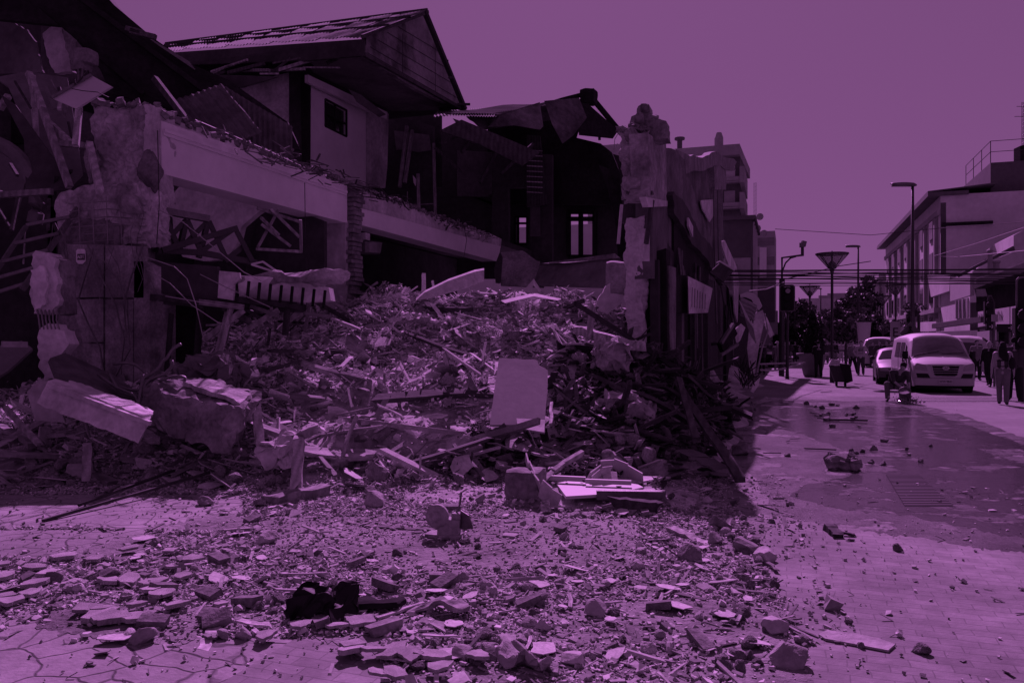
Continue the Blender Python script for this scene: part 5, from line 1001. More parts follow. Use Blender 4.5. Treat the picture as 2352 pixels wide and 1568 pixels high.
# ------------------------------------------------------------------ vehicles
def interp(tab, y):
    for i in range(len(tab) - 1):
        if y <= tab[i + 1][0]:
            f_ = (y - tab[i][0]) / (tab[i + 1][0] - tab[i][0]); f_ = max(0, min(1, f_)); return [a + (b_ - a) * f_ for a, b_ in zip(tab[i], tab[i + 1])]
    return list(tab[-1])
class Car:
    """loft along y (front at y=0); table rows (y, top z, half width, bottom z, front curve)"""
    def __init__(s, tab, belt, tumble, n1=5.0):
        s.tab, s.belt, s.tumble, s.n = tab, belt, tumble, n1
    def pt(s, y, q, off=0.0):
        """q in 0..1: left sill -> over the top -> right sill"""
        _, zt, W, zb, cv = interp(s.tab, y); a = math.pi * (1 - q); zc = (zt + zb) / 2 * .9 + .1 * zb; c_, s_ = math.cos(a), math.sin(a)
        # side runs vertical, then rounds over
        m = abs(2 * q - 1)
        if m > .4:      # side part
            f_ = (1 - m) / .6; z = zb + (zt - zb) * (.9 * f_); x = W
        else:
            f_ = m / .4; x = W * (1 - (1 - f_) ** 1.0) if False else W * f_; z = zt - (zt - zb) * .1 * f_ ** 3.2
        if z > s.belt: x *= 1 - s.tumble * (z - s.belt)
        x *= 1 - .05 * max(0, .45 - z)
        if m > .4: x -= .02 * max(0, (.9 - f_)) * 0
        sg = -1 if q < .5 else 1; yy = y + cv * (abs(x) / W) ** 2.5
        return Vector((sg * x * (1 + off), yy - (off * 2 if cv else 0), z + off * 1.5))
    def build(s, name, m, parent, ny=60, nq=60):
        y0, y1 = s.tab[0][0], s.tab[-1][0]; ys_ = sorted(set([y0 + (y1 - y0) * k / ny for k in range(ny + 1)] + [r_[0] for r_ in s.tab])); b = MB(); vs = []; fs = []
        for y in ys_:
            for k in range(nq + 1): vs.append(s.pt(y, k / nq))
        w_ = nq + 1
        for j in range(len(ys_) - 1):
            for k in range(nq): fs.append((j * w_ + k, j * w_ + k + 1, (j + 1) * w_ + k + 1, (j + 1) * w_ + k))
        b.add(vs, fs)
        for j, fl in ((0, 1), (len(ys_) - 1, -1)):   # closing grids front and back
            h = nq // 2; vs2 = []; fs2 = []; nx_ = 10
            for k in range(h + 1):
                l, r = vs[j * w_ + k], vs[j * w_ + nq - k]; cv = interp(s.tab, ys_[j])[4]
                for i_ in range(nx_ + 1):
                    f_ = i_ / nx_; p = l.lerp(r, f_); p.y = ys_[j] + cv * abs(2 * f_ - 1) ** 2.5 * (abs(l.x) / max(.1, interp(s.tab, ys_[j])[2])) ** 2.5; vs2.append(p)
            for k in range(h):
                for i_ in range(nx_): fs2.append((k * (nx_ + 1) + i_, k * (nx_ + 1) + i_ + 1, (k + 1) * (nx_ + 1) + i_ + 1, (k + 1) * (nx_ + 1) + i_))
            b.add(vs2, fs2)
        return b.build(name, m, parent, True)
    def patch(s, name, m, parent, poly, off=.006, n=14):
        """quad patch on the skin: corners (y,q) a,b,c,d"""
        a, b_, c, d = poly; vs = []; fs = []
        for j in range(n + 1):
            for i_ in range(n + 1):
                f_, g = i_ / n, j / n; y = (a[0] * (1 - f_) + b_[0] * f_) * (1 - g) + (d[0] * (1 - f_) + c[0] * f_) * g; q = (a[1] * (1 - f_) + b_[1] * f_) * (1 - g) + (d[1] * (1 - f_) + c[1] * f_) * g; vs.append(s.pt(y, q, off))
        for j in range(n):
            for i_ in range(n): fs.append((j * (n + 1) + i_, j * (n + 1) + i_ + 1, (j + 1) * (n + 1) + i_ + 1, (j + 1) * (n + 1) + i_))
        b = MB(); b.add(vs, fs); return b.build(name, m, parent, True)
def fpatch(W, cv, y0, name, m, parent, xz, off=.012, dep=.02, n=8):
    """plate on the curved front: polygon (x,z)"""
    b = MB(); f_ = lambda x: y0 + cv * (abs(x) / W) ** 2.5; pts = []
    for i_ in range(len(xz)):
        a, c = xz[i_], xz[(i_ + 1) % len(xz)]
        for k in range(n): t_ = k / n; pts.append((a[0] + (c[0] - a[0]) * t_, a[1] + (c[1] - a[1]) * t_))
    xs_ = sorted(pts); x0, x1 = min(p[0] for p in pts), max(p[0] for p in pts); N_ = 12; zs = []
    def span(x):
        hit = []
        for i_ in range(len(pts)):
            a, c = pts[i_], pts[(i_ + 1) % len(pts)]
            if (a[0] <= x <= c[0]) or (c[0] <= x <= a[0]):
                if abs(c[0] - a[0]) < 1e-9: hit += [a[1], c[1]]
                else: hit.append(a[1] + (c[1] - a[1]) * (x - a[0]) / (c[0] - a[0]))
        return min(hit), max(hit)
    vs = []; fs = []
    for k in range(N_ + 1):
        x = x0 + (x1 - x0) * k / N_; lo, hi = span(min(max(x, x0 + 1e-6), x1 - 1e-6)); y = f_(x) - off
        vs += [(x, y, lo), (x, y, hi), (x, y + dep, lo), (x, y + dep, hi)]
    for k in range(N_): o = k * 4; fs += [(o, o + 4, o + 5, o + 1), (o + 1, o + 5, o + 7, o + 3), (o, o + 2, o + 6, o + 4)]
    b.add(vs, fs); return b.build(name, m, parent)
def wheel(parent, x, y, r, wd=.2):
    b = MB(); b.lathe([(r * .62, -wd / 2), (r * .93, -wd / 2), (r, -wd * .3), (r, wd * .3), (r * .93, wd / 2), (r * .62, wd / 2)], (x, y, r), 26, 'x'); wt = b.build('wheel', 'rubber', parent, True)
    sg = -1 if x < 0 else 1; b = MB(); b.lathe([(.02, sg * (wd / 2 + .012)), (r * .55, sg * (wd / 2 - .01)), (r * .6, sg * (wd / 2 + .005)), (r * .63, sg * (wd / 2 - .02))], (x, y, r), 20, 'x')
    for k in range(7): a = k * 2 * math.pi / 7; b.bar((x + sg * (wd / 2 + .01), y, r), (x + sg * (wd / 2 + .01), y + math.cos(a) * r * .55, r + math.sin(a) * r * .55), .04, .02, (1, 0, 0))
    b.build('rim', 'steel_pale', wt)
    b = MB(); b.lathe([(r * 1.16, -.012), (r * 1.16, .012)], (sg * (abs(x) + wd / 2 + .002), y, r + .02), 24, 'x'); return b.build('wheel_arch', 'black', parent)
# white van
vt = [(0, .84, .84, .24, .2), (.04, .9, .87, .21, .2), (.1, .94, .885, .2, .18), (.3, 1.02, .9, .2, .12), (.78, 1.16, .91, .2, .08), (.9, 1.24, .91, .2, .07), (1.2, 1.52, .91, .2, .06), (1.52, 1.8, .91, .2, .05), (1.75, 1.89, .91, .22, .04), (2.2, 1.94, .91, .24, 0), (3.6, 1.95, .91, .25, 0), (4.7, 1.9, .9, .3, 0), (4.95, 1.7, .86, .4, 0)]
fp = G(2172, 903); fp = Vector((fp.x, fp.y, 0)); VROT = R(2)
van = empty('van', fp, 'white panel van facing the camera beside the puddle', 'van', None, VROT)
vc = Car(vt, 1.05, .17); vc.build('body', 'paint_white', van)
def qt(x, W=1): return .5 + x * .2      # x -1..1 over the top
vc.patch('windshield', 'glass_mid', van, ((.86, qt(-.93)), (.86, qt(.93)), (1.62, qt(.84)), (1.62, qt(-.84))), .008)
for sg, nm in ((-1, 'side_window'), (1, 'side_window')):
    for y0, y1, q0, q1, m_ in ((1.15, 1.85, .155, .26, 'glass_dark'), (2.0, 2.85, .155, .268, 'glass_mid'), (2.95, 3.9, .155, .268, 'glass_mid')):
        f_ = (lambda q: q) if sg < 0 else (lambda q: 1 - q)
        vc.patch(nm, m_, van, ((y0 + (0 if y0 > 1.5 else 0), f_(q0 + .01)), (y1, f_(q0 + .01)), (y1, f_(q1)), (y0 + (.42 if y0 < 1.5 else .05), f_(q1))), .008)
    b = MB()
    x = sg * .925
    for y in (1.95, 3.0): b.bx(x - .004, x + .004, y, y + .012, .35, 1.15)
    b.bx(x - .004, x + .004, .95, .962, .4, 1.1); b.build('door_seam', 'steel_dark', van)
    b = MB(); b.box((x, 1.82, 1.0), (.04, .14, .04)); b.box((x, 2.05, 1.0), (.04, .05, .12)); b.build('door_handle', 'black', van)
    b = MB(); b.box((sg * 1.0, 1.1, 1.2), (.17, .1, .26)); b.ell((sg * 1.0, 1.08, 1.2), (.1, .09, .14), 10, 7); b.build('mirror', 'black', van)
    b = MB(); b.bx(sg * .908, sg * .925, .5, 4.6, .66, .72); b.build('side_moulding', 'paint_white', van)
    wheel(van, sg * .8, .95, .33, .22); wheel(van, sg * .8, 3.75, .33, .22)
CVF = .2
fpatch(.87, CVF, .02, 'headlight', 'lamp_glass', van, [(-.84, .74), (-.5, .70), (-.56, .9), (-.82, .96), (-.86, .86)], .02, .05); fpatch(.87, CVF, .02, 'headlight', 'lamp_glass', van, [(.5, .70), (.84, .74), (.86, .86), (.82, .96), (.56, .9)], .02, .05)
fpatch(.87, CVF, 0, 'grille', 'chrome', van, [(-.42, .9), (.42, .9), (.4, .66), (.33, .53), (-.33, .53), (-.4, .66)], .018, .03); gr = fpatch(.87, CVF, 0, 'grille_opening', 'black', van, [(-.39, .875), (.39, .875), (.37, .67), (.31, .55), (-.31, .55), (-.37, .67)], .026, .03)
for z in (.64, .71, .78): o = fpatch(.87, CVF, 0, 'grille_bar', 'chrome', van, [(-.36, z), (.36, z), (.36, z + .012), (-.36, z + .012)], .034, .02)
b = MB(); b.prism([(.105 * math.cos(k * .4), -.05, .8 + .06 * math.sin(k * .4)) for k in range(16)], (0, .012, 0)); em = b.build('emblem', 'chrome', van); text_part('H', .12, (0, -.056, .8), (1, 0, .12), (.35, 0, 1), 'black', em)
for sg in (-1, 1): fpatch(.87, CVF, 0, 'fog_recess', 'black', van, [(sg * .44, .36 + .13), (sg * .80, .36 + .13), (sg * .82, .62), (sg * .5, .62)], .012, .03)
fpatch(.87, CVF, 0, 'number_plate', 'bldg_pale', van, [(-.2, .31), (.2, .31), (.2, .44), (-.2, .44)], .03, .01); text_part('WW·9843', .085, (0, -.036, .375), (1, 0, 0), (0, 0, 1), 'letter_dark', van.children[-1])
fpatch(.87, CVF, 0, 'bumper_seam', 'steel_dark', van, [(-.86, .475), (.86, .475), (.86, .482), (-.86, .482)], .006, .01); fpatch(.87, CVF, .0, 'bonnet_seam', 'steel_dark', van, [(-.5, .9), (.5, .9), (.5, .907), (-.5, .907)], .016, .01)
b = MB(); b.bar(vc.pt(.86, qt(-.85), .02), vc.pt(.98, qt(-.02), .02), .02); b.bar(vc.pt(.86, qt(.05), .02), vc.pt(.98, qt(.8), .02), .02); b.build('wiper', 'black', van)
b = MB(); b.bx(-.78, .78, .3, 4.7, .14, .3); b.build('underbody', 'black', van)
# dark grey sedan behind the van
stb = [(0, .62, .78, .28, .22), (.06, .68, .82, .22, .2), (.5, .84, .85, .2, .1), (1.15, .93, .86, .2, .05), (1.3, 1.0, .86, .2, .04), (1.85, 1.34, .86, .2, .03), (2.3, 1.42, .86, .2, 0), (2.9, 1.4, .86, .2, 0), (3.6, 1.1, .86, .2, -.03), (4.25, 1.0, .84, .24, -.08), (4.45, .8, .8, .35, -.1)]
def sedan(loc, rot, m_, label, name='parked_car'):
    c_ = empty(name, loc, label, 'car', None, rot); s = Car(stb, .92, .42); s.build('body', m_, c_); s.patch('windshield', 'glass_dark' if m_ != 'paint_black' else 'black', c_, ((1.28, qt(-.9)), (1.28, qt(.9)), (1.8, qt(.8)), (1.8, qt(-.8))), .008); s.patch('rear_window', 'glass_dark', c_, ((3.0, qt(-.8)), (3.0, qt(.8)), (3.55, qt(.9)), (3.55, qt(-.9))), .008)
    for sg in (-1, 1):
        f_ = (lambda q: q) if sg < 0 else (lambda q: 1 - q)
        s.patch('side_window', 'glass_dark', c_, ((1.5, f_(.20)), (2.45, f_(.20)), (2.4, f_(.275)), (1.95, f_(.275))), .01); s.patch('side_window', 'glass_dark', c_, ((2.55, f_(.20)), (3.35, f_(.20)), (3.0, f_(.275)), (2.5, f_(.275))), .01)
        wheel(c_, sg * .76, .8, .31, .19); wheel(c_, sg * .76, 3.5, .31, .19); b = MB(); b.ell((sg * .97, 1.6, 1.0), (.1, .07, .08), 10, 6); b.build('mirror', 'black', c_)
        fpatch(.82, .2, .03, 'headlight', 'lamp_glass', c_, [(sg * .42, .52), (sg * .76, .52), (sg * .78, .66), (sg * .5, .64)], .02, .04)
        b = MB(); b.box((sg * .875, 2.3, .82), (.03, .14, .03)); b.box((sg * .875, 3.2, .84), (.03, .14, .03)); b.build('door_handle', 'chrome', c_)
    fpatch(.82, .2, 0, 'grille', 'black', c_, [(-.38, .5), (.38, .5), (.36, .6), (-.36, .6)], .015, .03); fpatch(.82, .2, 0, 'air_intake', 'black', c_, [(-.55, .28), (.55, .28), (.55, .4), (-.55, .4)], .015, .03)
    b = MB(); b.bx(-.7, .7, .3, 4.2, .14, .3); b.build('underbody', 'black', c_); return c_
g = G(2062, 884); sedan((g.x + .15, g.y, 0), R(-3), 'paint_grey', 'grey four door car parked behind the white van')
g = P(1790, 784, 50); sedan((g.x + .6, g.y + 1, 0), R(70), 'paint_black', 'black car in the shade behind the barrier tape')
def boxvan(loc, rot, m_, label, s_=1.0):
    t = empty('parked_van', loc, label, 'van', None, rot); v_ = Car(vt, 1.05, .17); v_.build('body', m_, t, 30, 30); v_.patch('windshield', 'glass_dark', t, ((.86, qt(-.93)), (.86, qt(.93)), (1.62, qt(.84)), (1.62, qt(-.84))), .01, 6)
    for sg in (-1, 1):
        f_ = (lambda q: q) if sg < 0 else (lambda q: 1 - q)
        v_.patch('side_window', 'glass_dark', t, ((1.6, f_(.16)), (3.9, f_(.16)), (3.9, f_(.265)), (1.6, f_(.265))), .01, 6); wheel(t, sg * .8, .95, .33); wheel(t, sg * .8, 3.75, .33)
    return t
p = P(2010, 784, 50); boxvan((p.x, p.y, 0), R(-12), 'paint_white', 'pale rounded van behind the crowd left of the grey car'); p = P(2318, 784, 38); boxvan((p.x + .5, p.y, 0), R(80), 'paint_white', 'white vehicle crossing behind the couple at the right edge')
p = P(1930, 784, 72); boxvan((p.x, p.y, 0), R(60), 'paint_white', 'far white minibus roof showing above the crowd')

# ------------------------------------------------------------------ people
def solid(name, fn, m, parent, vox):
    b = MB(); fn(b); me = bpy.data.meshes.new(name); me.from_pydata(b.v, [], b.f); o = bpy.data.objects.new(name, me); col.objects.link(o)
    md = o.modifiers.new('r', 'REMESH'); md.mode = 'VOXEL'; md.voxel_size = vox; s_ = o.modifiers.new('s', 'SMOOTH'); s_.factor = .5; s_.iterations = 3
    dg = bpy.context.evaluated_depsgraph_get(); me2 = bpy.data.meshes.new_from_object(o.evaluated_get(dg)); bpy.data.objects.remove(o); bpy.data.meshes.remove(me)
    me2.polygons.foreach_set('use_smooth', [True] * len(me2.polygons)); me2.materials.clear(); me2.materials.append(M[m]); me2.name = name
    o = bpy.data.objects.new(name, me2); col.objects.link(o); o.parent = parent; return o
def cap(b, p0, p1, r0, r1, n=12):
    p0, p1 = Vector(p0), Vector(p1); k = 5; pts = [p0 + (p1 - p0) * (i_ / k) for i_ in range(k + 1)]; b.tube(pts, [r0 + (r1 - r0) * i_ / k for i_ in range(k + 1)], n); b.ell(p0, (r0,) * 3, 12, 8); b.ell(p1, (r1,) * 3, 12, 8)
STAND = dict(pel=(0, 0, .53), che=(0, 0, .74), nck=(0, 0, .84), hed=(0, .01, .93), shl=(-.105, 0, .81), shr=(.105, 0, .81), ell=(-.14, -.01, .635), elr=(.14, -.01, .635), wrl=(-.15, .03, .48), wrr=(.15, .03, .48),
             hil=(-.05, 0, .52), hir=(.05, 0, .52), knl=(-.06, .01, .285), knr=(.06, .01, .285), anl=(-.065, -.01, .045), anr=(.065, -.01, .045))
WALK = dict(STAND, knl=(-.05, .07, .29), anl=(-.055, .12, .05), knr=(.05, .0, .285), anr=(.055, -.13, .07), wrl=(-.15, -.06, .49), wrr=(.15, .09, .5), elr=(.145, .0, .635))
HIP = dict(STAND, ell=(-.19, -.02, .66), wrl=(-.11, .03, .56), elr=(.19, -.02, .66), wrr=(.11, .03, .56))
ARMS = dict(STAND, ell=(-.14, .02, .65), wrl=(-.05, .11, .67), elr=(.14, .02, .65), wrr=(.04, .12, .66))
STRIDE = dict(WALK, knl=(-.08, .05, .29), anl=(-.16, .03, .05), knr=(.07, 0, .285), anr=(.14, -.04, .05))
CROUCH = dict(pel=(.06, -.1, .25), che=(-.02, .02, .42), nck=(-.05, .08, .5), hed=(-.09, .13, .565), shl=(-.13, .05, .46), shr=(.08, .06, .47), ell=(-.17, .13, .33), elr=(.04, .17, .33), wrl=(-.18, .2, .2), wrr=(-.1, .25, .22),
              hil=(.01, -.09, .24), hir=(.11, -.09, .24), knl=(-.06, .1, .27), knr=(.15, .08, .28), anl=(-.05, -.04, .04), anr=(.15, -.03, .04))
def person(loc, face, h, pose, top, legs, hair, label, group=None, vox=.02, extra=None, sleeves='long', long_hair=False, hat=False, skirt=False, shoe='cloth_black', fingers=False, longcoat=False, hairm='hair_black'):
    t = empty('person', (loc[0], loc[1], loc[2] if len(loc) > 2 else 0), label, 'person', group, face); J = {k: Vector(v_) * h for k, v_ in pose.items()}; S = h
    hd = J['hed']; up = (hd - J['nck']).normalized(); fw = Vector((0, 1, 0))
    if pose is CROUCH: fw = Vector((-.3, .8, -.5)).normalized()
    rt = fw.cross(up).normalized()
    def body(b):
        b.ell(hd, (.043 * S, .052 * S, .064 * S), 14, 10); b.ell(hd + fw * .018 * S - up * .022 * S, (.033 * S, .035 * S, .036 * S), 12, 8)
        b.ell(hd + fw * .052 * S - up * .008 * S, (.008 * S, .012 * S, .014 * S), 8, 6)
        for sg in (-1, 1): b.ell(hd + rt * sg * .044 * S - up * .005 * S, (.007 * S, .012 * S, .018 * S), 8, 6)
        cap(b, J['nck'] - up * .02 * S, hd - up * .02 * S, .03 * S, .028 * S)
        for sd_, s1 in (('l', -1), ('r', 1)):
            cap(b, J['sh' + sd_], J['el' + sd_], .03 * S, .023 * S); cap(b, J['el' + sd_], J['wr' + sd_], .022 * S, .015 * S)
            cap(b, J['hi' + sd_], J['kn' + sd_], .048 * S, .032 * S); cap(b, J['kn' + sd_], J['an' + sd_], .032 * S, .02 * S); cap(b, J['an' + sd_], J['an' + sd_] + Vector((s1 * .01, .09, -.018)) * S, .02 * S, .014 * S)
            cap(b, J['sh' + sd_] * .85 + J['che'] * .15, J['hi' + sd_], .05 * S, .055 * S)
            w_ = J['wr' + sd_]; dr = (w_ - J['el' + sd_]).normalized(); pm = w_ + dr * .03 * S; b.ell(pm, (.011 * S, .02 * S, .026 * S), 10, 7)
            if fingers:
                for q in range(4): a = pm + dr * .02 * S + fw * (q - 1.5) * .0115 * S; L_ = (.036, .042, .04, .03)[q] * S; m_ = a + dr * L_ * .5; cap(b, a, m_, .0055 * S, .005 * S, 8); cap(b, m_, m_ + (dr * .8 - rt * s1 * .5).normalized() * L_ * .5, .005 * S, .0045 * S, 8)
                a = pm + fw * .018 * S; cap(b, a, a + (dr * .6 + fw * .7).normalized() * .035 * S, .006 * S, .005 * S, 8)
        cap(b, J['nck'], J['che'], .04 * S, .06 * S); cap(b, J['che'], J['pel'], .06 * S, .06 * S)
    solid('body', body, 'skin_tone', t, vox if not fingers else .011)
    if top:
        def shirt(b):
            for sd_, s1 in (('l', -1), ('r', 1)):
                cap(b, J['sh' + sd_], J['el' + sd_] if sleeves != 'none' else J['sh' + sd_] * .9 + J['el' + sd_] * .1, .04 * S, .032 * S)
                if sleeves == 'long': cap(b, J['el' + sd_], J['wr' + sd_], .03 * S, .023 * S)
                cap(b, J['sh' + sd_] * .82 + J['che'] * .18, J['hi' + sd_] + (J['che'] - J['pel']) * .08, .056 * S, .062 * S)
                if longcoat: cap(b, J['hi' + sd_], J['hi' + sd_] * .55 + J['kn' + sd_] * .45, .066 * S, .07 * S)
            cap(b, J['shl'] * .7 + J['shr'] * .3, J['shr'] * .7 + J['shl'] * .3, .045 * S, .045 * S); cap(b, J['che'], J['pel'], .068 * S, .068 * S)
        solid('shirt', shirt, top, t, vox)
    def trou(b):
        for sd_ in 'lr':
            cap(b, J['hi' + sd_], J['kn' + sd_], .062 * S, .046 * S); cap(b, J['kn' + sd_], J['an' + sd_] + (J['kn' + sd_] - J['an' + sd_]) * .06, .045 * S, .038 * S)
        cap(b, J['hil'] + Vector((0, 0, .03 * S)), J['hir'] + Vector((0, 0, .03 * S)), .062 * S, .062 * S)
    solid('trousers', trou, legs, t, vox)
    b = MB()
    for sd_, s1 in (('l', -1), ('r', 1)): a = J['an' + sd_]; b.ell(a + Vector((s1 * .006 * S, .03 * S, -.022 * S)), (.026 * S, .07 * S, .022 * S), 10, 7)
    b.build('shoes', shoe, t, True)
    if hair:
        def hr(b):
            b.ell(hd + up * .016 * S - fw * .012 * S, (.05 * S, .054 * S, .058 * S), 14, 10)
            if long_hair:
                for q in (-1, 0, 1): b.tube([hd - fw * .03 * S + rt * q * .02 * S, hd - fw * .05 * S - up * .08 * S + rt * q * .03 * S, hd - fw * .062 * S - up * .16 * S + rt * (q * .035 + .02) * S, hd - fw * .058 * S - up * .23 * S + rt * (q * .02 + .05) * S], [.036 * S, .036 * S, .034 * S, .012 * S], 10)
        solid('hair', hr, hairm, t, vox * .8)
    if hat: b = MB(); b.lathe([(.09 * S, 0), (.085 * S, .012 * S), (.052 * S, .018 * S), (.046 * S, .055 * S), (.03 * S, .066 * S), (.01 * S, .06 * S)], hd + up * .03 * S, 18); b.build('hat', 'cloth_light', t, True)
    if extra: extra(t, J, S)
    return t
def at(u, d): p = P(u, 784, d); return (p.x, p.y, 0)
AW = -TH * .0  # facing helpers: 0 looks along the street (back to us)
BK, FR = R(0), R(180)
def stripes(t, J, S):
    b = MB()
    for z in (.765, .72, .70, .625):
        n = 20
        b.tube([(math.cos(k / n * 6.2832) * .112 * S, math.sin(k / n * 6.2832) * .068 * S, z * S) for k in range(n + 1)], .006 * S, 5)
    b.build('stripe', 'cloth_black', t)
def belt_top(t, J, S):
    b = MB(); n = 22
    for z in (.705, .70, .61): b.tube([(math.cos(k / n * 6.2832) * .108 * S, math.sin(k / n * 6.2832) * .07 * S, z * S) for k in range(n + 1)], .006 * S, 5)
    b.build('top_hem', 'cloth_black', t); b = MB(); b.ell((.13 * S, -.06 * S, .66 * S), (.05 * S, .05 * S, .1 * S), 12, 8); b.tube([(.1 * S, -.02 * S, .82 * S), (.13 * S, -.06 * S, .74 * S)], .008 * S, 5); b.build('shoulder_bag', 'cloth_black', t, True)
def strapless(t, J, S):
    def f_(b): cap(b, (-.045 * S, 0, .68 * S), (-.045 * S, 0, .59 * S), .062 * S, .058 * S); cap(b, (.045 * S, 0, .68 * S), (.045 * S, 0, .59 * S), .062 * S, .058 * S)
    solid('strapless_top', f_, 'cloth_dark', t, .012); belt_top(t, J, S)
g = G(2303, 929); person((g.x, g.y, 0), R(-14), 1.64, dict(WALK, anr=(.05, -.03, .045), knr=(.05, .01, .285), anl=(-.045, .07, .05), knl=(-.05, .05, .29)), None, 'cloth_mid', True, 'long haired woman in strapless top and pale trousers walking away at right', None, .014, strapless, 'none', True, fingers=True)
g = G(2320, 921); person((g.x + .1, g.y, 0), R(-8), 1.78, WALK, 'cloth_dark', 'cloth_black', True, 'dark haired man walking close beside the long haired woman', None, .016, fingers=True)
def bucket(t, J, S):
    w_ = (J['wrl'] + J['wrr']) / 2 + Vector((-.02, .08, -.16)); b = MB(); b.lathe([(.12, -.02), (.13, 0), (.17, .3), (.175, .3), (.165, .28), (.12, .02)], w_, 16); b.build('bucket', 'cloth_mid', t, True)
    def f_(b): b.tube([w_ + Vector((-.12, .02, .02)), w_ + Vector((-.17, .06, -.06)), w_ + Vector((-.19, .08, -.18))], [.09, .13, .16], 10)
g = G(2062, 922)
CRR = R(168); cr = person((g.x, g.y, 0), CRR, 1.72, CROUCH, 'cloth_dark', 'cloth_mid', True, 'man crouching at the puddle edge scooping water with a bucket', None, .014, None, 'short', fingers=True)
_l = Vector((-.15, .34, .0)) * 1.72; p = Vector((g.x + _l.x * math.cos(CRR) - _l.y * math.sin(CRR), g.y + _l.x * math.sin(CRR) + _l.y * math.cos(CRR), .1)); t = empty('bucket', (p.x, p.y, .1), 'dark bucket tipped over the water in front of the crouching man', 'bucket'); b = MB(); m3 = Euler((R(25), R(-12), 0)).to_matrix()
bb = MB(); bb.lathe([(.11, 0), (.12, 0), (.155, .27), (.16, .27), (.15, .25)], (0, 0, 0), 18); b.add([m3 @ Vector(q) for q in bb.v], bb.f); b.build('pail', 'cloth_mid', t, True); b = MB(); b.tube([m3 @ Vector((.155 * math.cos(a), .155 * math.sin(a) * .3, .27 + .1 * math.sin(a))) for a in [k * math.pi / 8 for k in range(9)]], .006, 5); b.build('handle', 'steel', t)
rr = np.random.default_rng(8); n = 260; A_ = np.stack([p.x + rr.normal(0, .16, n), p.y - .1 + rr.normal(0, .09, n), np.abs(rr.normal(0, .09, n))], 1); o = scatter('water_splash', A_, .02, 'lamp_glass', 'lump', 1, 4); tag(o, 'bright splash of water poured from the bucket', None, None, 'stuff')
p = G(1977, 861); person((p.x, p.y, 0), R(172), 1.7, HIP, 'cloth_light', 'cloth_dark', True, 'man in a striped pale sweater standing left of the grey car', None, .018, stripes)
p = G(1957, 860); person((p.x, p.y, 0), R(215), 1.7, STRIDE, 'cloth_mid', 'cloth_black', True, 'person in black trousers striding just left of the striped sweater', None, .018)
person(at(1785, 44.6), BK, 1.62, STAND, 'cloth_mid', 'cloth_mid', False, 'old man in a pale hat and long coat seen from behind the tape', None, .018, hat=True, longcoat=True)
person(at(1880, 36.4), R(8), 1.7, ARMS, 'cloth_black', 'cloth_black', True, 'officer in black with a pale back patch beside the planter', None, .018, lambda t, J, S: MB() is None or (lambda b: (b.box((0, -.075 * S, .76 * S), (.1 * S, .01, .018 * S)), b.build('back_patch', 'cloth_light', t)))(MB()), hairm='cloth_black')
person(at(2243, 33.7), R(190), 1.72, STAND, 'cloth_mid', 'cloth_black', True, 'man in a grey jacket standing right of the van', None, .018)
person(at(2272, 29), R(150), 1.66, WALK, 'cloth_black', 'cloth_black', True, 'blond woman in black walking between the van and the couple', None, .016, hairm='cloth_light')
person(at(2352, 29), R(10), 1.72, HIP, 'cloth_mid', 'cloth_mid', True, 'broad person in a pale shirt cut by the right picture edge', None, .018, hairm='hair_grey')
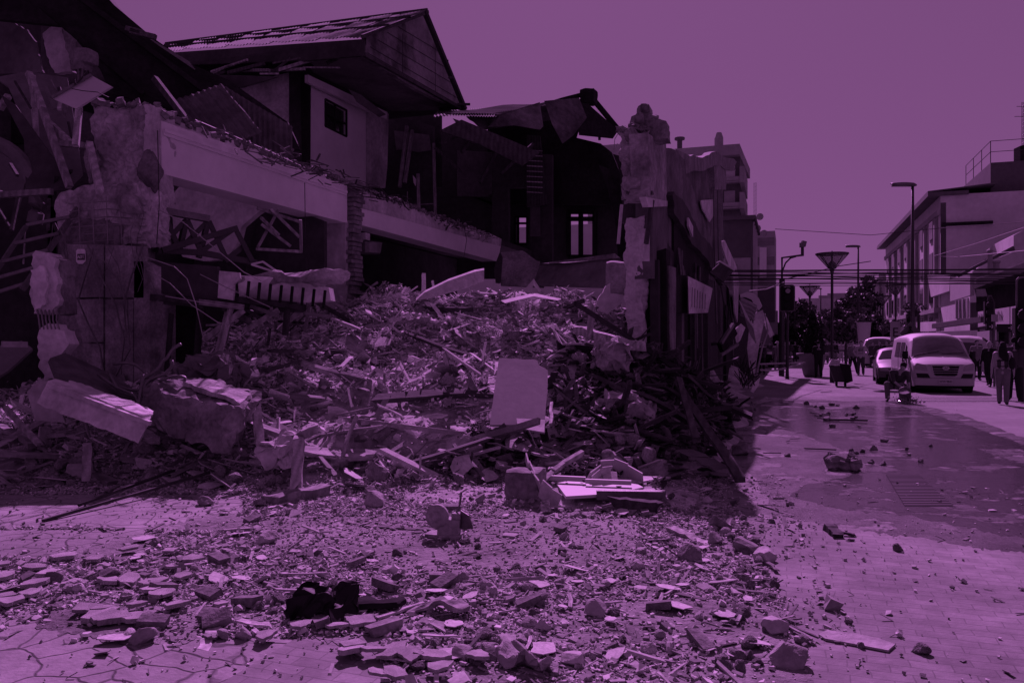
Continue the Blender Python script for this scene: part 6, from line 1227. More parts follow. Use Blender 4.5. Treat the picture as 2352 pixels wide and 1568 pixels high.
for k, (u, d, f_, h, ps, tp, lg, l) in enumerate(((1750, 40, 160, 1.62, ARMS, 'cloth_dark', 'cloth_black', 'dark dressed person behind the torn awning'), (1801, 52, 190, 1.66, STAND, 'cloth_mid', 'cloth_black', 'person in an open pale vest right of the traffic light'), (1812, 56, 170, 1.7, HIP, 'cloth_dark', 'cloth_mid', 'person in a dark jacket and pale shirt near the pot'),
    (1932, 62, 180, 1.64, ARMS, 'cloth_light', 'cloth_light', 'woman in white top and trousers right of the nearest lamp'), (1943, 66, 200, 1.6, STAND, 'cloth_mid', 'cloth_black', 'dark haired woman in black trousers beside the woman in white'), (1901, 60, 160, 1.7, WALK, 'cloth_dark', 'cloth_mid', 'person in a dark shirt just left of the nearest lamp'), (1917, 56, 200, 1.7, STAND, 'cloth_black', 'cloth_mid', 'person in black just right of the nearest lamp'),
    (2004, 50, 190, 1.66, STAND, 'cloth_dark', 'cloth_dark', 'person standing behind the boot of the grey car'), (2020, 48, 170, 1.72, HIP, 'cloth_dark', 'cloth_mid', 'grey haired person behind the grey car'), (2036, 46, 180, 1.7, STAND, 'cloth_black', 'cloth_black', 'person in black between the two vehicles'), (2048, 44, 200, 1.72, ARMS, 'cloth_dark', 'cloth_dark', 'person behind the grey car close to the van'),
    (1968, 56, 10, 1.68, WALK, 'cloth_light', 'cloth_dark', 'person in a pale jacket behind the striped sweater'), (1990, 60, 20, 1.64, STAND, 'cloth_black', 'cloth_black', 'small dark figure before the far rounded van'), (1953, 74, 0, 1.7, STAND, 'cloth_mid', 'cloth_dark', 'distant figure left of the flower column'), (1890, 70, 0, 1.66, STAND, 'cloth_dark', 'cloth_black', 'distant figure behind the officer'),
    (2218, 42, 180, 1.66, STAND, 'cloth_dark', 'cloth_black', 'person whose head shows over the van corner'), (2229, 39, 160, 1.58, STAND, 'cloth_black', 'cloth_black', 'short person just right of the windshield'), (2258, 38, 180, 1.68, STAND, 'cloth_dark', 'cloth_black', 'person behind the grey jacketed man'), (2266, 41, 200, 1.7, STAND, 'cloth_black', 'cloth_dark', 'person farther back behind the blond woman'), (2289, 35, 170, 1.72, ARMS, 'cloth_mid', 'cloth_mid', 'pale balding person behind the couple'), (2335, 34, 30, 1.66, WALK, 'cloth_dark', 'cloth_light', 'person half hidden right of the couple'),
    (1768, 62, 170, 1.6, STAND, 'cloth_dark', 'cloth_dark', 'distant person left of the man in the hat'), (1826, 64, 200, 1.62, STAND, 'cloth_black', 'cloth_dark', 'distant dark person left of the pot'), (1910, 80, 0, 1.7, WALK, 'cloth_light', 'cloth_mid', 'far pale figure seen past the nearest lamp'), (2346, 40, 170, 1.7, STAND, 'cloth_mid', 'cloth_dark', 'person at the right edge behind the broad one'), (2300, 44, 190, 1.66, STAND, 'cloth_dark', 'cloth_dark', 'small figure seen between the couple and the van'), (1986, 52, 180, 1.62, STAND, 'cloth_mid', 'cloth_black', 'short figure right of the striped sweater'), (1925, 74, 10, 1.68, WALK, 'cloth_mid', 'cloth_black', 'far walker left of the woman in white'), (1848, 58, 180, 1.66, STAND, 'cloth_dark', 'cloth_dark', 'dark figure right behind the pot'), (1737, 47, 170, 1.66, STAND, 'cloth_black', 'cloth_black', 'black dressed figure nearest the torn awning'), (1975, 82, 0, 1.7, WALK, 'cloth_mid', 'cloth_dark', 'far figure below the white flower column'))):
    person(at(u, d), R(f_), h, ps, tp, lg, True, l, None, .028)

# ------------------------------------------------------------------ prominent loose pieces
def up(v_): return v_
slab('plaster_board', jag([(1146, 822), (1168, 823), (1232, 826), (1238, 838), (1258, 850), (1258, 880), (1252, 960), (1252, 992), (1222, 988), (1185, 975), (1125, 975), (1135, 900)], 1.2, 9, 4, {0, 1, 2, 3, 6, 7, 8}), pl3((1146, 822, 11.0), (1258, 850, 10.9), (1125, 975, 9.9)), .03, 'board_grey', label='large grey board standing upright on the rubble slope', cat='board')
slab('folded_paper', [(1186, 960), (1252, 964), (1250, 992), (1190, 982)], pl3((1186, 960, 9.9), (1252, 964, 9.85), (1190, 982, 9.7)), .008, 'plaster_pale', label='crumpled pale sheet at the foot of the upright grey board', cat='sheet')
def lay(name, pts, z, th, m_, label, cat, group=None, tilt=None):
    b = MB(); b.prism([G(u, v, z) for u, v in pts], (0, 0, th)); o = tag(b.build(name, m_), label, cat, group); return recenter(o)
lay('pale_board', [(1275, 1112), (1300, 1108), (1440, 1104), (1478, 1125), (1400, 1140), (1300, 1146)], .1, .03, 'white_panel', 'bright white panel lying flat before the rubble foot', 'board')
lay('pale_board', [(1340, 1097), (1430, 1096), (1540, 1098), (1470, 1110)], .12, .02, 'plaster_pale', 'pale strip of panel behind the bright white one', 'board')
o = bars('metal_channel', [((1370, 1135, 7.95), (1528, 1137, 7.9))], .1, 'steel', label='grey ribbed channel lying across the white panel', cat='metal channel', th=.09)
bars('white_batten', [((1258, 1096, 8.6), (1345, 1100, 8.5))], .05, 'white_panel', label='white batten behind the bright panel', cat='batten'); bars('white_batten', [((1345, 1104, 8.4), (1450, 1108, 8.3))], .045, 'white_panel', label='second white batten touching the bright panel', cat='batten')
def ribbon(name, pts, wd, m_, label, th=.01, cat='strip'):
    b = MB(); q = [P(*p) for p in pts]
    for i_ in range(len(q) - 1):
        w0 = wd * (.35 + .65 * math.sin(math.pi * (i_ + .3) / len(q))); b.bar(q[i_], q[i_ + 1] + (q[i_ + 1] - q[i_]) * .05, w0, th, (-st, ct, .4))
    o = tag(b.build(name, m_), label, cat); return recenter(o)
ribbon('curved_strip', [(1208, 1048, 8.6), (1214, 1072, 8.4), (1226, 1098, 8.2), (1242, 1120, 8.0), (1262, 1138, 7.9), (1284, 1152, 7.85)], .2, 'plaster_pale', 'long curved pale strip hooked over the dark block', .015)
ribbon('split_branch', [(1252, 1100, 8.5), (1270, 1082, 8.7), (1295, 1064, 8.9), (1336, 1040, 9.1)], .06, 'wood_pale', 'pale split branch rising right of the dark block', .05)
ribbon('bent_sheet', [(1352, 1092, 8.6), (1380, 1072, 8.9), (1410, 1070, 8.9), (1440, 1082, 8.8), (1475, 1102, 8.6)], .2, 'white_panel', 'arched white plastic sheet on the rubble foot', .012); ribbon('bent_sheet', [(1360, 1100, 8.5), (1378, 1085, 8.6), (1400, 1082, 8.7), (1402, 1100, 8.6)], .16, 'plaster_pale', 'small folded white sheet under the arched one', .01)
lump('masonry_block', P(1208, 1116, 8.3), (.36, .34, .36), 'concrete_dark', 6, label='large dark masonry block beside the curved strip', cat='block', res=16, rough=.16, freq=5)
t = empty('masonry_block', P(450, 1000, 9.4), 'huge tilted concrete block with bent pipes on it, left', 'block')
def wedge(name, top, drop_, m_, t, seed, amp=.05, res=14): w = [P(*p) for p in top]; return rough_block(name, w[0], w[1], w[2], w[3], drop_, m_, t, seed, amp, res)
wedge('block_body', [(328, 880, 9.9), (560, 945, 9.2), (590, 900, 10.2), (400, 858, 10.6)], (-.05, -.15, -.5), 'concrete_dark', t, 3, .085, 30)
wedge('render_skin', [(420, 872, 10.0), (555, 925, 9.4), (580, 905, 9.9), (470, 868, 10.2)], (0, 0, -.06), 'concrete', t, 5, .03)
t = empty('cornice', P(230, 985, 9.3), 'long pale fallen cornice pointing at the huge block', 'cornice')
wedge('cornice_body', [(108, 872, 9.4), (345, 962, 9.0), (355, 945, 9.4), (150, 866, 9.8)], (-.06, -.1, -.26), 'plaster_pale', t, 7, .025, 26)
bars('moulding', [((112, 884, 9.35), (345, 972, 8.95))], .05, 'plaster_pale', t)
wedge('rough_underside', [(125, 925, 9.45), (350, 1000, 9.1), (350, 985, 9.5), (150, 915, 9.8)], (.05, .05, -.12), 'concrete', t, 8, .06)
slab('fallen_sheet', [(115, 822), (150, 810), (260, 860), (360, 930), (320, 960), (200, 905), (130, 860)], pl3((115, 822, 10), (260, 860, 10.6), (320, 960, 9.6)), .06, 'iron_sheet', label='dark bent sheet sloping above the pale cornice', cat='metal sheet')
slab('metal_sheet', [(-30, 800), (50, 782), (75, 800), (20, 850), (-30, 880)], pl3((-30, 800, 10), (75, 800, 10.2), (20, 850, 9.8)), .04, 'plaster_dim', label='tilted sheet edge at the left picture border', cat='metal sheet')
bars('pipe', [((5, 790, 9.7), (62, 791, 9.9))], .07, 'cable_pale', label='short pale pipe poking out at the left', cat='pipe'); bars('pole', [((12, 935, 9.2), (90, 1020, 8.9))], .05, 'wood', label='thin pole slanting at lower left', cat='pole')
t = empty('plaster_remnant', P(100, 680, 11), 'ragged pale plaster chunk hanging on rods at left of the tiled column', 'wall remnant')
slab('plaster', jag([(82, 575), (112, 580), (128, 600), (134, 700), (120, 718), (78, 720), (70, 650), (74, 600)], 4, 8, 5), plD(10.6), .3, 'concrete_pale', t); slab('plaster', jag([(70, 620), (100, 610), (110, 660), (104, 700), (78, 712), (72, 660)], 4, 7, 6), plD(10.55), .06, 'plaster_pale', t)
slab('plaster', jag([(95, 752), (120, 745), (148, 760), (152, 800), (120, 830), (125, 870), (102, 876), (88, 820)], 5, 7, 8), plD(10.5), .25, 'plaster_pale', t)
slab('side_lump', jag([(128, 590), (142, 600), (150, 720), (134, 724)], 2, 10, 9), plD(10.7), .3, 'concrete_dark', t); b = MB()
for k in range(6): b.tube([P(86 + k * 9, 712, 10.6), P(90 + k * 8, 735, 10.5), P(92 + k * 9, 756, 10.5)], .012, 4)
sub(b.build('rebar', 'rebar'), t); slab('tattered_sheet', [(90, 870), (118, 880), (150, 970), (80, 965), (62, 900)], plD(10.3), .03, 'plaster', t)
# pipes and wires thrown over the huge block
for k, (a, r_) in enumerate((([(318, 880, 10), (330, 868, 10), (350, 858, 10), (368, 842, 10.1), (372, 830, 10.1), (385, 822, 10.2), (396, 800, 10.2), (416, 790, 10.2)], .022), ([(330, 898, 9.9), (332, 880, 9.9), (350, 868, 10), (380, 860, 10), (398, 838, 10.1), (394, 828, 10.1)], .022), ([(262, 836, 10.2), (290, 832, 10.2), (316, 838, 10.2), (338, 860, 10.1), (340, 870, 10.1)], .02),
    ([(252, 858, 10.1), (262, 880, 10), (275, 900, 9.9), (318, 912, 9.9), (330, 905, 9.9)], .024), ([(254, 870, 10.1), (270, 890, 10), (320, 898, 9.9), (350, 880, 9.9), (400, 862, 10), (428, 866, 10), (424, 874, 10)], .02), ([(225, 860, 10), (270, 892, 9.9), (310, 905, 9.8), (318, 925, 9.7), (320, 940, 9.7)], .018), ([(330, 860, 9.9), (324, 890, 9.8), (318, 930, 9.7), (320, 955, 9.7)], .02))):
    b = MB(); pts = [P(*p) for p in a]; sm = []
    for i_ in range(len(pts) - 1):
        for f_ in (0, .33, .66): sm.append(pts[i_].lerp(pts[i_ + 1], f_))
    sm.append(pts[-1])
    for _ in range(2): sm = [sm[0]] + [(sm[i_ - 1] + sm[i_] * 2 + sm[i_ + 1]) / 4 for i_ in range(1, len(sm) - 1)] + [sm[-1]]
    b.tube(sm, r_, 7); o = tag(b.build('bent_pipe', 'steel', smooth=True), 'bent pipe of the tangle lying over the huge tilted block', 'pipe', 'bent pipes over the huge block'); recenter(o)
# posts, beams and boards called out in the photo
for k, (nm, a, c, wd, th, m_, l, cat) in enumerate((('post', (688, 1000, 8.9), (680, 1122, 8.6), .12, .12, 'wood_pale', 'pale squared post standing in the rubble left of centre', 'post'), ('post', (588, 940, 9.4), (600, 1030, 9.2), .1, .08, 'wood', 'rough stake standing beside the huge block', 'post'), ('post', (203, 1020, 9.2), (200, 1095, 9.1), .1, .08, 'wood', 'short dark stake standing in the left rubble', 'post'),
    ('heavy_timber', (610, 1155, 8.0), (760, 1122, 8.6), .16, .13, 'wood', 'heavy charred timber lying at the rubble foot', 'timber'), ('heavy_timber', (1322, 758, 13.6), (1485, 800, 12.6), .2, .16, 'wood_pale', 'long pale timber at the right crest of the rubble', 'timber'), ('heavy_timber', (1352, 778, 13.2), (1362, 700, 13.6), .1, .1, 'wood_pale', 'short pale stick standing at the right crest', 'timber'),
    ('plank', (878, 1350, 5.5), (896, 1292, 6.1), .12, .03, 'wood_pale', 'pale weathered plank lying upright in the foreground rubble', 'plank'), ('plank', (935, 1335, 5.6), (962, 1280, 6.3), .1, .03, 'wood', 'grey weathered plank right of the pale one', 'plank'), ('plank', (370, 1500, 4.28), (462, 1468, 4.5), .1, .05, 'wood', 'thick split timber in the lower left foreground', 'plank'), ('plank', (468, 1492, 4.3), (495, 1440, 4.6), .07, .03, 'wood_pale', 'short pale board end beside the split timber', 'plank'),
    ('plank', (845, 1098 + 112, 7.1), (1000, 1218, 6.95), .07, .03, 'wood', 'thin board beside the toy like pump', 'plank'), ('beam', (1410, 1150, 7.7), (1520, 1165, 7.6), .12, .1, 'wood_dark', 'dark timber in front of the white panel', 'timber'), ('beam', (1600, 1010, 9.7), (1560, 870, 12), .09, .07, 'wood_dark', 'long dark pole leaning on the shaded facade foot', 'pole'), ('beam', (1700, 1100, 8.6), (1555, 880, 12.2), .12, .05, 'wood_dark', 'long dark plank sliding from the facade to the pavement', 'plank'),
    ('board', (1655, 1075, 9.2), (1590, 1040, 9.7), .28, .02, 'plaster_dim', 'pale board with shade in its dim colour near the building foot', 'board'), ('plank', (1545, 1215, 6.9), (1650, 1265, 6.4), .1, .05, 'wood_pale', 'pale plank resting on the stones at right', 'plank'), ('thin_pole', (100, 1195, 7.3), (480, 1085, 9.3), .035, .03, 'wood_dark', 'long dark thin pole across the left rubble edge', 'pole'), ('thin_pole', (180, 1160, 7.9), (400, 1080, 9.2), .03, .03, 'wood_dark', 'second dark pole parallel to the long one', 'pole'),  # the board takes the dim plaster, its shade put into the colour
    ('pipe', (1650, 1535 - 50, 4.3), (1690, 1478, 4.35), .02, .02, 'wood_dark', 'thin stick on the right hand grit', 'stick'), ('log', (1905, 1215, 6.95), (1925, 1235, 6.7), .09, .09, 'wood_dark', 'short rotten log lying on the wet pavement', 'log'), ('plank', (1928, 1222, 6.8), (1968, 1228, 6.75), .04, .02, 'wood_dark', 'thin dark stick right of the rotten log', 'stick'))):
    b = MB(); A0, C0 = P(*a), P(*c); y_ = (C0 - A0).normalized(); x_ = y_.cross(Vector((0, 0, 1))); x_ = x_.normalized() if x_.length > .05 else Vector((1, 0, 0)); z_ = x_.cross(y_); vs = []; fs = []; rk = random.Random(k)
    for q in range(9):
        c_ = A0.lerp(C0, q / 8) + (x_ * rk.uniform(-.08, .08) + z_ * rk.uniform(-.08, .08)) * wd
        for sx, sz in ((-1, -1), (1, -1), (1, 1), (-1, 1)): vs.append(c_ + x_ * sx * wd / 2 * rk.uniform(.82, 1.05) + z_ * sz * th / 2 * rk.uniform(.82, 1.05) + (y_ * rk.uniform(-.7, .7) * wd if q in (0, 8) else Vector()))
    for q in range(8):
        for e_ in range(4): fs.append((q * 4 + e_, q * 4 + (e_ + 1) % 4, q * 4 + 4 + (e_ + 1) % 4, q * 4 + 4 + e_))
    fs += [(3, 2, 1, 0), (32, 33, 34, 35)]; b.add(vs, fs)
    o = tag(b.build(nm if nm != 'beam' else 'timber', m_), l, cat); recenter(o)
# black burnt lump and hole in the foreground
o = lump('burnt_root', Vector(G(745, 1390, .07)), (.36, .22, .14), 'black', 31, label='black charred tangled lump in the foreground rubble', cat='charred lump', res=22, rough=.75, freq=5); o = lump('burnt_root', Vector(G(850, 1388, .03)), (.36, .12, .05), 'black_shade', 33, label='flat charred piece right of the black lump', cat='charred lump', res=14, rough=.4)
o = lump('burnt_root', Vector(G(1000, 1396, .03)), (.5, .12, .04), 'wood', 35, label='warped bark like slab in the centre foreground', cat='bark', res=14, rough=.4)
# small pump / machine
p = G(1020, 1232, .0); t = empty('small_pump', p, 'small broken pump with a round drum lying in the centre', 'machine'); b = MB(); b.lathe([(.05, -.07), (.13, -.065), (.13, .0), (.1, .03), (.04, .05)], (-.06, -.02, .24), 22, 'y'); b.lathe([(.06, -.09), (.06, -.05)], (-.06, -.02, .24), 16, 'y'); b.build('drum', 'concrete_pale', t, True); t.scale = (.75,) * 3
b = MB(); b.box((.06, .02, .12), (.24, .16, .18), (0, .1, .2)); b.box((.14, .05, .2), (.1, .1, .14)); b.box((0, 0, .02), (.4, .2, .04)); b.build('housing', 'concrete_pale', t); b = MB(); b.tube([(.1, .05, .2), (.16, .08, .36), (.17, .1, .5)], .012, 6); b.prism([(.16, .02, .1), (.36, -.02, .12), (.3, .0, .26), (.18, .05, .3)], (0, .02, 0)); b.build('bracket', 'steel', t)
# water drain grate
t = empty('drain_grate', G(2100, 1125), 'barred drain grate in the pavement by the puddle', 'grate'); b = MB(); A0, B0, C0, D0 = [G(u, v, .006) for u, v in ((2035, 1088), (2108, 1088), (2190, 1160), (2078, 1160))]
for k in range(22): f_ = (k + .5) / 22; b.bar(A0.lerp(D0, f_), B0.lerp(C0, f_), .02, .006)
sub(b.build('bars', 'black'), t)
b = MB(); b.add([A0 - Vector((0, 0, .003)), B0 - Vector((0, 0, .003)), C0 - Vector((0, 0, .003)), D0 - Vector((0, 0, .003))], [(0, 1, 2, 3)]); sub(b.build('pit', 'black'), t)
# crumpled cloths / bags
def crumple(name, c, dims, m_, seed, label, cat='bag'): return lump(name, c, dims, m_, seed, label=label, cat=cat, res=16, rough=.7, freq=6)
crumple('plastic_bag', G(1205, 1505, .05), (.34, .16, .05), 'plastic_bag', 41, 'crumpled clear bag among the stones at the bottom'); crumple('plastic_bag', P(1405, 815, 12.3), (.5, .4, .4), 'plastic_bag', 42, 'bunched pale bag on the right rubble crest'); crumple('plastic_bag', P(645, 1035, 9.2), (.4, .3, .3), 'plaster_pale', 43, 'crumpled pale paper sack left of the standing post', 'sack')
crumple('cloth', P(485, 862, 11), (.7, .5, .35), 'plaster_dim', 44, 'crumpled grey tarpaulin behind the huge block', 'tarpaulin'); crumple('plastic_bag', G(1938, 1068, .05), (.4, .25, .15), 'concrete_dark', 45, 'sodden dark heap at the puddle edge', 'debris'); crumple('plastic_bag', P(1430, 950, 11), (.7, .4, .4), 'plastic_bag', 46, 'torn white plastic draped on the right slope')
# leaning surfboard like panel and small white frame on the crest
b = MB(); pts = [P(955, 690, 15.6), P(975, 672, 15.8), P(1030, 645, 16.2), P(1090, 624, 16.6), P(1112, 620, 16.8), P(1112, 645, 16.7), P(1070, 662, 16.4), P(1000, 682, 15.9)]; b.prism(pts, Vector((-.05, .12, .05))); o = tag(b.build('curved_board', 'plaster_pale'), 'long pale boat shaped panel lying on the rubble crest', 'panel'); recenter(o)
t = empty('triangular_stand', P(1225, 665, 15.5), 'small white triangular frame on top of the rubble', 'frame'); q3('side', [(1200, 670, 15.5), (1226, 640, 15.7), (1222, 672, 15.4)], .03, 'white_panel', t); q3('side', [(1226, 640, 15.7), (1244, 668, 15.9), (1238, 670, 15.8), (1222, 652, 15.7)], .03, 'plaster', t); q3('base', [(1150, 690, 15.2), (1225, 673, 15.4), (1290, 686, 15.4), (1280, 690, 15.2), (1225, 680, 15.2), (1160, 696, 15)], .03, 'plaster', t)
slab('leaning_slab', jag([(1372, 690), (1400, 650), (1420, 648), (1436, 668), (1424, 700), (1396, 722), (1378, 715)], 3, 8, 3), plD(14.6), .12, 'plaster', label='tilted plaster slab with wires at the right crest', cat='slab')
lump('masonry_block', P(1425, 640, 14.8), (.5, .5, .6), 'concrete', 52, label='rough lump wedged under the corner column', cat='block', res=12)
t = empty('black_chest', P(1370, 805, 13.2), 'open black chest with a bright lid edge at the right slope', 'chest'); q3('front', [(1280, 782, 13.2), (1290, 790, 13.1), (1385, 796, 13), (1385, 830, 13), (1285, 828, 13.1)], .4, 'black', t); bars('lid_edge', [((1292, 790, 13), (1375, 788, 13.1))], .06, 'white_panel', t, .03)

# ------------------------------------------------------------------ individual repeats: planks, stones, bricks, pavers
def variants(kind, n):
    out_ = []
    for k in range(n):
        r = random.Random(kind + str(k)); b = MB()
        if kind == 'plank':
            L_ = r.uniform(.5, 1.1); w_ = r.uniform(.03, .1); h_ = r.uniform(.012, .04); vs = []; N_ = 5
            for i_ in range(N_ + 1):
                y = (i_ / N_ - .5) * L_; bend = r.uniform(-.006, .006) + .02 * math.sin(i_ + k); e0 = r.uniform(-.05, .05) if i_ in (0, N_) else 0
                for sx, sz in ((-1, -1), (1, -1), (1, 1), (-1, 1)): vs.append((sx * w_ / 2 * r.uniform(.8, 1.05) + bend, y + (e0 * sx if i_ in (0, N_) else 0) + (r.uniform(-.04, .04) if i_ in (0, N_) else 0), sz * h_ / 2))
            fs = [(3, 2, 1, 0), tuple(4 * N_ + i_ for i_ in range(4))]
            for i_ in range(N_):
                for q in range(4): fs.append((i_ * 4 + q, i_ * 4 + (q + 1) % 4, i_ * 4 + 4 + (q + 1) % 4, i_ * 4 + 4 + q))
            b.add(vs, fs)
        elif kind == 'stone':
            pls = [(Vector((r.gauss(0, 1), r.gauss(0, 1), r.gauss(0, 1))).normalized(), r.uniform(.6, 1.0)) for _ in range(11)]; b.ell((0, 0, 0), (1, 1, 1), 16, 11); nv = []
            for p in b.v:
                dn = Vector(p).normalized(); q = dn * min(1.2, min(pd / max(dn.dot(pn), .05) for pn, pd in pls)); q = Vector((q.x * .5, q.y * .42, q.z * .34)); nv.append(tuple(q + mnoise.noise_vector(q * 7 + Vector((k, 0, 0))) * .035))
            b.v = nv
        elif kind == 'brick':
            b.box((0, 0, 0), (.24, .12, .07))
            b.v = [tuple(Vector(p) + Vector((r.uniform(-.02, .02), r.uniform(-.008, .008), r.uniform(-.006, .006)))) for p in b.v]
        elif kind == 'board':
            n0 = r.randint(5, 8); pts = []
            for i_ in range(n0): a = 2 * math.pi * (i_ + r.uniform(-.25, .25)) / n0; pts.append((math.cos(a) * r.uniform(.3, .55), math.sin(a) * r.uniform(.2, .38)))
            pts = jag(pts, .012, .08, k); b.prism([(x, y, 0) for x, y in pts], (0, 0, .022))
        elif kind == 'paver':
            n0 = 6; pts = []
            for i_ in range(n0): a = 2 * math.pi * (i_ + r.uniform(-.25, .25)) / n0; rr_ = r.uniform(.6, 1.1); pts.append((math.cos(a) * rr_ * .5, math.sin(a) * rr_ * .4))
            pts = jag(pts, .03, .1, k); b.prism([(x, y, -.12) for x, y in pts], (0, 0, .12)); n1 = len(pts)
        me = bpy.data.meshes.new(kind); me.from_pydata(b.v, [], b.f); me.update(); out_.append(me)
    return out_
VAR = {}
def meshvar(kind, m_, n=9):
    k = (kind, m_)
    if k not in VAR:
        VAR[k] = variants(kind, n)
        for me in VAR[k]: me.materials.append(M[m_])
    return VAR[k]
ZD = dict(crest_l='on the rubble crest left of the boat shaped panel', crest='on the rubble crest under the far beam end', crest_r='on the rubble crest below the ruined rear house', slope_l='on the dusty ledge left of the upright grey board', slope='on the slope just left of the upright grey board', slope_u='high on the slope above the upright grey board', left='in the shaded rubble below the pale cornice', left_r='in the rubble below the huge tilted block', foot_l='at the rubble foot beside the heavy timber', foot='at the rubble foot near the dark masonry block', foot_r='at the rubble foot in the facade shadow', right='on the slope right of the upright grey board', right_r='in the shade under the corner column', fl='among the lifted pavers at lower left', fl2='on the cracked paving between pump and lifted pavers', fc='around the black charred lump', fc2='on the dirt in front of the small pump', fr='on the dirt near the pale angular boulder', fr2='on the grit by the upright kerb stone', street='on the wet pavement by the puddle', street_n='on the dry pavers at lower right')
def zone(u, v):
    if v < 830: return 'crest_l' if u < 950 else 'crest' if u < 1150 else 'crest_r' if u < 1400 else 'right_r'
    if v < 1105:
        if u < 330: return 'left'
        if u < 640: return 'left_r'
        if u > 1690: return 'street'
        if u > 1480: return 'right_r'
        if u > 1245: return 'right'
        return 'slope_l' if u < 850 else 'slope' if v > 900 or u < 1120 else 'slope_u'
    e_ = 1700 + max(0, v - 1180) * .5
    if u > e_: return 'street' if v < 1250 else 'street_n'
    if v < 1200: return 'foot_l' if u < 900 else 'foot' if u < 1500 else 'foot_r'
    if u < 420: return 'fl'
    if u < 640: return 'fl2'
    if u < 1000: return 'fc' if v > 1300 else 'fl2'
    if u < 1280: return 'fc2'
    return 'fr' if u < 1500 else 'fr2'
rb = random.Random(99)
FS = {'stone': .58, 'paver': .56, 'board': .64, 'plank': .8, 'brick': .8}
def drop(kind, name, m_, word, cat, count, box, size, tilt, zones=None, dens=None, seed=0, sink=.3, pts=None):
    ms = meshvar(kind, m_); k = 0; tries = 0
    while k < count and tries < count * 60:
        tries += 1
        if pts is not None:
            if k >= len(pts): break
            u, v = pts[k][0], pts[k][1]
        else: u, v = rb.uniform(box[0], box[2]), rb.uniform(box[1], box[3])
        if pts is None and rb.random() > float(clear_zone(np.array([u], float), np.array([v], float))[0]) * 1.3: continue
        if name == 'long_timber' and ((1030 < u < 1340 and 800 < v < 1030) or (1180 < u < 1520 and v > 900)): continue
        q = onmound(u, v); d = proj(q)[2]
        if d > 30: continue
        if pts is not None and len(pts[k]) > 2: s_ = pts[k][2]
        else: s_ = rb.uniform(*size)
        s_ *= FS[kind]
        o = bpy.data.objects.new(name, rb.choice(ms)); col.objects.link(o); o.scale = (s_ * rb.uniform(.85, 1.15), s_, s_ * rb.uniform(.8, 1.2)); o.rotation_euler = (rb.gauss(0, tilt), rb.gauss(0, tilt), rb.uniform(0, 6.28))
        hh = {'plank': .03, 'stone': .22 * s_, 'brick': .04, 'board': .03, 'paver': .06}[kind]; extra_ = abs(math.sin(o.rotation_euler.x)) * {'plank': .4, 'stone': .05, 'brick': .06, 'board': .35, 'paver': .1}[kind] * s_
        o.location = q + Vector((0, 0, hh * (1 - sink) + extra_ * .8)); z = zone(u, v); sw = ('small ' if s_ / FS[kind] < (size[0] + size[1]) / 2 - (.0 if kind != 'paver' else .72) else 'large '); tag(o, f'{sw}{word} {ZD[z]}', cat, f'{sw}{word}s {ZD[z]}'); k += 1
drop('plank', 'broken_plank', 'wood', 'splintered plank', 'plank', 105, (640, 665, 1480, 1110), (.5, 1.3), .3)
drop('plank', 'broken_plank', 'wood_pale', 'pale split plank', 'plank', 75, (640, 665, 1480, 1110), (.4, 1.1), .35)
drop('plank', 'broken_plank', 'wood', 'splintered plank', 'plank', 35, (-20, 990, 640, 1120), (.5, 1.2), .3); drop('plank', 'broken_plank', 'wood_dark', 'charred dark plank', 'plank', 35, (1400, 780, 1660, 1090), (.7, 1.8), .35)
drop('plank', 'broken_plank', 'wood_pale', 'pale split plank', 'plank', 30, (200, 1110, 1700, 1550), (.2, .55), .08); drop('plank', 'broken_plank', 'wood', 'splintered plank', 'plank', 16, (1700, 920, 2100, 1500), (.2, .45), .05)
drop('stone', 'concrete_chunk', 'concrete', 'rough concrete chunk', 'concrete chunk', 85, (640, 680, 1500, 1110), (.2, .5), .4); drop('stone', 'concrete_chunk', 'concrete', 'rough concrete chunk', 'concrete chunk', 35, (-20, 990, 640, 1120), (.2, .5), .4)
drop('stone', 'concrete_chunk', 'concrete_pale', 'pale concrete chunk', 'concrete chunk', 70, (150, 1130, 1720, 1540), (.08, .2), .3); drop('stone', 'concrete_chunk', 'concrete_dark', 'dark masonry chunk', 'concrete chunk', 60, (300, 1130, 1750, 1540), (.08, .18), .3); drop('stone', 'concrete_chunk', 'concrete_dark', 'dark masonry chunk', 'concrete chunk', 38, (1690, 900, 2250, 1520), (.08, .2), .2)
drop('brick', 'brick', 'brick_old', 'loose old brick', 'brick', 60, (640, 700, 1500, 1110), (.9, 1.3), .5); drop('brick', 'brick', 'brick_old', 'loose old brick', 'brick', 26, (300, 1120, 1760, 1500), (.7, 1.0), .3)
drop('board', 'plaster_fragment', 'plaster_pale', 'pale plaster fragment', 'plaster fragment', 80, (640, 680, 1500, 1110), (.25, .8), .35); drop('board', 'plaster_fragment', 'plaster', 'grey plaster fragment', 'plaster fragment', 40, (-20, 980, 700, 1130), (.3, .8), .3); drop('board', 'plaster_fragment', 'plaster_pale', 'pale plaster fragment', 'plaster fragment', 60, (150, 1120, 1750, 1540), (.12, .35), .12); drop('board', 'plaster_fragment', 'plaster_dim', 'dark plaster fragment', 'plaster fragment', 26, (1480, 960, 1740, 1110), (.3, .8), .2)
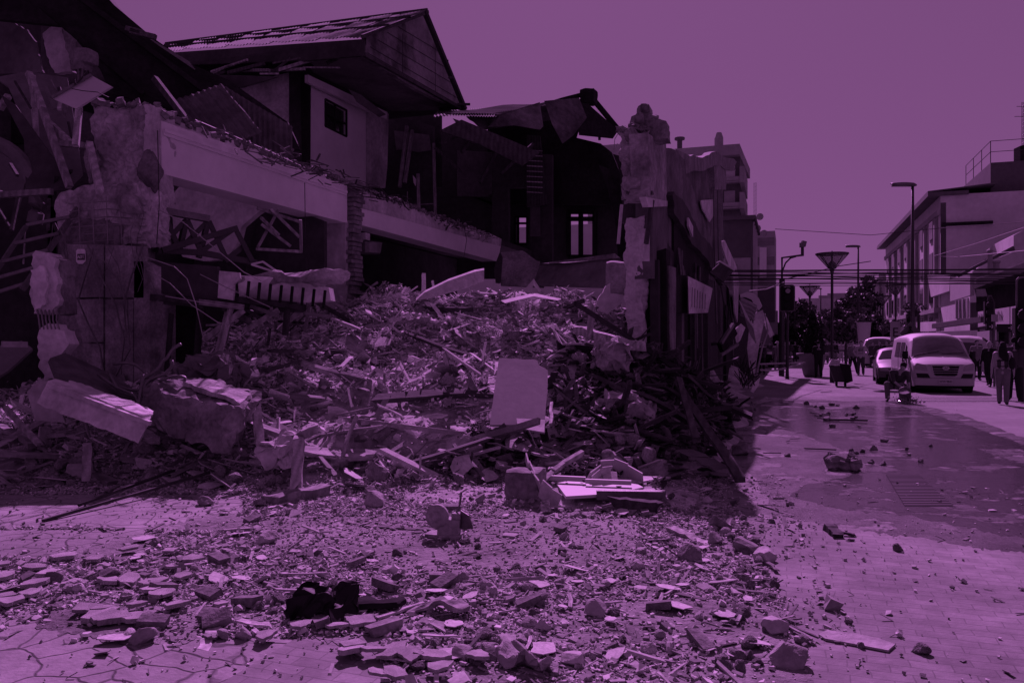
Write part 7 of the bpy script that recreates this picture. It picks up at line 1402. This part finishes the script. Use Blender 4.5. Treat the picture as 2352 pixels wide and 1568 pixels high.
# lifted paving pieces at lower left and big stones along the bottom edge
drop('paver', 'lifted_paver', 'paver_top', 'lifted paving piece', 'paving piece', 46, (0, 0, 0, 0), (1, 1), .06, sink=.2, pts=[(rb.uniform(-10, 900), rb.uniform(1270, 1500), rb.uniform(.2, .38)) for _ in range(16)] + [(rb.uniform(-10, 380), rb.uniform(1290, 1450), rb.uniform(.26, .46)) for _ in range(20)])
drop('paver', 'lifted_paver', 'paver_top', 'lifted paving piece', 'paving piece', 26, (0, 0, 0, 0), (1, 1), .12, sink=.1, pts=[(rb.uniform(780, 1240), rb.uniform(1490, 1575), rb.uniform(.2, .34)) for _ in range(11)])
for k, (u, v, s_, m_, l) in enumerate(((130, 1340, .22, 'concrete_dark', 'dark rounded stone by the lifted pavers'), (245, 1338, .24, 'concrete_dark', 'dark stone right of the lifted pavers'), (858, 1165, .42, 'concrete', 'tall pale boulder at the rubble foot left of centre'), (610, 1250, .26, 'paver_top', 'square pale paving slab lying alone'), (330, 1478, .2, 'concrete', 'speckled round stone at lower left'), (1372, 1412, .24, 'concrete_pale', 'pale angular boulder in the right foreground'), (1590, 1290, .3, 'concrete', 'upright kerb stone at the right edge of the dirt'), (1265, 1072, .36, 'concrete_dark', 'large dark round stone behind the white panel'), (1400, 1062, .36, 'concrete_dark', 'second dark stone behind the white panel'),
    (1785, 1455, .24, 'concrete_pale', 'cube shaped pale stone on the lower right grit'), (1812, 1530, .28, 'concrete', 'low broad stone at the lower right bottom'), (1065, 1520, .2, 'concrete_pale', 'pale stone at the bottom centre'), (1130, 1515, .17, 'concrete_dark', 'dark cut stone at the bottom centre'), (1190, 1505, .16, 'concrete', 'squared stone right of the dark cut one'), (1320, 1530, .2, 'concrete_pale', 'round pale stone at the bottom'), (1710, 1268, .3, 'concrete', 'first of the pale boulders beside the shadow edge'), (1760, 1290, .26, 'concrete_pale', 'second pale boulder beside the shadow edge'), (1640, 1250, .24, 'concrete', 'third boulder, left of the shadow edge pair'), (1290, 1272, .14, 'concrete_dark', 'small dark stone near the centre right'), (475, 1160, .24, 'concrete', 'flat stone at the left rubble foot'), (1965, 1065, .26, 'concrete_dark', 'dark boulder at the puddle edge'), (2115, 1062, .14, 'concrete_dark', 'dark stone in the puddle'), (1700, 1045, .5, 'concrete_dark', 'broad shaded slab by the building foot'))):
    s_ *= .62; q = onmound(u, v); lump('boulder', q + Vector((0, 0, s_ * .22)), (s_, s_ * .85, s_ * .75), m_, 60 + k, label=l, cat='boulder', rot=(0, 0, k), res=12, rough=.1, freq=9, facet=True)
lay('broken_slab', [(1880, 1460), (1895, 1470), (1960, 1482), (2040, 1497), (2056, 1483), (2020, 1470), (1985, 1462), (1900, 1450)], -.001, .012, 'paver_top', 'large thin cracked slab on the right pavement', 'slab')
drop('plank', 'long_timber', 'wood', 'long weathered rafter', 'timber', 9, (640, 690, 1480, 1090), (1.9, 2.8), .22)
drop('plank', 'long_timber', 'wood_dark', 'long charred rafter', 'timber', 16, (1380, 740, 1640, 1040), (1.8, 2.8), .3)
drop('plank', 'long_timber', 'wood', 'long weathered rafter', 'timber', 8, (0, 1000, 640, 1100), (1.6, 2.4), .2)
drop('plank', 'long_timber', 'wood_dark', 'long charred rafter', 'timber', 10, (640, 690, 1400, 1080), (1.7, 2.6), .2)
rq = random.Random(5)
for k in range(26):
    q = onmound(rq.uniform(660, 1500), rq.uniform(700, 1080)); pts = [q]; dr = Vector((rq.gauss(0, 1), rq.gauss(0, .6), rq.uniform(.2, 1))).normalized()
    for _ in range(9): dr = (dr + Vector((rq.gauss(0, .35), rq.gauss(0, .35), -.22))).normalized(); pts.append(pts[-1] + dr * rq.uniform(.07, .13))
    b = MB(); b.tube(pts, rq.uniform(.006, .012), 5); z = zone(*proj(q)[:2]); o = tag(b.build('twisted_rod', 'rebar'), f'thin twisted rod {ZD[z]}', 'metal rod', f'twisted rods {ZD[z]}'); recenter(o)
for k in range(46):
    if k < 24: a = (rq.uniform(-10, 215), rq.uniform(180, 560), rq.uniform(12.6, 13.6)); L_ = (rq.uniform(-40, 40), rq.uniform(20, 90)); lb = 'thin lath tangled in the dark left bay'
    else: a = (rq.uniform(370, 760), rq.uniform(690, 780), rq.uniform(12.2, 14)); L_ = (rq.uniform(-70, 70), rq.uniform(-10, 60)); lb = 'thin lath tangled under the broken floor slab'
    bars('lath', [(a, (a[0] + L_[0], a[1] + L_[1], a[2] + rq.uniform(-.4, .4)))], rq.uniform(.02, .06), rq.choice(['wood', 'wood_dark', 'plaster_dim']), None, None, lb, 'lath', lb.replace('thin lath', 'laths'))
for k in range(9):
    u, v = rq.uniform(120, 340), rq.uniform(440, 620); pts = [P(u, v, 11.3)]
    for _ in range(6): u += rq.uniform(-14, 14); v += rq.uniform(18, 40); pts.append(P(u, v, 11.25 + rq.uniform(-.1, .1)))
    b = MB(); b.tube(pts, .006, 4); o = tag(b.build('hanging_wire', 'steel'), 'thin wire hanging down the face of the broken column', 'wire', 'thin wires hanging on the broken column'); recenter(o)
drop('stone', 'concrete_chunk', 'concrete_dark', 'wet dark stone', 'stone', 26, (0, 0, 0, 0), (.1, .2), .2, pts=[(1990 + rb.gauss(0, 60) , 1045 + rb.gauss(0, 14), rb.uniform(.12, .26)) for _ in range(13)] + [(1905 + rb.gauss(0, 22), 945 + rb.gauss(0, 16), rb.uniform(.14, .3)) for _ in range(13)])
drop('plank', 'broken_plank', 'wood_dark', 'wet dark stick', 'stick', 16, (0, 0, 0, 0), (.2, .5), .06, pts=[(1915 + rb.gauss(0, 40), 950 + rb.gauss(0, 22), rb.uniform(.5, 1.1)) for _ in range(10)] + [(1820 + rb.gauss(0, 40), 1030 + rb.gauss(0, 20), rb.uniform(.3, .6)) for _ in range(6)])
